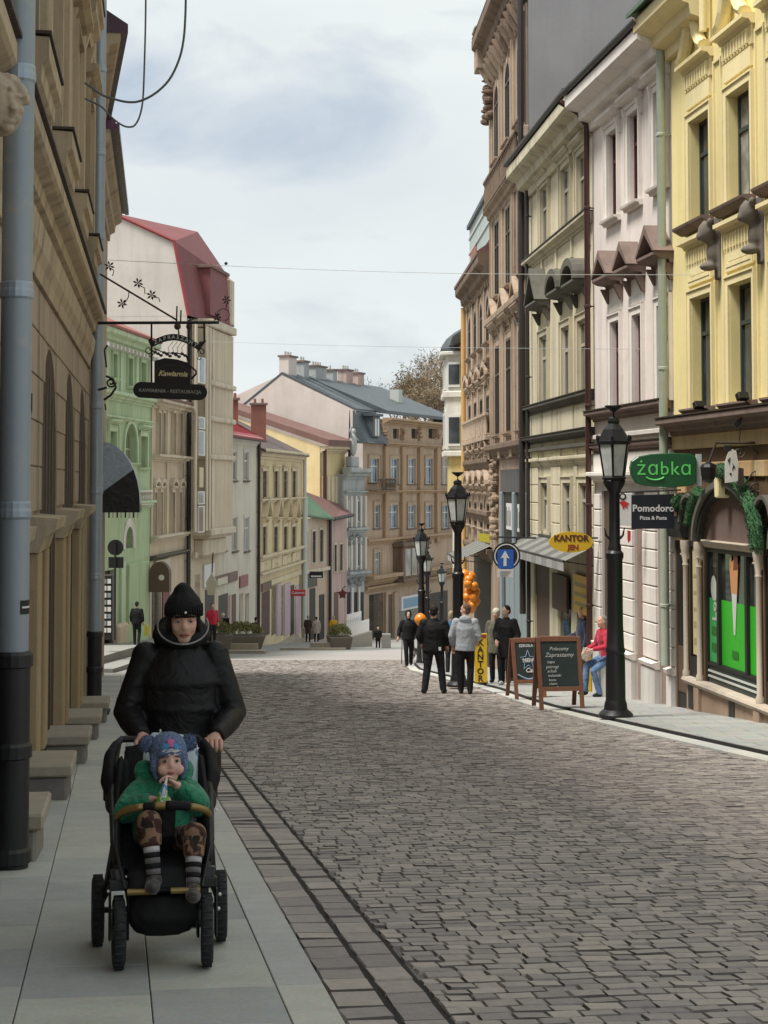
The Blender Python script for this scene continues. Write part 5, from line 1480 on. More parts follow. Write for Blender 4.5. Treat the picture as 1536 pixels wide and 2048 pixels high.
c1.cornice(c1.at(300, 915)[1] - .15, .3, .4, 'beige_trim', name='floor_cornice'); c1.cornice(c1.at(300, 1080)[1] - .15, .3, .35, 'beige_trim', name='floor_cornice')
c1.cornice(c1.at(300, 1118)[1] - .1, .22, .3, 'grey_hood', name='shop_cornice')
zt_c = c1.at(300, 800)[1]
c1.cornice(zt_c - .3, .4, .5, 'beige_trim', name='main_cornice')
c1.part(MB().extr([(-.55, zt_c+.1), (-.55, zt_c+.2), (4.5, zt_c+1.0), (9, zt_c)], 0, c1.len), 'roof', 'tile_brown')
c1.wall('beige_house', -.9, zt_c + .05, rev=.12, D=9)
for px in (302, 333, 367): c1.part(MB().box(c1.at(px, 900)[0] - .12, c1.at(px, 900)[0] + .12, -.07, .02, c1.at(px, 1075)[1], zt_c - .3), 'pilaster', 'beige_trim')
c1.pipe(c1.len - .1, .2, zt_c - .2, 'pipe_dark', .07, -.15)
shopfront(c1, ((304, 322, 1130, 1285, 'shop_dark', 'shop_opening', .0), (324, 334, 1150, 1290, 'sign_maroon', 'shutter', .05), (336, 340, 1140, 1290, 'pinkish', 'door_post', .08),
               (307, 335, 1122, 1140, 'pale_house', 'name_board', .12)))

# arched black canopy by the green house
cn = empty('arched_sign_box', gh.W(gh.len - .6, -.6, zs - .9), 0, 'black arched projecting sign box between the green and beige houses', 'sign')
o = MB().tube([(0, 0, 0), (0, 0, .01)], .01, 4)
arcp = [(-.42, -.5)] + [(-.42 * math.cos(math.pi*k/10), .25 + .5 * math.sin(math.pi*k/10)) for k in range(11)] + [(.42, -.5)]
MB().plate(arcp, -.35, .35).build('box', 'shop_brown', cn)
MB().ell((0.1, -.36, .1), (.12, .02, .12)).build('emblem', 'sign_white', cn)
# ---- tall beige house with the bay and red mansard
c2 = Fac('beige_mansard_house', px_at(372, 80.1), px_at(438.5, 87), 'tall beige house with a bay tower, blank white gable and red mansard roof', 'house', zb=zt2(82))
zt2_ = c2.at(405, 640)[1]
c2.hole(0, 0, 0, 0)
c2.wall('beige_house', -1.2, zt2_ - .2, rev=.2, D=11)
c2.part(MB().box(-.04, 0, .0, 11, -1.2, zt2_ - .1), 'gable_wall', 'gable_white')
# bay
b0, b1 = c2.at(386, 900)[0], c2.at(437, 900)[0]
zb0, zb1 = c2.at(405, 1075)[1], c2.at(405, 662)[1]
c2.part(MB().slab([(b0, .05), (b0 + .25, -.75), (b1, -.75), (b1, .05)], zb0, zb1), 'bay', 'beige_house')
for y, h in ((1070, .35), (920, .25), (845, .25), (775, .25), (660, .4)):
    z = c2.at(405, y)[1]
    c2.part(MB().slab([(b0 - .12, .05), (b0 + .18, -.92), (b1 + .05, -.92), (b1 + .05, .05)], z, z + h), 'bay_cornice', 'beige_trim', bevel=.05)
c2.part(MB().slab([(b0 + .3, .05), (b0 + .5, -.5), (b1 - .2, -.5), (b1, .05)], zb0 - .9, zb0), 'corbel', 'beige_trim', bevel=.1)
for yt, yb_ in ((837, 856), (864, 909), (985, 1006), (1014, 1062), (718, 765)):
    z1, z0 = c2.at(405, yt, .75)[1], c2.at(405, yb_, .75)[1]; uc = c2.at(402, 900, .75)[0]
    w = c2.part(MB().box(uc - .62, uc + .62, -.80, -.74, z0 - .06, z1 + .06), 'window', 'frame_white')
    c2.part(MB().box(uc - .5, uc + .3, -.812, -.80, z0, z1), 'pane', 'glass_dark' if yt > 800 else 'glass_blue', w)
for q in (-1.2, 1.0, 1.6, 2.2): c2.part(MB().box(uc + q - .16, uc + q + .16, -.82, -.74, zb0 + .4, zb1), 'pilaster', 'beige_trim')
c2.part(MB().box(uc - .4, uc + .4, -.79, -.74, c2.at(405, 975, .75)[1], c2.at(405, 935, .75)[1]), 'relief_panel', 'ochre_trim', bevel=.03)
# mansard: near gable profile lofted to the far end
near = [(0, c2.loc(P(374, 640, 80.1)).z), (.75, c2.loc(P(345, 482, 80.1)).z), (4.2, c2.loc(P(215, 428, 80.4)).z), (7.5, c2.loc(P(140, 400, 80.6)).z)]
Lc = c2.len
prof_n = [(-.1, zt2_ - .1), (.62, near[1][1]), (3.7, near[2][1] + .1), (7.0, near[2][1] - 1), (11, zt2_ - .1)]
prof_f = [(-.75, zt2_ + .0), (-.55, zt2_ + 2.4), (1.2, near[2][1] + .15), (7.0, near[2][1] - .6), (11, zt2_ - .1)]
vs_ = [(-.06, y, z) for y, z in prof_n] + [(Lc, y, z) for y, z in prof_f]
n = len(prof_n)
fs_ = [(i, i + 1, n + i + 1, n + i) for i in range(n - 1)] + [tuple(range(n, 2*n))]
c2.part(MB().add(vs_, fs_), 'roof', 'mansard_red')
c2.part(MB().add([(-.045, y, z) for y, z in prof_n], [tuple(range(n))]), 'gable_top', 'gable_white')
for (p, q) in zip(prof_n, prof_n[1:]):
    c2.part(MB().tube([(-.09, p[0], p[1]), (-.09, q[0], q[1])], .09, 6), 'verge', 'tile_crimson')
zd = zt2_ + .2
c2.part(MB().box(Lc * .35, Lc * .88, -.55, .8, zd, zd + 2.3), 'dormer', 'mansard_red')
c2.part(MB().box(Lc * .33, Lc * .9, -.65, .8, zd + 2.3, zd + 2.45), 'dormer_cornice', 'tile_brown')
c2.part(MB().box(Lc * .9, Lc + .02, -.76, .3, zt2_, zt2_ + 2.4), 'tower_parapet', 'beige_trim', bevel=.1)
c2.pipe(.12, .2, zt2_ - .2, 'pipe_dark', .07, -.15)
shopfront(c2, ((390, 400, 1150, 1290, 'shop_brown', 'door', .0), (405, 425, 1130, 1175, 'sign_white', 'name_board', .1), (410, 428, 1180, 1290, 'shop_dark', 'shop_opening', .02), (383, 436, 1105, 1116, 'beige_trim', 'shop_cornice', .2)))
# ---- pale house
ph = Fac('pale_plain_house', px_at(438.6, 87.1), px_at(514, 98), 'plain pale grey house with small windows and a crimson roof', 'house')
for a, b, c, d in ((440, 448.5, 903, 961), (463.5, 472, 903, 961), (487.5, 496, 903, 961), (441, 450, 1035, 1103), (465, 473.5, 1035, 1103), (488.5, 497, 1035, 1103)):
    w, uz = ph.win(a, b, c, d, 'frame_white', ('glass_beige2', 'glass_dark', 'glass_sky'), rev=.11, trim='pale_house', tw=.12, tp=.03, sill='brown_hood', tmat='gable_white')
zt_p = ph.at(475, 872)[1]
ph.cornice(zt_p - .45, .5, .35, 'gable_white', name='main_cornice')
ph.gable_roof(zt_p + .1, 2.6, 9, 'tile_crimson', .45, gut='pipe_dark')
for k in range(16): ph.part(MB().box(k * .7, k * .7 + .03, -.05 , 4.4, 0, .04), 'roof_batten', 'tile_crimson', loc=(0, 0, zt_p + .22), rot=(math.atan(2.6 / 4.5), 0, 0))
ph.wall('pale_house', -1.2, zt_p, rev=.11, D=9)
ph.pipe(ph.len - .15, .2, zt_p - .1, 'pipe_dark', .09, -.15)
shopfront(ph, ((424, 472, 1155, 1175, 'brown_hood', 'shop_board', .10), (430, 450, 1158, 1172, 'sign_cream', 'name_board', .14), (478, 494, 1153, 1176, 'sign_plum', 'name_board', .08),
               (436, 455, 1192, 1290, 'shop_dark', 'shop_opening', .02), (457, 461, 1190, 1290, 'pinkish', 'door_post', .06), (463, 471, 1190, 1290, 'shop_brown', 'door', .03),
               (479, 485, 1188, 1290, 'glass_beige2', 'display_window', .03), (491, 497, 1188, 1290, 'glass_beige2', 'display_window', .03)))

# ---- ochre house
yh = Fac('ochre_zigzag_house', px_at(515, 98.1), px_at(604, 115.7), 'ochre house with a zigzag row of pointed window hoods', 'house')
for a, b in ((524, 533), (547, 555.5), (565.5, 574), (583.5, 591.5)):
    yh.win(a, b, 942, 999, 'frame_dark', 'glass_dark', rev=.11, trim='ochre_trim', tw=.2, tp=.06, hood=('flat', 'ochre_trim', .2), hk=.05)
for a, b in ((524, 532), (546.6, 554.5), (566, 574), (583, 590.5)):
    yh.win(a, b, 1054, 1114, 'frame_dark', 'glass_dark', rev=.11, trim='ochre_trim', tw=.2, tp=.06, hood=('tri', 'ochre_trim', .35, .55), hk=.28)
zt_y = yh.at(560, 905)[1]
for y, h, p in ((1003, .25, .3), (1118, .3, .35), (1152, .3, .35)): yh.cornice(yh.at(516, y)[1] - h/2, h, p, 'ochre_trim', name='floor_cornice')
for k in range(4):
    a = .8 + k * (yh.len - 1.2) / 4
    yh.part(MB().box(a, a + 3.2, -.08, .02, yh.at(516, 1146)[1], yh.at(516, 1125)[1]), 'apron_panel', 'ochre_trim', bevel=.02)
    ornament(yh, a + 1.6, yh.at(516, 1135)[1], 1.0, .5, 'ochre_trim', 6, .2)
yh.cornice(zt_y - .5, .6, .5, 'ochre_trim', name='main_cornice')
yh.gable_roof(zt_y + .1, 2.2, 9, 'tile_dark', .5)
yh.wall('ochre_house', -1.2, zt_y, rev=.11, D=9)
yh.pipe(yh.len - .2, .2, zt_y, 'pipe_pale', .14, -.2, brackets=False)
shopfront(yh, ((516, 519, 1168, 1275, 'dark_wood', 'door_post', .05), (522, 540, 1168, 1184, 'brown_hood', 'name_board', .1), (523, 539, 1186, 1276, 'shop_maroon', 'door', .02), (540, 600, 1160, 1170, 'ochre_trim', 'name_board', .1),
               (543, 552, 1172, 1272, 'glass_beige2', 'display_window', .0), (553, 561, 1168, 1272, 'shop_pink', 'shop_pier', .06), (562, 567, 1172, 1272, 'glass_beige2', 'display_window', .0), (568, 579, 1168, 1272, 'shop_pink', 'shop_pier', .06),
               (580, 588, 1172, 1272, 'shop_dark', 'shop_opening', .02), (590, 600, 1172, 1272, 'shop_pink', 'shop_pier', .06)))

for k in range(2): yh.part(MB().box(.6, yh.len * .75, -.9 + k * .4, .02, -1.0, -.05 + .16 * k), 'step', 'step_cap')
# ---- tall yellow house set back
ty = Fac('tall_yellow_house', px_at(640, 124.3), px_at(690, 128), 'tall pale yellow house with fluted front rising behind the green roof', 'house')
zt_t = ty.at(665, 893)[1]
ty.wall('tall_yellow', -1, zt_t, D=12)
ty.part(MB().add([(-.04, 0, zt_t - 9), (-.04, 14, zt_t - 9), (-.04, 14, zt_t + 4.2), (-.04, 0, zt_t)], [(0,1,2,3)]), 'side_wall', 'tall_yellow')
ty.cornice(zt_t - .5, .5, .7, 'ochre_trim', name='main_cornice')
ty.part(MB().add([(-.2, -.8, zt_t), (ty.len, -.8, zt_t), (ty.len, 14, zt_t + 4.6), (-.2, 14, zt_t + 4.6), (-.2, -.8, zt_t + .45), (ty.len, -.8, zt_t + .45), (ty.len, 14, zt_t + 5.0), (-.2, 14, zt_t + 5.0)],
                 [(0,1,5,4),(4,5,6,7),(0,4,7,3),(1,2,6,5)]), 'roof', 'tile_brown')
for k in range(6):
    u = .4 + k * (ty.len - .6) / 5
    ty.part(MB().box(u - .25, u + .25, -.2, .02, zt_t - 8, zt_t - 2.2), 'pilaster', 'ochre_trim', bevel=.05)
ty.part(MB().tube([(.2, -.3, 0), (.2, -.3, zt_t)], .14, 8), 'downpipe', 'pipe_maroon')
# ---- salmon house with the green and red roof
sh = Fac('salmon_low_house', px_at(605, 115.9), px_at(694, 126), 'low salmon house with a half green half red roof', 'house')
for a, b, c, d in ((608.5, 615.5, 1063, 1126), (624, 631, 1063, 1126), (639, 646, 1060, 1124), (668, 673, 1090, 1144), (679, 684.5, 1089, 1142)):
    sh.win(a, b, c, d, 'frame_dark', 'glass_dark', rev=.11, trim='salmon', tmat='beige_trim', tw=.15, tp=.05, sill='beige_trim')
ue = sh.at(655, 1040)[0]; zs1 = sh.at(640, 1036)[1]
sh.wall('salmon', -1.2, zs1, rev=.11, D=8, u1=ue)
sh.wall('pinkish', -1.2, zs1 + .2, rev=.11, D=8, u0=ue + .01, name='right_wall')
L0 = sh.loc(P(605, 981, 121)); L1 = sh.loc(P(604, 1031, 115.6)); L2 = sh.loc(P(668, 1038, 120.5)); L3 = sh.loc(P(706, 1030, 125)); L4 = sh.loc(P(688, 1012, 127)); L5 = sh.loc(P(605, 981, 128))
sh.part(MB().add([L1, L2, L0], [(0,1,2)]), 'roof', 'copper_green')
sh.part(MB().add([L2, L3, L4, L0], [(0,1,2,3)]), 'roof', 'tile_brown')
sh.part(MB().tube([L2, L3], .14, 6), 'gutter', 'pipe_dark'); sh.part(MB().tube([L1, L2], .1, 6), 'gutter', 'copper_green')
sh.pipe(ue, .2, zs1 - .1, 'pipe_dark', .12, -.2, brackets=False)
sh.pipe(.1, .2, zs1 + 1.5, 'pipe_pale', .14, -.2, brackets=False)
shopfront(sh, ((607, 629, 1150, 1176, 'grey_hood', 'name_board', .2), (611, 615, 1180, 1280, 'shop_maroon', 'door', .02), (619, 630, 1178, 1280, 'shop_dark', 'shop_opening', .03), (638, 648, 1190, 1280, 'shop_dark', 'shop_opening', .03), (668, 676, 1185, 1275, 'shop_brown', 'door', .03),
               (607, 655, 1140, 1147, 'beige_trim', 'shop_cornice', .25)))
# ---- pale blue gabled house
pb = Fac('pale_blue_house', px_at(687, 126.2), px_at(729, 129), 'narrow pale blue baroque house with a statue on its gable', 'house')
zt_b = pb.at(705, 948)[1]
for y, h, p in ((948, .8, .7), (1062, .5, .5), (1150, .5, .6), (985, .25, .3)): pb.cornice(pb.at(705, y)[1] - h/2, h, p, 'pale_blue', name='cornice')
pb.wall('pale_blue', -1, zt_b, D=8)
for k in range(5):
    u = .15 + k * (pb.len - .3) / 4
    for z0, z1 in ((pb.at(705, 1055)[1], pb.at(705, 992)[1]), (pb.at(705, 1140)[1], pb.at(705, 1075)[1])): pb.part(MB().box(u - .12, u + .12, -.25, .02, z0, z1), 'pilaster', 'gable_white', bevel=.03)
for k in range(2):
    u = pb.len * (.3 + .4 * k)
    for yt, yb_ in ((1000, 1045), (1085, 1135)):
        w = pb.part(MB().box(u - .3, u + .3, -.1, .02, pb.at(705, yb_)[1], pb.at(705, yt)[1]), 'window', 'frame_white'); pb.part(MB().box(u - .2, u + .2, -.112, -.1, pb.at(705, yb_)[1] + .1, pb.at(705, yt)[1] - .1), 'pane', 'glass_dark', w)
ornament(pb, pb.len * .5, pb.at(705, 1062)[1] - .6, 2.2, .8, 'pale_blue', 18, .5)
ornament(pb, pb.len * .5, pb.at(705, 1160)[1], 2.4, 1.0, 'pale_blue', 20, .5)
uc = pb.len * .45
pb.part(MB().box(uc - .9, uc + .9, -.3, .5, zt_b, zt_b + .5).box(uc - .55, uc + .55, -.25, .4, zt_b + .5, zt_b + 1.3), 'gable_pedestal', 'pale_blue', bevel=.08)
mb = MB().ell((uc, 0, zt_b + 2.2), (.34, .3, .9)).ell((uc, -.05, zt_b + 3.2), (.17, .17, .22)).tube([(uc - .25, 0, zt_b + 2.8), (uc - .6, -.1, zt_b + 3.2), (uc - .55, -.2, zt_b + 3.6)], .1, 6).tube([(uc + .25, 0, zt_b + 2.8), (uc + .65, -.1, zt_b + 2.5)], .1, 6)
blob(mb, 'statue', 'pale_blue', pb.root, .06, 2)
pb.part(MB().tube([(uc, .3, zt_b + 1.3), (uc, .3, zt_b + 4.8)], [.12, .02], 6), 'spire', 'iron_black')
shopfront(pb, ((690, 700, 1185, 1270, 'shop_dark', 'shop_opening', .03), (706, 714, 1185, 1272, 'shop_dark', 'shop_opening', .03), (718, 727, 1185, 1272, 'shop_dark', 'shop_opening', .03), (700.5, 705, 1175, 1272, 'gable_white', 'shop_pier', .12), (714.5, 718, 1175, 1272, 'gable_white', 'shop_pier', .12)))

# ---- brown house closing the view, with its long pale firewall
eb = Fac('brown_end_house', px_at(726, 129.2), px_at(905, 150), 'brown house closing the street with slate roof, chimneys and a long pale firewall', 'house')
def wrow(y0, y1, xs, **k):
    for a, b in xs: eb.win(a, b, y0, y1, 'frame_white', ('glass_sky', 'glass_blue', 'glass_curtain'), rev=.14, **k)
wrow(917, 965, ((738, 756),), trim='end_brown_light', tw=.3, tp=.1, sill='brown_hood', cols=3)
wrow(917, 968, ((780, 796), (815.5, 829.5), (850.5, 863.5), (884, 897)), trim='end_brown_light', tw=.25, tp=.08, sill='brown_hood')
wrow(1010, 1057, ((748, 758.5), (773.5, 794), (815.5, 829.5), (850.5, 863.5), (884, 897)), trim='end_brown_light', tw=.25, tp=.08, sill='brown_hood')
wrow(1105, 1153, ((748, 759),), trim='end_brown_light', tw=.25, tp=.08)
for a, b in ((786, 798), (823, 835), (857, 869)): eb.win(a, b, 857, 877, 'frame_dark', 'glass_dark', rev=.3, cols=1, rows=1)
zE = eb.at(768, 838)[1]; zM = eb.at(728, 886)[1]; uR = eb.at(768, 880)[0]; uR2 = eb.at(884, 880)[0]
for px in (769, 803, 838, 872):
    u = eb.at(px, 950)[0]
    eb.part(MB().box(u - .42, u + .42, -.28, .02, eb.at(px, 1085)[1], eb.at(px, 893)[1]), 'pilaster', 'end_brown', bevel=.05)
    ornament(eb, u, eb.at(px, 868)[1], .8, 1.0, 'end_brown', 8, .4)
eb.wall('end_brown_light', -1.2, zM, rev=.14, D=14)
eb.wall('end_brown_light', zM, zE, rev=.3, D=8, u0=uR, name='risalit_wall')
eb.cornice(eb.at(768, 893)[1], .35, .4, 'end_brown', u0=uR, u1=uR2)
eb.cornice(zE - .4, .5, .8, 'end_brown', u0=uR - .3, u1=uR2 + .3, name='main_cornice')
for y, h, p in ((985, .3, .4), (1083, .5, .5), (1158, .8, .9), (1176, .5, .4)): eb.cornice(eb.at(760, y)[1] - h/2, h, p, 'end_brown', name='floor_cornice')
# box oriel
zo0, zo1 = eb.at(800, 1155)[1], eb.at(800, 1092)[1]; ua, ub = eb.at(786, 1120)[0], eb.at(838, 1120)[0]
eb.part(MB().box(ua, ub, -.9, .02, zo0, zo1).box(ua - .2, ub + .2, -1.05, .02, zo1, zo1 + .3).box(ua - .1, ub + .1, -1.0, .02, zo0 - .3, zo0), 'box_oriel', 'ornate_dark', bevel=.04)
for k in range(4):
    u = ua + .35 + k * (ub - ua) / 4
    w = eb.part(MB().box(u, u + (ub-ua)/4 - .4, -.94, -.9, zo0 + .2, zo1 - .2), 'window', 'frame_beige'); eb.part(MB().box(u + .1, u + (ub-ua)/4 - .5, -.95, -.94, zo0 + .3, zo1 - .3), 'pane', 'glass_sky', w)
balustrade(eb, .3, uR - .1, eb.at(745, 985)[1] + .2, .9, 'ornate_dark', 1.1)
# mansard on the left bay
t1 = 1.0; zK = zE + .5
eb.part(MB().extr([(-.5, zM), (-.3, zM + .2), (.65, zK), (.8, zK), (.8, zM)], -.1, uR - .05), 'mansard', 'slate')
eb.part(MB().extr([(-.5, zM), (-.3, zM + .2), (.65, zK), (.8, zK), (.8, zM)], uR2 + .05, eb.len), 'mansard', 'slate')
ud = eb.at(745, 850)[0]
d_ = eb.part(MB().box(ud - .75, ud + .75, -.35, .7, zM + .5, zM + 2.1).box(ud - .95, ud + .95, -.55, .8, zM + 2.1, zM + 2.3), 'dormer', 'slate')
for q in (-.4, .15): eb.part(MB().box(ud + q, ud + q + .35, -.37, -.352, zM + .6, zM + 1.9), 'pane', 'frame_white', d_)
zR = 8.45 - eb.zb; tR = 6.7
eb.part(MB().extr([(.6, zK), (-1.0 + .6, zK - .1), (-.4, zK + .15), (tR, zR + .1), (15, zR - 6), (15, zR - 6.2), (tR, zR - .1)], uR - .3, eb.len), 'roof', 'slate')
eb.part(MB().extr([(.55, zK), (.55, zK + .15), (tR, zR + .1), (15, zR - 6), (15, zR - 6.2), (tR, zR - .1)], -.1, uR - .3), 'roof', 'slate')
fw = MB().plate([(0, -1), (0, zM), (.6, zK), (tR, zR), (tR + .5, zR - .28), (10.6, zR - 1.65), (26, zR - 5.0), (26, -1)], 0, .06)
fw.v = [(-.08 + y, x, z) for x, y, z in fw.v]
eb.part(fw, 'firewall', 'firewall_pink')
for k in range(9): eb.part(MB().box(.5 + k * 2.2, .55 + k * 2.2, -.0, 5.6, 0, .06), 'roof_seam', 'slate', loc=(0, .8, zK + .22), rot=(math.atan((zR - zK) / (tR - .6)), 0, 0))
ch = [(.3, 1.6, 1.3, 'firewall_pink'), (3.4, 1.0, 1.1, 'pale_blue'), (5.9, 2.2, .9, 'pale_blue'), (9.6, .9, .8, 'pale_blue'), (12.6, 1.5, 1.0, 'pinkish'), (15.4, 1.4, .9, 'pinkish')]
for u, w, h, m in ch:
    c = eb.part(MB().box(u, u + w, tR - .4, tR + .4, zR - .3, zR + h), 'chimney', m)
    eb.part(MB().box(u - .1, u + w + .1, tR - .5, tR + .5, zR + h, zR + h + .14), 'chimney_cap', 'brown_hood', c)
    for k in range(max(1, int(w / .5))): eb.part(MB().tube([(u + .25 + k * .5, tR, zR + h + .1), (u + .25 + k * .5, tR, zR + h + .45)], .1, 7), 'chimney_pot', 'pipe_pale', c)
eb.part(MB().box(14.8, 15.7, 2.4, 3.2, zK + .4, zK + 2.4), 'roof_hatch', 'pipe_pale')
shopfront(eb, ((738, 766, 1190, 1290, 'shop_dark', 'shop_opening', .0), (767, 772, 1185, 1290, 'end_brown_light', 'shop_pier', .2), (773, 784, 1190, 1290, 'shop_brown', 'door', .02), (785, 793, 1185, 1290, 'end_brown_light', 'shop_pier', .2),
               (796, 832, 1194, 1222, 'sign_white', 'name_board', .3), (800, 829, 1198, 1217, 'sign_skyblue', 'name_print', .32), (796, 840, 1224, 1290, 'shop_glass', 'display_window', .02), (845, 895, 1190, 1290, 'shop_dark', 'shop_opening', .02)))

# chimneys over the nearer roofs
def chimney(name, px, py0, py1, Y, w, mat, label):
    p = P(px, py0, Y); h = P(px, py1, Y).z - p.z
    r = empty(name, p, 0.1, label, 'chimney')
    MB().box(-w/2, w/2, -.3, .3, -1.5, h).build('stack', mat, r)
    MB().box(-w/2 - .1, w/2 + .1, -.4, .4, h, h + .12).build('cap', 'brown_hood', r)
    for k in (-.25, .25): MB().tube([(k * w, 0, h + .1), (k * w, 0, h + .4)], .09, 7).build('pot', 'tile_red', r)
chimney('chimney', 463, 825, 800, 97, .75, 'brick_red', 'red brick chimney just right of the beige tower house')
chimney('chimney', 517, 838, 810, 108, .95, 'brick_red', 'square brick chimney above the ochre house roof')
# ------------------------------------------------------------------ street furniture, signs, wires
class Flat:
    """a sign plane facing the street at distance Y; pixel positions give real sizes at that distance"""
    def __init__(s, name, px, py, Y, label, cat='sign', group=None, rz=0.0):
        s.Y = Y; s.o = P(px, py, Y); s.root = empty(name, s.o, rz, label, cat, group)
    def q(s, px, py):
        v = P(px, py, s.Y) - s.o; return (v.x, v.z)
    def p(s, px, py, y=0.0):
        a, b = s.q(px, py); return (a, y, b)
    def plate(s, pts, y0, y1, mat, name, parent=None, bevel=0):
        return MB().plate([s.q(*p) for p in pts], y0, y1).build(name, mat, parent or s.root, bevel=bevel)
    def bar(s, pts, r, mat, name, parent=None, y=0.0, n=6):
        return MB().tube([s.p(*p, y) for p in pts], r, n).build(name, mat, parent or s.root)
    def disc(s, px, py, rpx, y0, y1, mat, name, n=28, parent=None, ry=None):
        ry = ry or rpx
        return s.plate([(px + rpx * math.cos(2*math.pi*k/n), py + ry * math.sin(2*math.pi*k/n)) for k in range(n)], y0, y1, mat, name, parent)
def curl(cx, cy, r, a0, turns, n=18, shrink=.25):
    return [(cx + r * (1 - (1 - shrink) * k / n) * math.cos(a0 + turns * 2 * math.pi * k / n), cy + r * (1 - (1 - shrink) * k / n) * math.sin(a0 + turns * 2 * math.pi * k / n)) for k in range(n + 1)]

# ---- lamp posts

def lamp(px, Y, label):
    g = GX(px, Y); g.z += .072 if Y < 50 else 0
    r = empty('street_lamp', g, R(17), label, 'street lamp', 'lantern posts along the right kerb')
    if lamp_proto:
        for ch in lamp_proto[0].children: copy_tree(ch, r)
        return r
    lamp_proto.append(r)
    o = MB().lathe([(.26, 0), (.26, .05), (.22, .09), (.18, .12), (.17, .2), (.15, .26)], (0, 0, 0), 20).build('base', 'iron_black', r, True); auto_smooth(o)
    o = MB().lathe([(.15, .24), (.145, .9), (.135, .95), (.15, .98), (.15, 1.02), (.135, 1.05), (.12, 1.4), (.118, 2.35), (.135, 2.4), (.135, 2.46), (.10, 2.5), (.10, 2.56), (.085, 2.6), (.082, 3.35), (.11, 3.42), (.16, 3.5), (.17, 3.55), (.14, 3.6)], (0, 0, 0), 16).build('post', 'iron_black', r, True); auto_smooth(o, 35)
    for a in (0, math.pi):
        MB().tube([(.09 * math.cos(a), .09 * math.sin(a), 2.68), (.14 * math.cos(a), .14 * math.sin(a), 2.73), (.165 * math.cos(a), .165 * math.sin(a), 2.84)], [.022, .017, .008], 6).build('spike', 'iron_black', r)
    zb, zt = 3.60, 4.12; rb, rt = .165, .245
    cage = MB()
    for k in range(6):
        a = math.pi / 3 * k
        cage.tube([(rb * math.cos(a), rb * math.sin(a), zb), (rt * math.cos(a), rt * math.sin(a), zt)], .016, 6)
    cage.lathe([(rb + .03, zb - .03), (rb + .035, zb), (rb, zb + .03), (rb - .02, zb + .03)], (0, 0, 0), 6).lathe([(rt - .02, zt - .02), (rt + .03, zt - .02), (rt + .035, zt + .03), (rt, zt + .05)], (0, 0, 0), 6)
    lan = cage.build('lantern', 'iron_black', r)
    for k in range(6):
        a0, a1 = math.pi / 3 * k + .09, math.pi / 3 * (k + 1) - .09
        f = lambda rr_, a, z: (rr_ * .98 * math.cos(a), rr_ * .98 * math.sin(a), z)
        MB().add([f(rb, a0, zb + .03), f(rb, a1, zb + .03), f(rt, a1, zt - .02), f(rt, a0, zt - .02)], [(0,1,2,3)]).build('pane', 'lamp_glass', lan)
    rf = MB().lathe([(rt + .03, zt + .03), (.235, zt + .10), (.17, zt + .21), (.105, zt + .28), (.09, zt + .30), (.105, zt + .33), (.09, zt + .38), (.04, zt + .40), (.012, zt + .42)], (0, 0, 0), 6).build('roof', 'iron_gloss', r)
    for k in range(6):
        a = math.pi / 3 * k; MB().ell(((rt + .03) * math.cos(a), (rt + .03) * math.sin(a), zt + .08), (.022, .022, .05), 6, 5).build('finial_knob', 'iron_black', rf)
    o = MB().lathe([(.012, zt + .40), (.012, zt + .47), (.05, zt + .49), (.12, zt + .54), (.14, zt + .57), (.13, zt + .575), (.0, zt + .56)], (0, 0, 0), 12).build('finial_bowl', 'iron_black', r, True)
    return r

lamp_proto = []
for px, Y, lab in ((1230, 25.8, 'large black lantern post standing beside the green shop sign'), (916, 37.6, 'black lantern post in front of the brown ornate house'),
                   (843, 56.5, 'black lantern post behind the man in the black jumper'), (855, 75.5, 'smaller black lantern post just right of and behind another'), (884, 97, 'farthest small lantern post before the brown end house')):
    lamp(px, Y, lab)

# ---- green shop sign

f = Flat('shop_sign', 1400, 940, 26.6, 'dark green rounded projecting sign reading zabka with a smile', 'sign')
sg = [(1262, 922), (1275, 913), (1300, 908), (1340, 906), (1380, 908), (1390, 914), (1391, 940), (1390, 966), (1380, 972), (1340, 975), (1290, 972), (1270, 966), (1261, 950), (1259, 935)]
f.plate(sg, -.10, .06, 'sign_green', 'panel', bevel=.012)
f.plate([(1392, 908), (1402, 908), (1402, 972), (1392, 972)], -.05, .05, 'sign_side', 'mount')
f.bar([(1385, 935), (1425, 930)], .03, 'iron_black', 'arm'); f.bar([(1385, 953), (1425, 950)], .03, 'iron_black', 'arm')
x, z = f.q(1326, 938)
lettering('żɑbkɑ', .30, 'sign_green_bright', f.root, (x, -.104, z), bold=.0, space=1.08)
x, z = f.q(1308, 954)
MB().tube([(x + .16 * math.sin(t), -.105, z - .09 * math.cos(t) + .045) for t in [(-1.05 + .21 * k) for k in range(11)]], .013, 6).build('smile', 'sign_green_bright', f.root)
# ---- Pomodoro sign

f = Flat('restaurant_sign', 1350, 1020, 28.2, 'black rectangular hanging sign reading Pomodoro below the green sign', 'sign')
f.plate([(1263, 990), (1348, 988), (1348, 1057), (1263, 1058)], -.03, .03, 'sign_navy', 'panel', bevel=.006)
x, z = f.q(1306, 1017); lettering('Pomodoro', .158, 'sign_white', f.root, (x, -.034, z), bold=.004)
x, z = f.q(1306, 1036); lettering('Pizza & Pasta', .085, 'sign_white', f.root, (x, -.034, z), bold=.002)
f.bar([(1270, 984), (1362, 980)], .015, 'iron_black', 'arm')
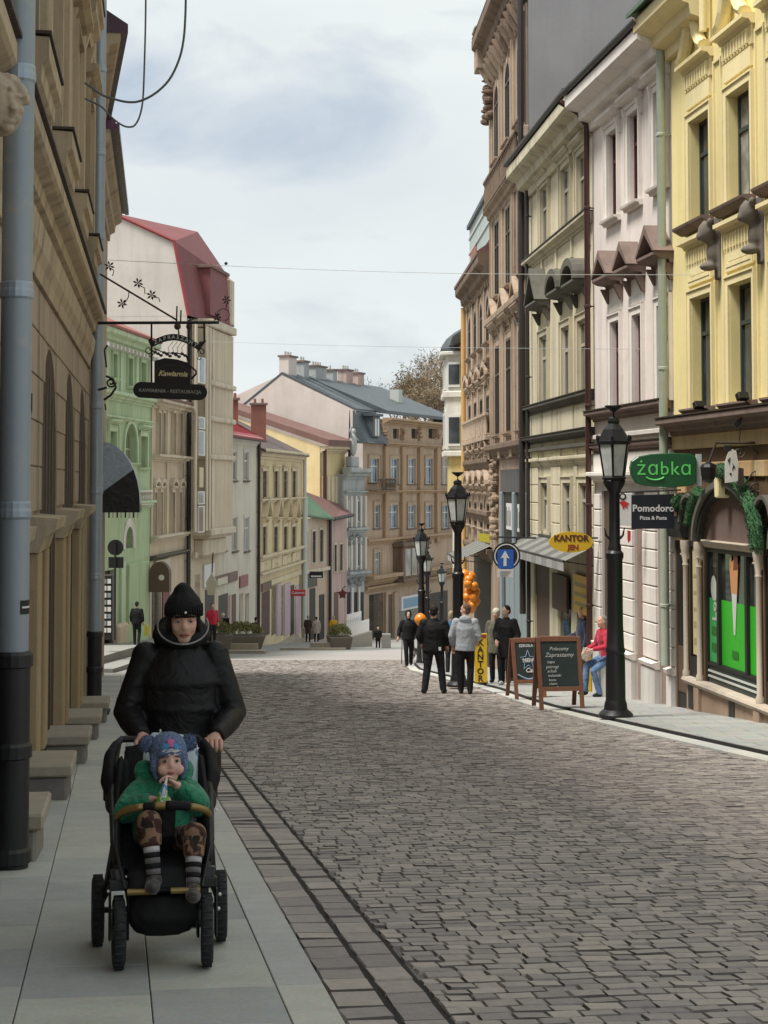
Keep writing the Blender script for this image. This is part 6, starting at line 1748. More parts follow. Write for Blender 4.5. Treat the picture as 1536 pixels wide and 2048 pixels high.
# ---- white sign with the red emblem
f = Flat('white_emblem_sign', 1266, 1020, 30.2, 'white hanging sign with a red emblem partly behind the lantern post', 'sign')
f.plate([(1234, 988), (1264, 986), (1264, 1052), (1234, 1050)], -.02, .02, 'sign_white', 'panel', bevel=.005)
f.disc(1245, 993, 7, -.026, -.021, 'ink_black', 'ring'); f.disc(1245, 993, 4, -.031, -.027, 'sign_white', 'ring_centre')
f.plate([(1238, 1004), (1247, 1001), (1258, 1007), (1254, 1011), (1255, 1018), (1250, 1013), (1246, 1019), (1243, 1011)], -.027, -.021, 'sign_red', 'emblem')
f.bar([(1235, 985), (1300, 982)], .012, 'iron_black', 'arm')
f = Flat('red_pennant', 1257, 1062, 31.0, 'small red vertical blade sign on the white house', 'sign')
f.plate([(1255, 1060), (1261, 1062), (1261, 1080), (1257, 1086), (1255, 1078)], -.02, .02, 'sign_red', 'panel'); f.bar([(1257, 1058), (1272, 1058)], .01, 'iron_black', 'arm')
# ---- KANTOR JEN
f = Flat('oval_exchange_sign', 1188, 1084, 33.7, 'yellow oval projecting sign reading KANTOR JEN', 'sign')
f.disc(1142, 1084, 44, -.04, .04, 'yellow_sign', 'panel', 32, ry=21)
x, z = f.q(1142, 1077); lettering('KANTOR', .165, 'ink_brown', f.root, (x, -.045, z), bold=.008)
x, z = f.q(1146, 1095); lettering('JEN', .14, 'ink_red', f.root, (x, -.045, z), bold=.006)

f.bar([(1180, 1076), (1196, 1076)], .02, 'iron_black', 'arm'); f.bar([(1140, 1062), (1136, 1050)], .012, 'iron_black', 'spike')
f = Flat('small_white_sign', 1128, 1035, 39.5, 'white upright projecting sign with a red oval on the cream house', 'sign')
f.plate([(1093, 1010), (1119, 1008), (1119, 1060), (1093, 1061)], -.03, .08, 'sign_white', 'panel', bevel=.008)
f.disc(1099, 1034, 4, -.036, -.031, 'sign_red', 'emblem', 16, ry=14)
for y in (1028, 1045): f.plate([(1105, y), (1116, y), (1116, y + 4), (1105, y + 4)], -.035, -.031, 'poster_grey', 'print')

f = Flat('small_yellow_sign', 968, 1075, 50.0, 'small lemon yellow square sign under the ornate front', 'sign')
f.plate([(958, 1066), (979, 1069), (979, 1086), (958, 1082)], -.03, .03, 'yellow_lemon', 'panel'); f.bar([(979, 1078), (992, 1078)], .015, 'iron_black', 'arm')
# ---- one-way sign on a bracket
f = Flat('blue_arrow_sign', 1013, 1112, 38.6, 'round dark sign with white ring and blue arrow plate on an iron bracket', 'road sign')
f.disc(1013, 1112, 28, -.01, .02, 'ink_black', 'disc'); 
mb = MB(); n = 32
for k in range(n):
    t0, t1 = 2*math.pi*k/n, 2*math.pi*(k+1)/n
    mb.plate([f.q(1013 + r_ * math.cos(t), 1112 + r_ * math.sin(t)) for r_, t in ((24.5, t0), (24.5, t1), (22.3, t1), (22.3, t0))], -.016, -.011)
mb.build('ring', 'sign_white', f.root)
f.plate([(995, 1101), (998, 1099), (1024, 1099), (1027, 1101), (1027, 1134), (1024, 1137), (998, 1137), (995, 1134)], -.024, -.016, 'sign_blue', 'arrow_plate')
f.plate([(1007, 1132), (1007, 1115), (1001, 1117), (1010, 1101), (1019, 1117), (1013, 1115), (1013, 1132)][::-1], -.030, -.025, 'sign_white', 'arrow')
f.plate([(995, 1138), (1026, 1138), (1026, 1154), (995, 1154)], -.02, 0, 'sign_white', 'text_plate')
for k in range(3): f.plate([(1000, 1142 + k*4), (1021 - k*3, 1142 + k*4), (1021 - k*3, 1144 + k*4), (1000, 1144 + k*4)], -.025, -.021, 'poster_grey', 'print')
f.bar([(995, 1074), (1072, 1076)], .022, 'iron_black', 'bracket_arm'); f.bar([(1034, 1076), (1032, 1086), (1013, 1090)], .018, 'iron_black', 'hanger')
# ---- yellow KANTOR upright board
g = G(962, 1374); g.z += .074
r = empty('upright_exchange_board', g, R(-5), 'tall yellow board with vertical KANTOR lettering on the right pavement', 'sign board')
MB().box(-.145, .145, -.02, .02, .03, 1.14).build('panel', 'yellow_sign', r, bevel=.006)
MB().box(-.15, .15, .02, .30, 0, .03).build('foot', 'iron_black', r); MB().tube([(.12, .28, .02), (.1, .03, 1.0)], .012, 6).build('stay', 'iron_black', r)
for k, ch in enumerate('KANTOR'): lettering(ch, .19, 'ink_black', r, (-.01, -.024, .93 - k * .163), (0, R(0), 0), bold=.006)
MB().box(-.12, .12, -.026, -.021, 1.04, 1.11).build('header_print', 'ink_red', r)
# ---- chalk boards

def chalkboard(px, py, Wd, H, label, rz):
    g = G(px, py); g.z += .074
    r = empty('chalkboard', g, rz, label, 'chalkboard', 'wooden chalkboards before the shops')
    t = .07
    for s_, nm in ((-1, 'front_leaf'), (1, 'rear_leaf')):
        lean = .16
        m = MB()
        def bx(x0, x1, z0, z1, y0=-.02, y1=.02):
            pts = []
            for y in (y0, y1):
                for x, z in ((x0, z0), (x1, z0), (x1, z1), (x0, z1)): pts.append((x, s_ * (lean * (1 - z / H) * 1.6 + .03) + y, z))
            m.add(pts, [(0,1,2,3),(7,6,5,4),(0,4,5,1),(1,5,6,2),(2,6,7,3),(3,7,4,0)])
        bx(-Wd/2, -Wd/2 + t, 0, H); bx(Wd/2 - t, Wd/2, 0, H); bx(-Wd/2 + t, Wd/2 - t, H - t, H + .012); bx(-Wd/2 + t, Wd/2 - t, H * .255, H * .255 + t)
        leaf = m.build(nm, 'board_wood', r, bevel=.004)
        m = MB(); bx(-Wd/2 + t, Wd/2 - t, H * .255 + t, H - t, -.006, .006); m.build('slate_panel', 'chalkboard', leaf)
    return r, (lambda z: -(.16 * (1 - z / H) * 1.6 + .03) - .0085), math.atan(.256 / H)
H2 = 1.17
r, yf, lean = chalkboard(1116, 1424, .76, H2, 'nearer wooden chalkboard with a handwritten white menu', R(8))
for s_, x, z, sz in (('Polecamy', 0, .98, .085), ('Zapraszamy', .0, .88, .10), ('zupa', -.15, .77, .07), ('pierogi', -.13, .69, .075), ('schab', -.14, .62, .07), ('nalesniki', -.1, .55, .065), ('kawa', -.14, .48, .06), ('ciasto', -.13, .42, .06), ('Smacznego', .08, .35, .075)):
    lettering(s_, sz, 'chalk', r, (x, yf(z) - .001, z), (-lean, 0, 0), shear=.25)
r, yf, lean = chalkboard(1052, 1402, .62, 1.10, 'farther wooden chalkboard with a chalk star drawing', R(14))
st = [(.0 + .16 * (1 if k % 2 == 0 else .45) * math.sin(math.pi * k / 5), .70 + .19 * (1 if k % 2 == 0 else .45) * math.cos(math.pi * k / 5)) for k in range(11)]
MB().tube([(x, yf(z) - .003, z) for x, z in st], .008, 5).build('chalk_star', 'chalk_blue', r)
lettering('MENU', .10, 'chalk', r, (.03, yf(.70) - .002, .70), (-lean, 0, 0), bold=.004)
lettering('SZKOLA', .075, 'chalk', r, (-.02, yf(.98) - .001, .97), (-lean, 0, 0), bold=.003)
MB().tube([(-.22 + .44 * k / 10, yf(.42) - .003, .45 - .09 * math.sin(math.pi * k / 10)) for k in range(11)], .018, 6).build('chalk_swoosh', 'chalk_blue', r)
lettering('Cafe', .12, 'chalk', r, (.04, yf(.5) - .003, .52), (-lean, 0, 0), bold=.004, shear=.3)

# ---- wrought iron cafe sign on the left
f = Flat('wrought_iron_cafe_sign', 196, 646, 24.6, 'ornate black wrought iron hanging cafe sign with coffee cup and scrolls', 'sign')
f.bar([(196, 646), (438, 645)], .024, 'iron_black', 'main_arm'); f.bar([(200, 548), (355, 641)], .016, 'iron_rust', 'brace')
for cx, cy, fx, fy in ((290, 588, 276, 566), (258, 583, 244, 607), (320, 604, 303, 590), (225, 552, 219, 532)):
    f.bar([(cx, cy), ((cx + fx) / 2 + 6, (cy + fy) / 2 - 1), (fx + 2, fy + 4)], .007, 'iron_rust', 'stem')
    for k in range(6):
        a = k * math.pi / 3 + .3
        f.plate([(fx, fy), (fx + 7 * math.cos(a - .3), fy + 7 * math.sin(a - .3)), (fx + 11 * math.cos(a), fy + 11 * math.sin(a)), (fx + 7 * math.cos(a + .3), fy + 7 * math.sin(a + .3))], -.008, .008, 'iron_black', 'petal')
f.bar(curl(447, 630, 13, 2.0, .9, 18, .9), .007, 'iron_rust', 'scroll')
f.bar([(452, 617), (454, 606)], .007, 'iron_rust', 'stem')
for fx, fy in ((453, 600), (434, 634)):
    for k in range(6):
        a = k * math.pi / 3 + .1
        f.plate([(fx, fy), (fx + 6 * math.cos(a - .3), fy + 6 * math.sin(a - .3)), (fx + 10 * math.cos(a), fy + 10 * math.sin(a)), (fx + 6 * math.cos(a + .3), fy + 6 * math.sin(a + .3))], -.008, .008, 'iron_black', 'petal')
f.bar([(303, 646), (303, 770)], .014, 'iron_black', 'hanger'); f.bar([(408, 646), (409, 684)], .014, 'iron_black', 'hanger'); f.bar([(378, 640), (378, 730)], .016, 'iron_black', 'hanger')
for x, y, r_ in ((355, 653, 7), (378, 653, 6)): MB().ell(f.p(x, y), (r_ / 138, r_ / 138, r_ / 138), 12, 8).build('ball', 'iron_rust', f.root)
for x, y0, y1 in ((353, 646, 612), (361, 646, 620), (357, 660, 672)): f.bar([(x, y0), (x + 1, y1)], .011, 'iron_black', 'spike')
arc_o = [(303 + 97 * k / 12, 682 - 18 * math.sin(math.pi * k / 12) + 8 * k / 12) for k in range(13)]
arc_i = [(x, y + 13) for x, y in arc_o]
f.plate(arc_o + arc_i[::-1], -.012, .012, 'iron_black', 'arch_plate'); f.plate([(296, 680), (304, 674), (304, 694), (300, 690)], -.01, .01, 'iron_black', 'arch_end'); f.plate([(398, 684), (413, 681), (398, 702)], -.01, .01, 'iron_black', 'arch_end')
for k, ch in enumerate('ZAPRASZAMY'):
    t = (k + 1) / 11; x, z = f.q(303 + 97 * t, 688.5 - 18 * math.sin(math.pi * t) + 8 * t)
    lettering(ch, .075, 'chalk', f.root, (x, -.016, z), (0, .42 * math.cos(math.pi * t) * -1 + .08, 0), bold=.002)
for k in range(4):
    x0 = 334 + 9 * k; f.bar([(x0 + 12, 683), (x0 + 2, 696), (x0 + 4, 702), (x0, 708)], .004, 'iron_rust', 'steam')
f.bar([(308, 697), (330, 706), (355, 706), (372, 712), (376, 722)], .010, 'iron_black', 'vine')
for k in range(12): MB().ell(f.p(310 + 6 * k, 704 + (k % 3) * 3 + .4 * k), (.03, .02, .022), 7, 5).build('leaf', 'iron_black', f.root)
f.bar(curl(297, 700, 9, 0, 1.1), .007, 'iron_rust', 'scroll'); f.bar(curl(301, 711, 5, 0, -1), .006, 'iron_rust', 'scroll'); f.bar(curl(403, 704, 8, 3, 1.1), .007, 'iron_rust', 'scroll'); f.bar(curl(399, 715, 5, 3, -1), .006, 'iron_rust', 'scroll')
cup = [(309, 722), (330, 716), (355, 719), (378, 726), (383, 731), (381, 768), (309, 768)]
f.plate(cup, -.02, .02, 'iron_black', 'cup_plate')
f.bar([(381, 732), (392, 742), (392, 748), (383, 758)], .016, 'iron_black', 'cup_handle')
n = 28
for rx, ry, m, y0 in ((35, 18, 'iron_rust', -.026), (32.5, 16, 'iron_black', -.032)): f.disc(345, 747, rx, y0, y0 + .006, m, 'oval', n, ry=ry)
x, z = f.q(346, 748); lettering('Kawiarnia', .105, 'script_gold', f.root, (x, -.038, z), (0, R(2), 0), shear=.35, bold=.003)

lo = [(284, 764), (398, 769)] + [(399 + 16 * math.sin(math.pi * k / 8), 785 - 16 * math.cos(math.pi * k / 8)) for k in range(9)] + [(284, 796)] + [(283 - 16 * math.sin(math.pi * k / 8), 780 + 16 * math.cos(math.pi * k / 8)) for k in range(9)]
f.plate(lo, -.045, -.022, 'iron_black', 'name_plate')
x, z = f.q(341, 783); lettering('KAWIARNIA - RESTAURACJA', .070, 'chalk_dim', f.root, (x, -.048, z), (0, R(2), 0), bold=.001)

# ---- dark dragon bracket behind the second pipe
f = Flat('iron_bracket', 205, 780, 26.2, 'small curled black iron bracket behind the second drain pipe', 'bracket')
f.bar([(208, 800), (222, 790), (232, 775), (226, 758), (212, 752)], .02, 'iron_black', 'curl'); f.bar([(213, 735), (209, 700), (215, 690)], .014, 'iron_black', 'spike'); f.bar(curl(222, 765, 10, 0, 1.4), .016, 'iron_black', 'scroll'); f.bar([(212, 820), (210, 808)], .012, 'iron_black', 'hook'); f.bar([(196, 780), (214, 775)], .02, 'iron_black', 'arm')

# ---- iron figure bracket on the yellow house
f = Flat('iron_lantern_bracket', 1525, 930, 24.6, 'old black iron bracket with a hanging lantern and cut-out figure on the yellow house', 'bracket')
f.bar([(1522, 865), (1524, 1010)], .035, 'iron_rust', 'wall_bar'); f.bar([(1430, 885), (1524, 886)], .022, 'iron_rust', 'main_arm'); f.bar([(1432, 885), (1417, 928)], .018, 'iron_rust', 'hanger')
f.bar([(1478, 884), (1481, 855)], .012, 'iron_rust', 'stem'); f.plate([(1466, 846), (1474, 840), (1484, 834), (1482, 848), (1472, 858)], -.02, .02, 'iron_black', 'leaf')
f.bar(curl(1478, 905, 12, 0, 1.2), .014, 'iron_rust', 'scroll'); f.bar([(1500, 893), (1520, 910), (1524, 935)], .018, 'iron_rust', 'brace'); f.bar(curl(1513, 977, 15, 1.5, 1.3), .015, 'iron_rust', 'scroll'); f.bar([(1493, 965), (1505, 945), (1522, 938)], .012, 'iron_rust', 'brace'); f.bar(curl(1506, 985, 18, .5, .6), .014, 'iron_rust', 'scroll')
MB().lathe([(.02, .12), (.10, .08), (.12, .04), (.11, -.08), (.08, -.14), (.03, -.18)], f.p(1417, 940), 8).build('lantern', 'iron_black', f.root)
f.plate([(1450, 925), (1456, 905), (1464, 898), (1472, 902), (1476, 925), (1477, 962), (1450, 966)], -.015, .015, 'bay_white', 'figure')
for pts in ([(1455, 920), (1460, 914), (1458, 930)], [(1464, 926), (1470, 934), (1463, 940), (1466, 932)], [(1458, 946), (1463, 946), (1461, 952)]): f.plate(pts, -.022, -.016, 'iron_black', 'figure_cutout')
f.plate([(1448, 891), (1463, 891), (1462, 900), (1449, 900)], -.02, .02, 'iron_black', 'figure_hat'); f.plate([(1476, 935), (1486, 937), (1486, 972), (1475, 972)], -.05, .05, 'iron_rust', 'figure_cask')
# ---- floodlights on the yellow house
for px, py, lab in ((1428, 812, 'small black floodlight on the yellow house ledge, farther one'), (1517, 795, 'small black floodlight on the yellow house ledge, nearer one')):
    u, z = yb.at(px, py)
    o = empty('floodlight', yb.W(u, -.25, z), 0, lab, 'floodlight', 'floodlights on the yellow house')
    MB().box(-.09, .09, -.07, .03, -.05, .06).build('housing', 'iron_black', o, rot=(R(-25), 0, R(20)), bevel=.01); MB().tube([(0, 0, 0), (.25, .02, -.12)], .015, 6).build('arm', 'iron_black', o)
# ---- grass garlands over the shop arches

def garland(name, pts, label, wid=.3, n=4200):
    q = random.Random(len(label)); mb = MB()
    o = empty(name, yb.W(*pts[0]), 0, label, 'hedge', 'artificial grass over the shop arches')
    rel = [yb.W(*p) - yb.W(*pts[0]) for p in pts]
    mb.tube(rel, [wid * .30] * len(rel), 8)
    for k in range(n):
        i = q.randrange(len(rel) - 1); t = q.random(); p = rel[i].lerp(rel[i+1], t)
        d = Vector((q.gauss(0, 1), q.gauss(0, 1), q.gauss(0, 1))).normalized(); a = p + d * wid * .28; b = p + d * wid * q.uniform(.33, .42)
        s_ = d.cross(Vector((q.random(), q.random(), q.random()))).normalized() * .009
        mb.add([a - s_, a + s_, b], [(0, 1, 2)])
    mb.build('grass', 'fake_grass', o)
ap = arch_pts(sa0, sa1, z_sp, rise, .36, 12)
garland('grass_garland', [(u, -.16, z) for u, z in ap[6:]], 'green artificial grass along the right half of the big shop arch', .36)
garland('grass_garland', [(u, -.14, z) for u, z in ap[1:4]], 'short tuft of artificial grass left of the big shop arch', .34, 1300)
garland('grass_garland', [(door[0] + .1, -.14, z_sp + .52), (door[1] - .05, -.14, z_sp + .62), (nar[0][0], -.14, z_sp + .6)], 'artificial grass tuft above the dark shop door', .36, 1500)
# ---- balloons

bl = [(930, 1150, 11), (942, 1153, 10), (937, 1168, 10), (948, 1172, 9), (939, 1183, 11), (952, 1184, 9), (934, 1195, 10), (947, 1195, 10), (943, 1206, 10), (952, 1203, 9), (944, 1217, 9), (938, 1160, 10), (950, 1191, 9), (945, 1211, 9)]
c0 = P(940, 1180, 42.5)
b = empty('balloon_cluster', c0, 0, 'bunch of orange balloons hanging by the dark shop entrance', 'balloons')
q = random.Random(2)
for x, y, r_ in bl:
    p = P(x, y, 42.5 + q.uniform(-.12, .12)) - c0; rr_ = r_ / 80
    MB().lathe([(.004, -rr_ * 1.22), (.02, -rr_ * 1.12), (rr_ * .45, -rr_ * .9), (rr_ * .85, -rr_ * .4), (rr_, .1 * rr_), (rr_ * .82, rr_ * .6), (rr_ * .4, rr_ * .94), (.003, rr_ * 1.03)], p, 14).build('balloon', 'balloon', b, True)
MB().tube([P(940, 1140, 42.5) - c0, P(946, 1222, 42.5) - c0], .008, 5).build('string', 'sign_white', b)
p = P(841, 1239, 45)
o = empty('orange_balloon', p, 0, 'single orange balloon behind the man in the black jumper', 'balloons')
MB().lathe([(.004, -.2), (.07, -.16), (.15, -.05), (.16, .03), (.12, .11), (.05, .16), (.004, .17)], (0, 0, 0), 14).build('balloon', 'balloon', o, True); MB().tube([(0, 0, -.19), (.05, .05, -1.1)], .006, 5).build('string', 'sign_white', o)
# ---- stone bollards and blocks

def block(name, px, py, w, h, d, label, mat='bollard_stone', round_=False):
    g = G(px, py); g.z += .072 if round_ else 0
    if round_: o = MB().lathe([(w/2, 0), (w/2, h * .8), (w * .42, h * .95), (w * .2, h)], (0, 0, 0), 14).build(name, mat, None, True, loc=g)
    else: o = MB().box(-w/2, w/2, -d/2, d/2, 0, h).build(name, mat, None, bevel=.03, loc=g)
    tag(o, label, 'bollard' if round_ else 'stone block'); return o
block('stone_bollard', 1166, 1378, .22, .5, .22, 'low grey stone bollard behind the nearer chalkboard', round_=True)
block('stone_block', 772, 1296, .5, .75, .5, 'pale stone block beside the small child')

# ---- planters on the far left, platforms, railing


def planter(px, py, Y, w, label, seed):
    g = GX(px, Y); g.z = P(px, py, Y).z
    r = empty('planter', g, R(12), label, 'planter', 'stone planters on the square')
    MB().slab([(-w*.36, -.5), (w*.36, -.5), (w*.36, .5), (-w*.36, .5)], -.3, .0).build('foot', 'planter_stone', r, bevel=.02)
    o = MB().add([(-w*.4, -.55, 0), (w*.4, -.55, 0), (w*.4, .55, 0), (-w*.4, .55, 0), (-w*.5, -.65, .62), (w*.5, -.65, .62), (w*.5, .65, .62), (-w*.5, .65, .62)], [(0,3,2,1),(4,5,6,7),(0,1,5,4),(1,2,6,5),(2,3,7,6),(3,0,4,7)]).build('trough', 'planter_stone', r, bevel=.02)
    q = random.Random(seed); mb = MB()
    for k in range(1500):
        t, u_ = q.uniform(0, 6.28), math.sqrt(q.random())
        x, y = w * .5 * u_ * math.cos(t), .62 * u_ * math.sin(t); h = .62 + .62 * math.sqrt(max(0, 1 - u_ * u_)) * q.uniform(.45, 1)
        d = Vector((q.gauss(0, 1), q.gauss(0, 1), q.uniform(.2, 1.5))).normalized() * q.uniform(.08, .16); s_ = Vector((q.gauss(0, 1), q.gauss(0, 1), 0)).normalized() * .03
        p = Vector((x, y, h)); mb.add([p - s_, p + s_, p + d], [(0, 1, 2)])
    mb.build('shrub', 'shrub_olive', r)
planter(485, 1297, 79, 2.0, 'wide stone planter with an olive green shrub left of the road', 1)
planter(436, 1296, 76, 1.2, 'planter with a small round shrub just right of the woman', 2)
planter(679, 1297, 86, 1.15, 'small planter with olive shrub near the white picket railing', 3)
def platform(px0, px1, Y0, Y1, h, label):
    a, b, c, d = GX(px0, Y0), GX(px1, Y0), GX(px1 + 4, Y1), GX(px0 + 4, Y1)
    pts = [a, b, c, d]; zt_ = max(p.z for p in pts) - .0
    mb = MB().add([(p.x, p.y, p.z + h) for p in pts] + [(p.x, p.y, p.z - .5) for p in pts], [(0,1,2,3),(0,4,5,1),(1,5,6,2),(2,6,7,3),(3,7,4,0)])
    o = mb.build('stone_platform', 'step_cap', None, bevel=.01); o['kind'] = 'structure'; o['label'] = label
platform(420, 530, 75.5, 78, .14, 'low stone step before the wide planter'); platform(430, 516, 77.6, 82, .42, 'raised stone platform carrying the wide planter')
platform(560, 690, 84.2, 86.5, .10, 'low stone ramp edge before the small planter'); platform(620, 694, 85.6, 89, .34, 'raised stone platform carrying the small planter')
# white picket railing on a stone base
g0, g1 = GX(694, 92), GX(738, 96)
r = empty('picket_railing', g0, math.atan2(g1.y - g0.y, g1.x - g0.x), 'white picket railing on a stone base before the pale blue house', 'railing')
L = (Vector((g1.x, g1.y)) - Vector((g0.x, g0.y))).length
MB().box(0, L, -.2, .2, -.6, .55).build('stone_base', 'step_cap', r, bevel=.02)
for k in range(14):
    x = .1 + k * (L - .2) / 13; MB().box(x - .06, x + .06, -.03, .03, .55, 1.75 if k < 9 else 1.2).build('picket', 'sign_white', r)
MB().box(0, L * .66, .03, .06, 1.45, 1.52).build('rail', 'sign_white', r)
# ---- dark post signs on the far left
f = Flat('road_sign_back', 231, 1280, 62.0, 'dark back of a round road sign on a post before the green house', 'road sign')
f.disc(231, 1095, 16, -.01, .02, 'iron_black', 'disc'); f.plate([(217, 1114), (247, 1114), (247, 1136), (217, 1136)], -.01, .02, 'iron_black', 'plate'); f.bar([(231, 1080), (230, 1280)], .04, 'iron_black', 'post', y=-.05)
f = Flat('postcard_rack', 212, 1282, 57.0, 'dark postcard display rack behind the second drain pipe', 'display rack')
f.plate([(203, 1150), (224, 1150), (224, 1280), (203, 1280)], .0, .5, 'shop_dark', 'frame', bevel=.02)
for k in range(8):
    for j in range(2):
        x, y = 206 + j * 9, 1158 + k * 14; f.plate([(x, y), (x + 7, y), (x + 7, y + 9), (x, y + 9)], -.02, .0, 'sign_white' if (k + j) % 3 else 'panel_bluegrey', 'card')
f = Flat('red_cafe_sign', 604, 1186, 103.0, 'small red oblong sign projecting from the ochre house', 'sign')
f.plate([(581, 1179), (611, 1179), (611, 1192), (581, 1192)], -.06, .06, 'sign_red', 'panel', bevel=.03); x, z = f.q(596, 1185.5); lettering('Cukiernia', .2, 'sign_white', f.root, (x, -.07, z), bold=.005); f.bar([(600, 1178), (600, 1150)], .03, 'iron_black', 'hanger')
f = Flat('dark_shop_sign', 634, 1150, 113.0, 'dark blue projecting sign with a white line on the salmon house', 'sign')
f.plate([(619, 1143), (646, 1143), (646, 1156), (619, 1156)], -.05, .05, 'sign_navy', 'panel'); f.plate([(622, 1151), (643, 1151), (643, 1154), (622, 1154)], -.07, -.052, 'sign_white', 'print')
f = Flat('maroon_leaf_sign', 685, 1188, 118.0, 'dark red star-shaped hanging sign near the yellow jacket', 'sign')
f.plate([(685 + (10 if k % 2 == 0 else 6) * math.sin(math.pi * k / 5), 1188 - (11 if k % 2 == 0 else 7) * math.cos(math.pi * k / 5)) for k in range(10)], -.05, .05, 'sign_maroon', 'panel'); f.bar([(685, 1177), (692, 1172)], .03, 'iron_black', 'hanger')
f = Flat('hanging_bell_lantern', 424, 1160, 80.0, 'small pale hanging lantern on the beige tower house', 'lantern')
f.plate([(412, 1165), (424, 1145), (434, 1165), (430, 1190), (416, 1190)], -.1, .1, 'sign_cream', 'panel'); f.bar([(424, 1146), (426, 1105)], .03, 'iron_black', 'hanger')
f = Flat('yellow_floor_board', 297, 1278, 66.0, 'small yellow and orange board on the ground by the dark walker', 'sign board')
f.plate([(290, 1247), (299, 1255), (298, 1270), (288, 1272)], -.04, .04, 'yellow_lemon', 'panel')
# ---- overhead wires
def wire(name, pts, r, mat, label):
    pts = [Vector(p) for p in pts]; out = []
    for i in range(len(pts) - 1):
        a, b, c, d = pts[max(i-1, 0)], pts[i], pts[i+1], pts[min(i+2, len(pts)-1)]
        for k in range(4):
            t = k / 4; out.append(.5 * (2*b + (c - a)*t + (2*a - 5*b + 4*c - d)*t*t + (3*b - a - 3*c + d)*t**3))
    pts = out + [pts[-1]]
    o = MB().tube(pts, r, 5).build(name, mat); auto_smooth(o, 60); return tag(o, label, 'cable')

A, B = P(218, 520, 31), P(1540, 549, 27); n = 16
wire('overhead_wire', [A.lerp(B, k / n) + Vector((0, 0, -.10 * math.sin(math.pi * k / n))) for k in range(n + 1)], .0045, 'cable_pale', 'upper thin wire spanning the street between the houses')
A, B = P(418, 683, 62), P(1540, 700, 27)
wire('overhead_wire', [A.lerp(B, k / n) + Vector((0, 0, -.06 * math.sin(math.pi * k / n))) for k in range(n + 1)], .005, 'cable_pale', 'lower thin wire spanning the street toward the yellow house')
tag(MB().ell((0, 0, 0), (.03, .03, .03), 8, 6).build('wire_bead', 'iron_black', loc=P(452, 527, 30.3)), 'small dark bead on the upper overhead wire', 'insulator')
YC = 22.0
wire('hanging_cable', [P(x, y, YC) for x, y in ((372, -60), (371, 20), (367, 80), (357, 122), (338, 160), (310, 187), (280, 202), (255, 204), (228, 198), (205, 190), (185, 176), (165, 163), (146, 152), (130, 151), (118, 160), (113, 178))], .016, 'cable_grey', 'thick grey cable looping down from the sky to the left house front')
wire('hanging_cable', [P(x, y, YC + .6) for x, y in ((292, -60), (291, 40), (289, 120), (286, 195), (280, 230), (270, 250), (258, 254), (244, 250), (225, 236), (205, 215), (185, 204), (165, 196), (140, 194))], .013, 'cable_grey', 'thinner grey cable hanging straight down then curling to the left house')

# ---- bare trees on the hill behind

def leafy(name, c, c2):
    def make(nm):
        m, nt, b = nodes(nm); n_ = noise(nt, 1.4, 4, .6, pos(nt)); nt.links.new(mixc(nt, ramp(nt, n_.outputs['Fac'], .35, .65).outputs[0], c, c2), b.inputs['Base Color']); b.inputs['Roughness'].default_value = .9
        return m
    _def[name] = make
leafy('buds_brown', (0.17, 0.12, 0.07), (0.25, 0.19, 0.11)); leafy('twig_grey', (0.20, 0.17, 0.14), (0.26, 0.23, 0.19))
hill = MB()
for i in range(12):
    for j in range(6):
        def hp(i, j):
            x, y = -10 + i * 6.0, 175 + j * 18.0
            return (x, y, -16 + 19 * math.exp(-((x - 34) / 26) ** 2) * (1 - math.exp(-((y - 172) / 30.0))))
        hill.add([hp(i, j), hp(i+1, j), hp(i+1, j+1), hp(i, j+1)], [(0,1,2,3)])
tag(hill.build('hill', 'buds_brown'), 'brown wooded hillside behind the end house', None, None, 'structure')
def tree(px, pyb, pyt, Y, wide, label, seed, dens, mat):
    q = random.Random(seed); b0_ = P(px, pyb, Y); H = P(px, pyt, Y).z - b0_.z
    r = empty('bare_tree', b0_, q.uniform(0, 6), label, 'tree', 'trees on the hill behind the street')
    tr = MB(); tips = []
    def grow(p, d, L, rad, lev):
        q1 = p + d * L * .5 + Vector((q.gauss(0, .05), q.gauss(0, .05), 0)) * L; q2 = p + d * L
        tr.tube([p, q1, q2], [rad, rad * .8, rad * .6], 5 if lev < 2 else 4)
        if lev >= 1: tips.append((q1, q2))
        if lev < 4:
            for k in range(3 if lev else 5):
                dd = (d + Vector((q.gauss(0, .55), q.gauss(0, .55), q.gauss(.12, .3))) * wide).normalized()
                grow(p.lerp(q2, q.uniform(.45, 1)), dd, L * q.uniform(.55, .75), rad * .5, lev + 1)
    grow(Vector((0, 0, -2)), Vector((0, 0, 1)), H * .42 + 2, .22, 0)
    tr.build('trunk', 'bark', r)
    cr_ = MB()
    for a, b_ in tips:
        for k in range(dens):
            p = a.lerp(b_, q.random()) + Vector((q.gauss(0, .3), q.gauss(0, .3), q.gauss(0, .3)))
            d = Vector((q.gauss(0, 1), q.gauss(0, 1), q.gauss(.3, 1))).normalized() * q.uniform(.25, .6); s_ = d.cross(Vector((q.random(), .3, .5))).normalized() * .05
            cr_.add([p - s_, p + s_, p + d], [(0, 1, 2)])
    cr_.build('crown', mat, r)
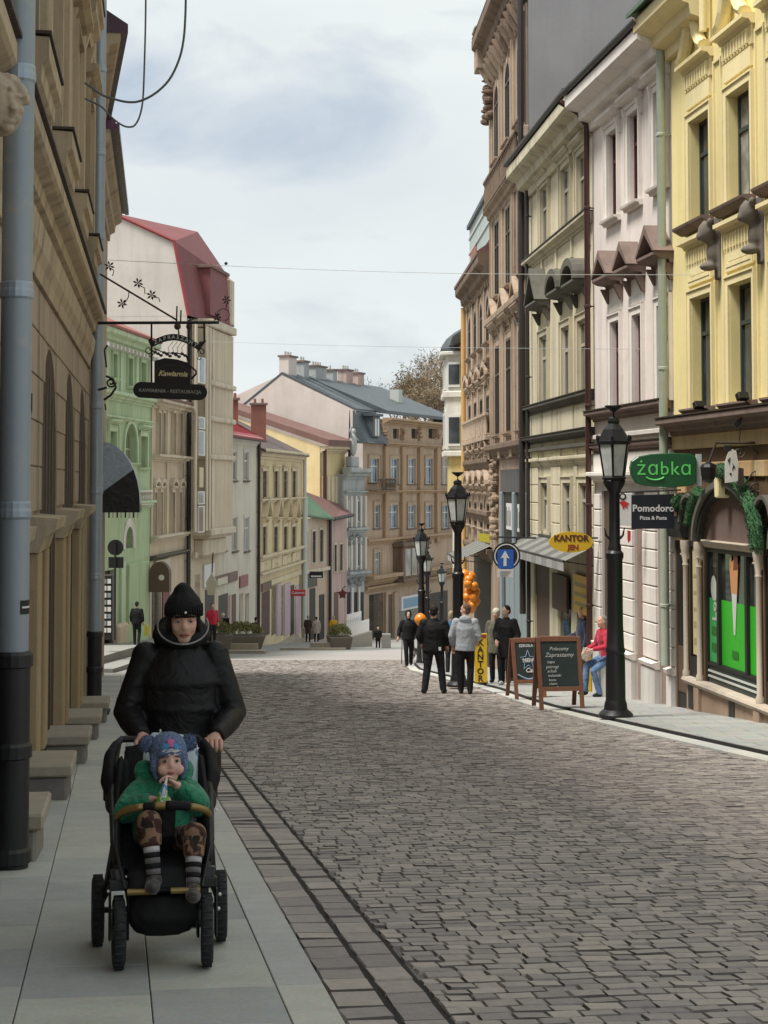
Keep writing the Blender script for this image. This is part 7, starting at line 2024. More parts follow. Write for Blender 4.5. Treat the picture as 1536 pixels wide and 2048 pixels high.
for i, a in enumerate(((806, 865, 742, 190, 1.0, 'leftmost sparse grey tree above the slate roof', 1, 3, 'twig_grey'), (850, 880, 735, 200, .9, 'budding brown tree right of the sparse grey one', 2, 9, 'buds_brown'),
                       (880, 880, 722, 205, 1.0, 'tallest budding tree beside the oriel house', 3, 10, 'buds_brown'), (832, 890, 768, 185, 1.0, 'low brown budding tree just over the slate roof', 4, 10, 'buds_brown'),
                       (905, 880, 735, 195, 1.0, 'brown tree half hidden behind the oriel house', 5, 9, 'buds_brown'), (872, 900, 790, 180, 1.1, 'bushy low tree at the right end of the slate roof', 6, 10, 'buds_brown'))):
    tree(*a)
# ---- flag on the oriel house
f = Flat('flag', 936, 690, 61.0, 'yellow and red flag hanging from the ornate gabled house', 'flag')
f.plate([(918, 690), (932, 688), (934, 720), (926, 712), (920, 702)], -.02, .02, 'sign_red', 'upper_field'); f.plate([(921, 702), (934, 700), (934, 730), (928, 722)], -.03, .01, 'yellow_sign', 'lower_field'); f.bar([(936, 684), (917, 689)], .03, 'iron_black', 'pole')
# ------------------------------------------------------------------ people
def skin_mat(name, c):
    def make(nm):
        m, nt, b = nodes(nm)
        n = noise(nt, 25, 4, .6, pos(nt, (1, 1, 1), True)); n2 = noise(nt, 8, 2, .5, pos(nt, (1, 1, 1), True))
        a = mixc(nt, ramp(nt, n2.outputs['Fac'], .35, .65).outputs[0], c, (c[0] * 1.05, c[1] * .86, c[2] * .82))
        nt.links.new(mixc(nt, .12, a, n.outputs['Color'], 'OVERLAY'), b.inputs['Base Color'])
        b.inputs['Roughness'].default_value = .55; b.inputs['Subsurface Weight'].default_value = .08; b.inputs['Subsurface Radius'].default_value = (.01, .004, .002)
        return m
    _def[name] = make
skin_mat('skin', (0.52, 0.34, 0.26)); skin_mat('skin_child', (0.58, 0.38, 0.31))






def V(*a): return Vector(a)
def head_shapes(mb, c, k=1.0, yaw=0.0, pitch=0.0, nose=1.0):
    rot = Matrix.Rotation(yaw, 3, 'Z') @ Matrix.Rotation(pitch, 3, 'X')
    T = lambda x, y, z: Vector(c) + rot @ (Vector((x, y, z)) * k)
    mb.ell(T(0, .012, .03), (.076*k, .096*k, .092*k), 16, 12, rot); mb.ell(T(0, -.02, -.025), (.064*k, .073*k, .085*k), 16, 12, rot); mb.ell(T(0, -.045, -.085), (.042*k, .042*k, .034*k), 12, 8, rot)
    mb.tube([T(0, -.083, .02), T(0, -.083 - .018*nose, -.02), T(0, -.083 - .012*nose, -.033)], [.008*k, .013*k, .011*k], 7); mb.ell(T(0, -.078, .034), (.05*k, .018*k, .012*k), 10, 6, rot)
    for s in (-1, 1):
        mb.ell(T(s*.078, .012, -.005), (.012*k, .022*k, .032*k), 8, 6, rot); mb.ell(T(s*.036, -.062, -.03), (.026*k, .022*k, .024*k), 8, 6, rot); mb.ell(T(s*.012, -.083 - .010*nose, -.031), (.008*k, .009*k, .007*k), 7, 5, rot)
    mb.ell(T(0, -.080, -.056), (.026*k, .012*k, .008*k), 9, 6, rot); mb.ell(T(0, -.078, -.070), (.022*k, .012*k, .008*k), 9, 6, rot)
    return T, rot
def hand(mb, ex, w, d, side, k=1.0, curl_=.5, up=None):
    """palm into mb (fused), five fingers into ex"""
    d = Vector(d).normalized(); up = Vector(up or (0, -1, 0)); a = d.cross(up)
    if a.length < .1: a = d.cross(Vector((1, 0, 0)))
    a.normalize(); n = a.cross(d).normalized()
    mb.tube([w - d*.02, w + d*.03*k, w + d*.085*k], [(.025*k, .02*k), (.04*k, .017*k), (.038*k, .014*k)], 8)
    for i, L in enumerate((.068, .078, .072, .056)):
        b0 = w + d*.08*k + a * (.03 - .02 * i) * k
        p1 = b0 + (d * math.cos(curl_*.6) - n * math.sin(curl_*.6)) * L*.5*k; p2 = p1 + (d * math.cos(curl_*1.6) - n * math.sin(curl_*1.6)) * L*.3*k; p3 = p2 + (d * math.cos(curl_*2.6) - n * math.sin(curl_*2.6)) * L*.25*k
        ex.tube([b0 - d*.02*k, b0, p1, p2, p3], [.009*k, .0095*k, .0085*k, .008*k, .0055*k], 7)
    t0 = w + d*.02*k + a*.03*k*side; t1 = t0 + (a*side*.6 + d*.7 - n*.2).normalized()*.04*k; t2 = t1 + (d*.9 - n*.3).normalized()*.03*k
    ex.tube([t0 - a*side*.015*k, t0, t1, t2], [.012*k, .012*k, .0105*k, .007*k], 7)
BASE = dict(head=(0, -.01, 1.625), neck=(0, .012, 1.47), chest=(0, .0, 1.28), waist=(0, 0, 1.07), pelvis=(0, 0, .94),
            shR=(-.18, .01, 1.405), elR=(-.245, .03, 1.13), wrR=(-.25, -.06, .90), shL=(.18, .01, 1.405), elL=(.245, .03, 1.13), wrL=(.25, -.06, .90),
            hipR=(-.088, 0, .91), knR=(-.10, -.025, .50), anR=(-.105, .02, .09), hipL=(.088, 0, .91), knL=(.10, -.025, .50), anL=(.105, .02, .09))
def person(loc, rz, H, label, jacket, trousers, hair, pose=None, vox=.02, hem=.84, shoes='shoe_black', hat=None, hood=None, yaw=0.0, pitch=0.0, bulk=1.0, group=None, skirt=None, skin='skin', hands=True, long_hair=False, toe=0.0, fat=1.0):
    k = H / 1.75
    J = {a: Vector(b) for a, b in BASE.items()}
    for a, b in (pose or {}).items(): J[a] = Vector(b)
    body = MB(); ex = MB()
    body.tube([J['pelvis'], J['waist'], J['chest'], (J['chest'] + J['neck'])/2 + V(0, 0, .04)], [(.13, .09), (.12, .085), (.14, .09), (.08, .07)], 12)
    body.tube([J['neck'] - V(0, 0, .06), J['neck'], J['head'] + V(0, .01, -.05)], [.06, .052, .05], 10)
    for s in 'RL':
        body.tube([J['sh'+s], J['el'+s], J['wr'+s]], [.045, .038, .026], 8)
        body.tube([J['hip'+s], J['kn'+s], J['an'+s]], [.075, .05, .036], 8)
        if hands: hand(body, ex, J['wr'+s], (J['wr'+s] - J['el'+s]).normalized() + V(0, 0, -.2), -1 if s == 'R' else 1, 1.0, .55)
    T, rot = head_shapes(body, J['head'], 1.0, yaw, pitch)
    ro = blob(body, 'person', skin, None, max(.011, vox * .8), 2, ex if hands else None)
    ro.location = loc; ro.rotation_euler = (0, 0, rz); ro.scale = (k * fat, k * fat, k)
    tag(ro, label, 'person', group)
    jk = MB(); B = bulk
    pz = J['pelvis']
    hemp = pz + (J['waist'] - pz).normalized() * (hem - .94)
    jk.tube([hemp, pz * .5 + J['waist'] * .5, J['waist'], J['chest'], J['chest'] * .35 + J['neck'] * .65 + V(0, 0, -.02), J['neck'] + V(0, 0, -.005)], [(.185*B, .135*B), (.178*B, .13*B), (.172*B, .128*B), (.195*B, .14*B), (.165*B, .105*B), (.07, .07)], 14)
    for s in 'RL':
        jk.ell(J['sh'+s] - V(0, 0, .01), (.078*B, .078*B, .075*B), 10, 8)
        e2 = J['wr'+s] + (J['el'+s] - J['wr'+s]).normalized() * .03
        jk.tube([J['sh'+s], J['sh'+s].lerp(J['el'+s], .5), J['el'+s], J['el'+s].lerp(e2, .5), e2], [.072*B, .068*B, .062*B, .056*B, .046*B], 10)
    jk.tube([J['neck'] - V(0, 0, .05), J['neck'] + V(0, 0, .025)], [(.085, .085), (.07, .072)], 12)
    if hood == 'down': jk.ell(J['neck'] + V(0, .075, -.01), (.12, .06, .075), 12, 8)
    if hood == 'up': jk.ell(J['head'] + V(0, .035, .015), (.108, .112, .145), 14, 10)
    blob(jk, 'jacket', jacket, ro, vox, 3)
    tr = MB()
    if skirt:
        tr.tube([J['pelvis'] + V(0, 0, .08), J['pelvis'] - V(0, 0, .1), (J['knR'] + J['knL']) / 2 + V(0, 0, .02)], [(.15, .11), (.19, .14), (.21, .15)], 14)
        blob(tr, 'skirt', skirt, ro, vox, 2); tr = MB()
    tr.ell(J['pelvis'] - V(0, 0, .02), (.165, .12, .12), 12, 8)
    for s in 'RL':
        tr.tube([J['hip'+s], J['hip'+s].lerp(J['kn'+s], .5), J['kn'+s], J['kn'+s].lerp(J['an'+s], .5), J['an'+s] - V(0, 0, .03)], [.098, .09, .073, .07, .06], 10)
    blob(tr, 'trousers', trousers, ro, vox, 2)
    for s in 'RL':
        a = J['an'+s]; t = toe * (-1 if s == 'R' else 1); f = V(math.sin(t), -math.cos(t), 0)
        m = MB().ell(a + f*.045 + V(0, 0, -.045), (.047, .115, .05), 12, 8, Matrix.Rotation(-t if False else math.atan2(f.x, -f.y) * 1, 3, 'Z')).ell(a + V(0, .01, -.01), (.045, .05, .055), 10, 7)
        zmin = a.z - .092
        m.v = [(x, y, max(z, zmin)) for x, y, z in m.v]
        m.build('shoe', shoes, ro, True)
    if hair and hood != 'up':
        hm = MB().ell(T(0, .03, .045), (.084, .092, .09), 14, 10, rot).ell(T(0, .055, -.01), (.075, .06, .075), 12, 8, rot)
        if long_hair: hm.tube([T(0, .06, .02), T(0, .085, -.1), T(0, .08, -.2)], [(.07, .05), (.085, .045), (.06, .03)], 10)
        blob(hm, 'hair', hair, ro, vox * .7, 1)
    if hat:
        hm = MB().ell(T(0, .014, .06), (.09, .106, .09), 14, 10, rot).tube([T(0, .014, .02), T(0, .014, .062)], [(.092, .108), (.092, .108)], 14)
        blob(hm, 'hat', hat, ro, vox * .7, 1)
    return ro, J, T
def gp(px, py, dz=0.0):
    g = G(px, py); g.z += dz; return g

# men with their backs to us
mj, _, _ = person(gp(868, 1389, .02), R(178), 1.80, 'man in a black jumper and work trousers seen from behind, left of the pair', 'c_black', 'c_dark', 'hair_dark',
       dict(elR=(-.27, .04, 1.14), wrR=(-.24, -.12, .93), elL=(.27, .02, 1.13), wrL=(.22, -.16, .98), knR=(-.13, -.02, .5), anR=(-.17, .0, .09), knL=(.12, -.02, .5), anL=(.17, .03, .09)), vox=.018, bulk=1.16, fat=1.1, toe=.3)
MB().box(-.03, .03, .0, .012, -.035, .035).build('trouser_tag', 'sign_white', mj, loc=(-.10, .125, .90))
person(gp(931, 1390, .02), R(172), 1.83, 'man in a light grey hooded sweatshirt seen from behind beside the yellow board', 'c_grey', 'c_black', 'hair_brown',
       dict(elR=(-.26, .02, 1.14), wrR=(-.22, -.16, 1.02), elL=(.27, .03, 1.13), wrL=(.25, -.1, .9), anR=(-.09, .03, .09), anL=(.09, -.02, .09)), vox=.018, hood='down', yaw=R(70), bulk=1.1)
person(gp(903, 1350), R(175), 1.76, 'person in a dark blue jacket half hidden between the two men', 'c_blue', 'c_dark', 'hair_blond', vox=.022, bulk=1.05)
# walker coming towards us with a stick and a dog
w_, _, _ = person(gp(817, 1334), R(4), 1.80, 'walker all in black with the hood up coming down the road', 'c_black', 'c_black', None,
       dict(elR=(-.28, .05, 1.15), wrR=(-.33, -.04, .93), elL=(.27, .03, 1.14), wrL=(.28, -.12, .95), knR=(-.08, -.1, .50), anR=(-.06, -.12, .09), knL=(.09, .05, .49), anL=(.09, .22, .13)), vox=.022, hood='up', bulk=1.12)
st = gp(803, 1329)
tag(MB().tube([(0, 0, 0), (.02, .0, .85), (.05, 0, .9), (.1, 0, .88)], .015, 7).build('walking_stick', 'pipe_dark', loc=st), 'thin walking stick in the hand of the black clad walker', 'walking stick')
# couple by the chalkboards
person(gp(993, 1372, .074), R(-25), 1.70, 'woman with a cream knitted hat and dark olive coat beside the man in black', 'c_olive', 'c_black', 'hair_blond', vox=.02, hat='c_offwhite', hem=.7, bulk=1.08)
person(gp(1013, 1377, .074), R(-30), 1.76, 'man in a black coat looking down beside the woman with the cream hat', 'c_black', 'c_black', 'hair_dark',
       dict(elR=(-.26, -.02, 1.13), wrR=(-.15, -.2, .98), elL=(.28, .02, 1.13), wrL=(.27, -.05, .88), knL=(.1, -.08, .5), anL=(.1, -.12, .09)), vox=.02, hem=.62, bulk=1.16, yaw=R(-30), pitch=R(12), shoes='shoe_white', toe=.1)
# person in red sitting against the house behind the lamp
sp_ = GX(1203, 32.5) + V(0, 0, .075)
person(sp_, R(-72), 1.68, 'woman in a red jacket and blue jeans leaning on the house behind the lantern post', 'c_red', 'c_jeans', 'hair_grey',
       dict(pelvis=(0, .12, .78), waist=(0, .10, .92), chest=(0, .05, 1.13), neck=(0, .03, 1.32), head=(0, -.0, 1.475), shR=(-.18, .05, 1.26), shL=(.18, .05, 1.26), elR=(-.25, -.02, 1.0), wrR=(-.14, -.26, .92), elL=(.25, -.02, 1.0), wrL=(.12, -.28, .94),
            hipR=(-.09, .1, .76), knR=(-.11, -.28, .60), anR=(-.10, -.32, .12), hipL=(.09, .1, .76), knL=(.11, -.24, .52), anL=(.11, -.1, .09)), vox=.018, hem=.82, yaw=R(10))
tag(MB().box(-.09, .09, -.03, .03, -.12, .12).build('paper_bag', 'c_beige', loc=sp_ + V(-.30, -.05, .80), rot=(0, R(35), 0), bevel=.02), 'small brown bag on the lap of the woman in red', 'bag')
tag(MB().box(-.28, .28, -.2, .2, 0, .66).build('stone_ledge', 'white_low', loc=sp_ + V(.22, .05, -.02), bevel=.02), 'pale stone ledge the woman in red leans on', 'ledge')
# man in the exchange office doorway
g = GX(1166, 35.4) + V(0, 0, .075)
person(g, R(-80), 1.72, 'man in dark clothes standing in the exchange office doorway', 'c_navy', 'c_brown', 'hair_dark', dict(elR=(-.25, -.05, 1.14), wrR=(-.2, -.3, 1.10)), vox=.02, bulk=1.08)
# far people
person((P(276, HZ, 64).x, 64, zt2(64) + .16), R(172), 1.62, 'man in black clothes walking away by the green house', 'c_black', 'c_black', 'hair_dark', dict(anR=(-.1, .12, .12), anL=(.1, -.05, .09)), vox=.03, bulk=1.12)
person(GX(425, 72) + V(0, 0, .45), R(30), 1.74, 'person in a bright red jacket behind the woman with the pushchair', 'c_red', 'c_dark', 'hair_dark', vox=.03)
person(GX(453, 82) + V(0, 0, .3), R(-60), 1.55, 'person in black with a white cap bending by the wide planter', 'c_black', 'c_black', None, dict(chest=(0, -.08, 1.26), neck=(0, -.15, 1.43), head=(0, -.22, 1.57)), vox=.03, hat='c_offwhite')
person(GX(512, 88), R(160), 1.62, 'dark figure standing by the door of the ochre house', 'c_brown', 'c_black', 'hair_dark', vox=.035)
person(gp(616, 1284), R(165), 1.75, 'taller of the far couple, in dark brown coat', 'c_brown', 'c_black', 'hair_blond', vox=.035, hem=.55, group='far couple', bulk=1.1)
person(gp(633, 1285), R(168), 1.66, 'shorter of the far couple, in a pale beige coat', 'c_beige', 'c_black', 'hair_dark', vox=.035, hem=.6, group='far couple', bulk=1.15)
person(GX(667, 111), R(170), 1.72, 'woman in a mustard yellow jacket and dark skirt far down the street', 'c_yellow', 'c_black', 'hair_blond', vox=.035, skirt='c_black', hem=.95)
person(gp(756, 1298), R(6), 1.12, 'small child in black standing beside the pale stone block', 'c_black', 'c_black', 'hair_blond', vox=.03, shoes='shoe_white', fat=1.12)
# ---- dog
def dog(loc, rz, label):
    mb = MB()
    mb.tube([(0, -.30, .50), (0, -.16, .47), (0, .1, .47), (0, .30, .48)], [(.10, .13), (.12, .16), (.10, .12), (.09, .11)], 12)
    mb.tube([(0, -.30, .54), (0, -.40, .60), (0, -.45, .64)], [.09, .075, .07], 10).ell((0, -.47, .65), (.075, .09, .075), 12, 8).tube([(0, -.52, .63), (0, -.62, .61)], [.045, .03], 8)
    for s in (-1, 1):
        mb.tube([(s*.05, -.44, .70), (s*.06, -.43, .79)], [.03, .008], 6)
        mb.tube([(s*.08, -.22, .45), (s*.08, -.24, .27), (s*.08, -.22, .24), (s*.08, -.23, .03)], [.06, .04, .035, .03], 8).ell((s*.08, -.255, .03), (.035, .05, .03), 8, 5)
        mb.tube([(s*.08, .26, .46), (s*.09, .20, .32), (s*.09, .34, .19), (s*.09, .31, .03)], [.085, .06, .035, .03], 8).ell((s*.09, .285, .03), (.035, .05, .03), 8, 5)
    mb.tube([(0, .30, .52), (0, .42, .62), (0, .42, .76), (0, .33, .80)], [.05, .06, .055, .02], 8)
    o = blob(mb, 'dog', 'dog_fur', None, .015, 2); o.location = loc; o.rotation_euler = (0, 0, rz)
    return tag(o, label, 'dog')

dog(gp(838, 1330), R(150), 'grey and white dog between the walker and the man in the black jumper')

# ------------------------------------------------------------------ woman with the pushchair
FZ = .048
sp0 = Vector((-.956, 7.47)); RZ = math.atan(.157)
SM = Matrix.Translation((sp0.x, sp0.y, zg(sp0.y) + FZ)) @ Matrix.Rotation(RZ, 4, 'Z') @ Matrix.Rotation(-math.atan(SL), 4, 'X')

def liner(name):
    m, nt, b = nodes(name)
    v = nt.nodes.new('ShaderNodeTexVoronoi'); v.inputs['Scale'].default_value = 22; nt.links.new(pos(nt, (1, 1, .55), True), v.inputs['Vector'])
    spot = ramp(nt, v.outputs['Distance'], .22, .27, (1, 1, 1, 1), (0, 0, 0, 1)); pick = ramp(nt, v.outputs['Color'], .45, .5)
    c = mixc(nt, pick.outputs[0], (0.10, 0.17, 0.22), (0.40, 0.30, 0.14))
    nt.links.new(mixc(nt, spot.outputs[0], (0.42, 0.50, 0.53), c), b.inputs['Base Color']); b.inputs['Roughness'].default_value = .85
    return m
_def['pram_liner'] = liner
pr = empty('pushchair', mat=SM, label='black pushchair with gold bumper bar carrying the child', cat='pushchair')
def wheel(x, y, r, w, steer=0.0):
    wo = empty('wheel', (x, y, r)); wo.parent = pr; wo.rotation_euler = (0, 0, steer)
    n = 28; m = MB()
    prof = [(r - .045, -w*.4), (r - .018, -w*.5), (r - .004, -w*.36), (r, -w*.12), (r, w*.12), (r - .004, w*.36), (r - .018, w*.5), (r - .045, w*.4)]
    vs_ = [(a, p[0] * math.cos(2*math.pi*k/n), p[0] * math.sin(2*math.pi*k/n)) for k in range(n) for p in prof for a in (p[1],)]
    q = len(prof); m.add(vs_, [(k*q + i, k*q + (i+1) % q, ((k+1) % n)*q + (i+1) % q, ((k+1) % n)*q + i) for k in range(n) for i in range(q)])
    for k in range(28):
        a = 2*math.pi*k/28; c, s = math.cos(a), math.sin(a)
        m.add([(-w*.4, c*(r-.002) - s*.006, s*(r-.002) + c*.006), (w*.4, c*(r-.002) - s*.006, s*(r-.002) + c*.006), (w*.4, c*(r+.004), s*(r+.004)), (-w*.4, c*(r+.004), s*(r+.004)), (-w*.4, c*(r-.002) + s*.006, s*(r-.002) - c*.006), (w*.4, c*(r-.002) + s*.006, s*(r-.002) - c*.006)], [(0,1,2,3),(3,2,5,4)])
    auto_smooth(m.build('tyre', 'tyre', wo), 45)
    m = MB().tube([(-w*.5, 0, 0), (w*.5, 0, 0)], .03, 12)
    for k in range(5):
        a = 2*math.pi*k/5; m.tube([(0, 0, 0), (0, (r-.04)*math.cos(a), (r-.04)*math.sin(a))], .011, 6)
    m.build('rim', 'rim_grey', wo)
    return wo
wheel(-.19, .02, .152, .052, R(3)); wheel(.19, .0, .152, .052, R(-2)); wheel(-.285, .58, .158, .055, R(2)); wheel(.285, .58, .158, .055, R(-2))
for s in (-1, 1):
    MB().box(s*.19 - .045, s*.19 - .033, -.02, .06, .12, .33).box(s*.19 + .033, s*.19 + .045, -.02, .06, .12, .33).box(s*.19 - .045, s*.19 + .045, -.01, .07, .33, .375).build('fork', 'pram_tube', pr, bevel=.006)
    MB().tube([(s*.19, .03, .37), (s*.20, .03, .42)], .03, 10).build('swivel', 'rim_grey', pr)
    MB().tube([(s*.19, .03, .40), (s*.215, .14, .52), (s*.225, .40, .70), (s*.21, .62, .84), (s*.195, .76, .91)], .0155, 10).build('frame_tube', 'pram_tube', pr)
    MB().tube([(s*.285, .58, .158), (s*.25, .50, .25), (s*.215, .16, .50)], .0155, 10).build('frame_tube', 'pram_tube', pr)
    MB().tube([(s*.285, .58, .16), (s*.20, .30, .36), (s*.19, .04, .36)], .013, 10).build('frame_tube', 'pram_tube', pr)
    MB().ell((s*.232, .43, .66), (.024, .05, .05), 12, 8).build('hinge', 'pram_tube', pr)
    m = MB().tube([(s*.215, .44, .66), (s*.245, .50, .76), (s*.235, .60, .86), (s*.205, .68, .91)], [(.025, .04), (.032, .055), (.028, .045), (.02, .025)], 10)
    blob(m, 'canopy_side', 'pram_black', pr, .012, 2)
    MB().box(s*.245 - .02, s*.245 + .02, .5, .56, .66, .72).build('clip', 'pram_tube', pr, bevel=.006)
MB().tube([(-.285, .58, .158), (.285, .58, .158)], .014, 8).build('rear_axle', 'pram_tube', pr)
MB().tube([(-.195, .76, .91), (-.18, .78, .922), (.18, .78, .922), (.195, .76, .91)], .017, 10).build('handlebar', 'pram_tube', pr)
# seat tub, liner, footrest
m = MB().tube([(0, .10, .40), (0, .22, .42), (0, .34, .50), (0, .48, .70), (0, .60, .90)], [(.19, .05), (.2, .06), (.2, .06), (.195, .05), (.17, .035)], 14)
for s in (-1, 1): m.tube([(s*.195, .05, .42), (s*.205, .2, .48), (s*.205, .36, .62), (s*.185, .54, .84)], [(.02, .06), (.022, .09), (.022, .08), (.02, .05)], 8)
m.tube([(0, .10, .42), (0, .0, .40), (0, -.05, .33)], [(.17, .03), (.165, .028), (.16, .02)], 10)
blob(m, 'seat', 'pram_black', pr, .012, 2)
m = MB().tube([(.02, .30, .50), (.03, .42, .68), (.05, .545, .90), (.06, .575, .955)], [(.14, .02), (.145, .022), (.135, .022), (.11, .015)], 12); blob(m, 'liner', 'pram_liner', pr, .01, 2)
m = MB().tube([(0, .30, .33), (0, .02, .32), (0, -.06, .34)], [(.155, .015), (.16, .015), (.155, .012)], 10); blob(m, 'footrest', 'pram_black', pr, .01, 1)
for a, b in ((-.155, -.03), (.03, .155)): MB().tube([(a, -.085, .335), (b, -.088, .335)], [.014, .014], 8).build('footrest_trim', 'pram_gold', pr)
# bumper bar: black middle, gold shoulders
def bump_pt(t): return (-.205 * math.cos(t), .14 - .13 * math.sin(t) ** .8, .60 + .085 * math.sin(t) ** .6)
for t0, t1, m_, r_ in ((.12, 1.15, 'pram_gold', .0165), (1.15, 1.38, 'pram_black', .019), (1.38, 1.62, 'pram_gold', .0165), (1.62, 2.15, 'pram_black', .021), (2.15, 3.02, 'pram_gold', .0165)):
    MB().tube([bump_pt(t0 + (t1 - t0) * k / 6) for k in range(7)], r_, 10).build('bumper_bar', m_, pr, True)
for s in (-1, 1): MB().tube([(s*.205, .10, .62), (s*.205, .05, .50), (s*.165, -.06, .345)], .007, 8).build('side_piping', 'pram_tube', pr)
MB().tube([(.0, .035, .665), (.0, .06, .55), (.0, .16, .46)], [(.055, .012), (.05, .01), (.04, .01)], 8).build('crotch_strap', 'pram_black', pr)
m = MB().tube([(0, .02, .30), (0, .0, .22), (0, .03, .155)], [(.155, .06), (.165, .08), (.13, .06)], 12).tube([(0, .02, .22), (0, .5, .26)], [(.15, .09), (.17, .1)], 10); blob(m, 'basket', 'pram_black', pr, .014, 2)
for x, z in ((-.235, .33), (-.15, .33), (.245, .30), (.24, .24), (-.225, .26), (.23, .66)): MB().ell((x, -.0, z), (.008, .008, .008), 7, 5).build('rivet', 'sign_white', pr)

# child in the seat
cr = MB(); cx = MB()
hc = V(.032, .335, .850)
cT, crot = head_shapes(cr, hc, .86, R(6), R(-4), .6)
for s in (-1, 1): cr.ell(cT(s*.040, -.07, -.045), (.028, .02, .026), 10, 8, crot)
cr.tube([V(.01, .37, .70), V(.014, .36, .79)], [.04, .04], 10); cr.tube([V(.0, .30, .50), V(.0, .34, .62), V(.01, .37, .72)], [(.08, .06), (.085, .06), (.06, .05)], 10)
wR, eR = V(-.040, .20, .695), V(-.165, .265, .635); wL, eL = V(.062, .205, .755), V(.165, .285, .655)
cr.tube([V(-.09, .355, .72), eR, wR], [.03, .03, .02], 8).tube([V(.11, .355, .72), eL, wL], [.03, .03, .02], 8)
hand(cr, cx, wR, V(.9, -.25, .15), -1, .62, .75, (0, 0, 1)); hand(cr, cx, wL, V(-.75, -.25, .55), 1, .62, .75, (0, .6, 1))
kR, fR = V(-.062, -.005, .615), V(-.040, -.045, .375); kL, fL = V(.135, .01, .555), V(.125, -.06, .335)
cr.tube([V(-.05, .27, .50), kR, fR], [.05, .04, .03], 8).tube([V(.07, .27, .50), kL, fL], [.05, .04, .03], 8)
child = blob(cr, 'person', 'skin_child', None, .0075, 2, cx)
child.matrix_world = SM
tag(child, 'small child in a green jacket and blue pompom hat drinking in the pushchair', 'person')
for s in (-1, 1):
    MB().ell(cT(s*.033, -.081, .0), (.0125, .008, .0075), 10, 7, crot).build('eye', 'eye_white', child, True); MB().ell(cT(s*.032, -.0895, -.001), (.0070, .0055, .0064), 10, 7, crot).build('iris', 'eye_dark', child, True)
    MB().tube([cT(s*.017, -.0935, .020), cT(s*.034, -.0925, .024), cT(s*.050, -.080, .019)], .0022, 6).build('eyebrow', 'brow', child)
MB().ell(cT(0, -.092, -.062), (.017, .008, .007), 10, 6, crot).build('lips', 'lip', child, True)
m = MB().tube([V(0, .27, .47), V(0, .31, .56), V(.0, .35, .66), V(.01, .37, .735), V(.012, .37, .775)], [(.12, .085), (.135, .10), (.135, .095), (.10, .075), (.06, .055)], 14)
for a, b, c in ((V(-.10, .355, .715), eR, wR), (V(.12, .355, .715), eL, wL)): m.ell(a, (.055, .055, .055), 10, 8).tube([a, a.lerp(b, .5), b, b.lerp(c, .5), c + (b - c).normalized()*.012], [.058, .062, .060, .052, .036], 10)
for s in (-1, 1): m.ell(V(.012 + s*.09, .40, .80), (.05, .05, .055), 10, 8)
m.ell(V(.01, .42, .77), (.10, .05, .07), 12, 8)
blob(m, 'jacket', 'c_green', child, .009, 2)
def camo(name):
    m, nt, b = nodes(name); n = noise(nt, 26, 2, .4, pos(nt, (1, 1, 1), True), .6); n2 = noise(nt, 19, 2, .4, pos(nt, (1.3, 1, 1), True), .4)
    a = mixc(nt, ramp(nt, n.outputs['Fac'], .50, .53).outputs[0], (0.20, 0.115, 0.07), (0.045, 0.016, 0.010)); nt.links.new(mixc(nt, ramp(nt, n2.outputs['Fac'], .60, .63).outputs[0], a, (0.012, 0.008, 0.007)), b.inputs['Base Color']); b.inputs['Roughness'].default_value = .9
    return m
_def['camo_brown'] = camo
m = MB().ell(V(0, .28, .49), (.12, .09, .07), 12, 8)
for a, k_, f in ((V(-.055, .27, .50), kR, fR), (V(.075, .27, .50), kL, fL)): m.tube([a, a.lerp(k_, .5), k_ + V(0, .01, .0), k_.lerp(f, .42)], [.062, .06, .056, .046], 10).ell(k_ + V(0, .005, .005), (.056, .05, .05), 10, 8)
blob(m, 'trousers', 'camo_brown', child, .009, 2)
for s_, k_, f in ((0, kR, fR), (1, kL, fL)):
    for i in range(6):
        a, b = k_.lerp(f, .42 + i * .095), k_.lerp(f, .42 + (i + 1) * .095 + .004)
        MB().tube([a, b], [.036 - .0012*i, .036 - .0012*(i+1)], 12).build('sock_stripe', ('sock_white', 'c_black', 'sock_dim', 'c_black', 'sock_dim', 'c_black')[i], child, True)
    d = V(-.02 + .02 * s_, -.09, -.02)
    m = MB().ell(f + d * .45 + V(0, 0, -.012), (.035, .075, .032), 12, 8).ell(f + V(0, .0, .0), (.036, .04, .036), 10, 8); blob(m, 'shoe', 'shoe_dark_check', child, .008, 2)

# knitted hat with two pompoms
m = MB().ell(cT(0, .022, .062), (.088, .100, .080), 18, 12, crot).tube([cT(0, .022, .030), cT(0, .020, .066)], [(.086, .100), (.088, .101)], 18)
for s in (-1, 1): m.tube([cT(s*.078, .0, .03), cT(s*.082, -.01, -.04), cT(s*.066, -.022, -.10)], [(.022, .04), (.018, .034), (.008, .012)], 8)
m.ell(cT(0, .07, -.03), (.065, .045, .07), 12, 8)
hat = blob(m, 'knitted_hat', 'knit_blue', child, .007, 2)

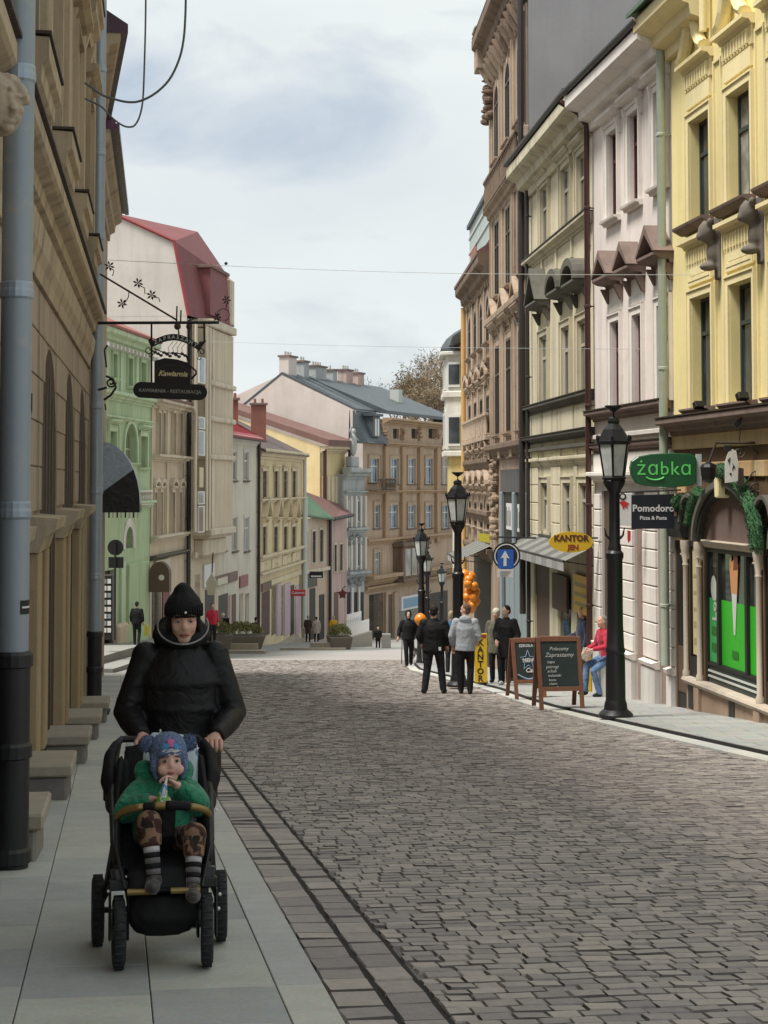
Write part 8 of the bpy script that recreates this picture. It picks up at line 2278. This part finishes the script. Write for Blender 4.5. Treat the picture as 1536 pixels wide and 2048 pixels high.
q = random.Random(4)
for x in (-.112, .112):
    m = MB(); c = cT(x, .02, .092); m.ell(c, (.036, .036, .036), 10, 8)
    for k in range(420):
        d = V(q.gauss(0, 1), q.gauss(0, 1), q.gauss(0, 1)).normalized(); s_ = d.cross(V(.3, .5, .8)).normalized() * .0035; m.add([c + d*.032 - s_, c + d*.032 + s_, c + d*q.uniform(.041, .049)], [(0, 1, 2)])
    m.build('pompom', 'knit_blue', hat)
def on_hat(x, z): return cT(x, .022 - .101 * math.sqrt(max(0.02, 1 - (x / .105) ** 2 - max(0, (z - .062) / .095) ** 2)) - .018, z)
def hat_patch(pts, mat, nm):
    c = (sum(p[0] for p in pts) / len(pts), sum(p[1] for p in pts) / len(pts)); m = MB(); ring = [on_hat(*p) for p in pts]; m.add([on_hat(*c)] + ring, [(0, i + 1, (i + 1) % len(pts) + 1) for i in range(len(pts))]); m.build(nm, mat, hat)
hat_patch([(-.05, .050), (-.036, .062), (-.02, .056), (0, .066), (.02, .056), (.036, .062), (.05, .050), (.02, .042), (0, .048), (-.02, .042)], 'knit_pale', 'cloud_patch')
hat_patch([(-.05, .066), (-.03, .062), (-.012, .072), (-.016, .092), (-.04, .088)], 'knit_cyan', 'blue_patch'); hat_patch([(.05, .066), (.03, .062), (.012, .072), (.016, .092), (.04, .088)], 'knit_cyan', 'blue_patch'); hat_patch([(-.01, .072), (.01, .072), (.02, .108), (0, .116), (-.02, .108)], 'knit_pink', 'pink_patch')
for x in (-.032, 0, .034): MB().ell(cT(x, -.005, .125 - abs(x) * .25), (.014, .014, .016), 8, 6).build('tuft', 'knit_rose', hat)
# juice pouch
def pouch(name):
    m, nt, b = nodes(name); n = noise(nt, 28, 2, .4, pos(nt, (1, 1, .7), True), .3); r1 = nt.nodes.new('ShaderNodeValToRGB'); r1.color_ramp.interpolation = 'CONSTANT'
    e = r1.color_ramp.elements; e[0].position = 0; e[0].color = (0.10, 0.30, 0.03, 1); e[1].position = .44; e[1].color = (0.45, 0.50, 0.48, 1)
    for p_, c in ((.52, (0.06, 0.20, 0.38, 1)), (.58, (0.40, 0.48, 0.46, 1)), (.66, (0.02, 0.10, 0.07, 1))):
        x = e.new(p_); x.color = c
    nt.links.new(n.outputs['Fac'], r1.inputs[0]); nt.links.new(r1.outputs[0], b.inputs['Base Color']); b.inputs['Roughness'].default_value = .3
    return m
_def['pouch_print'] = pouch
pc = empty('drink_pouch', mat=SM, label='green and blue printed drink pouch held by the child', cat='drink')
o = MB().tube([V(.012, .150, .765), V(.006, .148, .745), V(.000, .135, .70), V(-.016, .105, .63), V(-.030, .085, .575)], [(.008, .008), (.014, .012), (.026, .017), (.038, .024), (.036, .008)], 12).build('pouch', 'pouch_print', pc, True)
MB().tube([V(.012, .150, .763), V(.018, .175, .795)], .006, 8).build('spout', 'sign_white', pc)

# the woman
wloc = Vector((-1.03, 8.66, zg(8.66) + FZ)); wrz = math.atan(.13)
WM = Matrix.Translation(wloc) @ Matrix.Rotation(wrz, 4, 'Z') @ Matrix.Scale(.98, 4)
b = MB(); ex = MB()
hw = V(.015, -.06, 1.525)
wT, wrot = head_shapes(b, hw, .98, R(2), R(3))
for s in (-1, 1): b.ell(wT(s*.045, -.045, -.01), (.022, .03, .022), 10, 8, wrot)
b.tube([V(0, .02, 1.30), V(0, -.01, 1.40), V(.01, -.04, 1.48)], [.065, .055, .052], 12)
b.tube([V(0, 0, .90), V(0, 0, 1.05), V(0, .0, 1.25), V(0, .01, 1.36)], [(.13, .09), (.12, .08), (.13, .09), (.08, .06)], 12)
ER, EL = V(-.275, -.02, 1.055), V(.275, -.02, 1.045); WR_, WL_ = V(-.185, -.335, .972), V(.165, -.335, .965)
for s, e, w in ((-1, ER, WR_), (1, EL, WL_)): b.tube([V(s*.18, .01, 1.35), e, w], [.045, .038, .026], 8)
for s in (-1, 1): b.tube([V(s*.085, 0, .90), V(s*.095, -.05 if s > 0 else .02, .50), V(s*.095, -.08 if s > 0 else .12, .10)], [.075, .05, .036], 8)
def grip(w, s):
    """hand closed over the handlebar, knuckles towards us"""
    b.tube([w - V(0, -.03, -.005), w + V(-s*.002, -.02, .0), w + V(-s*.006, -.07, -.008)], [(.03, .022), (.043, .020), (.041, .018)], 10)
    for i, L in enumerate((.9, 1.0, .97, .82)):
        x = s * (-.034 + .023 * i) - s*.004; p0 = w + V(x, -.065, -.004)
        ex.tube([p0, p0 + V(0, -.028*L, -.006), p0 + V(0, -.040*L, -.030), p0 + V(0, -.022*L, -.048)], [.0115, .0115, .0105, .008], 8)
    t0 = w + V(-s*.040, -.035, -.004); ex.tube([t0 + V(s*.015, .01, 0), t0, t0 + V(-s*.012, -.028, -.022), t0 + V(s*.006, -.045, -.036)], [.014, .014, .012, .009], 8)
grip(WR_, -1); grip(WL_, 1)
wo_ = blob(b, 'person', 'skin', None, .0095, 2, ex); wo_.matrix_world = WM
tag(wo_, 'woman in a black padded coat and black beanie pushing the pushchair', 'person')
for s in (-1, 1):
    MB().ell(wT(s*.034, -.0795, .008), (.0135, .007, .0058), 10, 7, wrot).build('eye', 'eye_white', wo_, True)
    MB().ell(wT(s*.033, -.0875, .0065), (.0062, .003, .0050), 10, 7, wrot).build('iris', 'eye_dark', wo_, True)
    MB().tube([wT(s*.018, -.0835, .0145), wT(s*.034, -.0875, .018), wT(s*.05, -.078, .012)], .0034, 6).build('eyelid', 'skin', wo_, True)
    MB().tube([wT(s*.013, -.094, .036), wT(s*.034, -.094, .042), wT(s*.055, -.080, .034)], .0040, 6).build('eyebrow', 'brow', wo_)
    MB().tube([wT(s*.072, -.03, .04), wT(s*.080, -.02, -.02), wT(s*.080, -.005, -.085)], [.010, .013, .008], 8).build('hair_strand', 'hair_dark', wo_, True)
MB().tube([wT(-.026, -.086, -.0615), wT(-.010, -.094, -.0585), wT(.010, -.094, -.0585), wT(.026, -.086, -.0615)], [.002, .0055, .0055, .002], 8).build('lips', 'lip', wo_, True)
MB().tube([wT(-.022, -.086, -.067), wT(0, -.092, -.071), wT(.022, -.086, -.067)], [.002, .0058, .002], 8).build('lips', 'lip', wo_, True)
j = MB().tube([V(0, .02, .72), V(0, .01, .90), V(0, .0, 1.08), V(0, .0, 1.24), V(0, .01, 1.345), V(0, .012, 1.395)], [(.215, .16), (.215, .165), (.205, .16), (.205, .155), (.150, .12), (.10, .10)], 20)
for s, e, w in ((-1, ER, WR_), (1, EL, WL_)):
    a = V(s*.175, .01, 1.345); w2 = w + (e - w).normalized() * .025
    j.ell(a, (.078, .078, .072), 12, 9); path = [a, a.lerp(e, .33), a.lerp(e, .66), e, e.lerp(w2, .33), e.lerp(w2, .66), w2]
    j.tube(path, [.074, .072, .071, .070, .066, .058, .046], 12)
    for q_ in (.25, .5, .75): j.ell(a.lerp(e, q_), (.075, .075, .045), 12, 8); j.ell(e.lerp(w2, q_), (.066 - .013*q_, .045, .06 - .011*q_), 12, 8)
for z in (.82, .95, 1.08, 1.21): j.tube([V(0, .005, z - .05), V(0, .0, z), V(0, .005, z + .05)], [(.198, .15), (.215, .167), (.198, .15)], 20)
coat = blob(j, 'coat', 'c_black_shiny', wo_, .012, 2)
m = MB(); n_ = 18
for k in range(n_):
    t0, t1 = [2*math.pi*x/n_ for x in (k, k + 1)]
    f_ = lambda t: V(.012 + .105*math.sin(t), -.02 - .088*math.cos(t) + .02, 1.425 + .055*(1 - math.cos(t)) * .55)
    m.tube([f_(t0), f_(t1)], [.042, .042], 8)
m.ell(V(0, .10, 1.44), (.15, .07, .12), 12, 8)
blob(m, 'hood', 'c_black', wo_, .012, 2)
pts_ = [V(.012 + .130*math.sin(t), -.064 - .080*math.cos(t) + .03*abs(math.sin(t)), 1.412 + .085*(1 - math.cos(t))) for t in [(-2.0 + 4.0*k/22) for k in range(23)]]
MB().tube(pts_, .0045, 8).build('hood_piping', 'piping_grey', wo_, True)

m = MB().ell(wT(0, .016, .075), (.094, .112, .085), 18, 12, wrot).tube([wT(0, .014, .026), wT(0, .014, .085)], [(.0955, .1115), (.096, .112)], 20).tube([wT(0, .02, .12), wT(-.008, .03, .175), wT(-.01, .04, .195)], [(.07, .08), (.042, .045), (.012, .012)], 12)
be = blob(m, 'beanie', 'c_black', wo_, .009, 2)
m = MB()
for k in range(40):
    a = 2*math.pi*k/40; m.tube([wT(.0975*math.cos(a), .014 + .1135*math.sin(a), .028), wT(.0985*math.cos(a), .014 + .1145*math.sin(a), .062), wT(.096*math.cos(a), .015 + .112*math.sin(a), .088)], .0046, 5)
m.build('ribbed_cuff', 'c_black', be, True)
MB().ell(wT(.004, -.105, .056), (.0065, .004, .007), 8, 6).build('badge', 'sign_white', be)
m = MB().ell(V(0, 0, .90), (.16, .12, .1), 12, 8)
for s in (-1, 1): m.tube([V(s*.085, 0, .90), V(s*.095, -.05 if s > 0 else .02, .50), V(s*.095, -.08 if s > 0 else .12, .06)], [.095, .07, .055], 10)
blob(m, 'trousers', 'c_black', wo_, .016, 2)
for s in (-1, 1):
    y = -.08 if s > 0 else .12; m = MB().ell(V(s*.095, y - .05, .045), (.047, .12, .05), 12, 8).ell(V(s*.095, y, .08), (.045, .05, .06), 10, 7); m.v = [(x, yy, max(z, 0)) for x, yy, z in m.v]; m.build('shoe', 'shoe_black', wo_, True)
MB().ell(V(-.10, -.185, .985), (.006, .005, .009), 7, 5).build('zip_pull', 'sign_white', wo_)
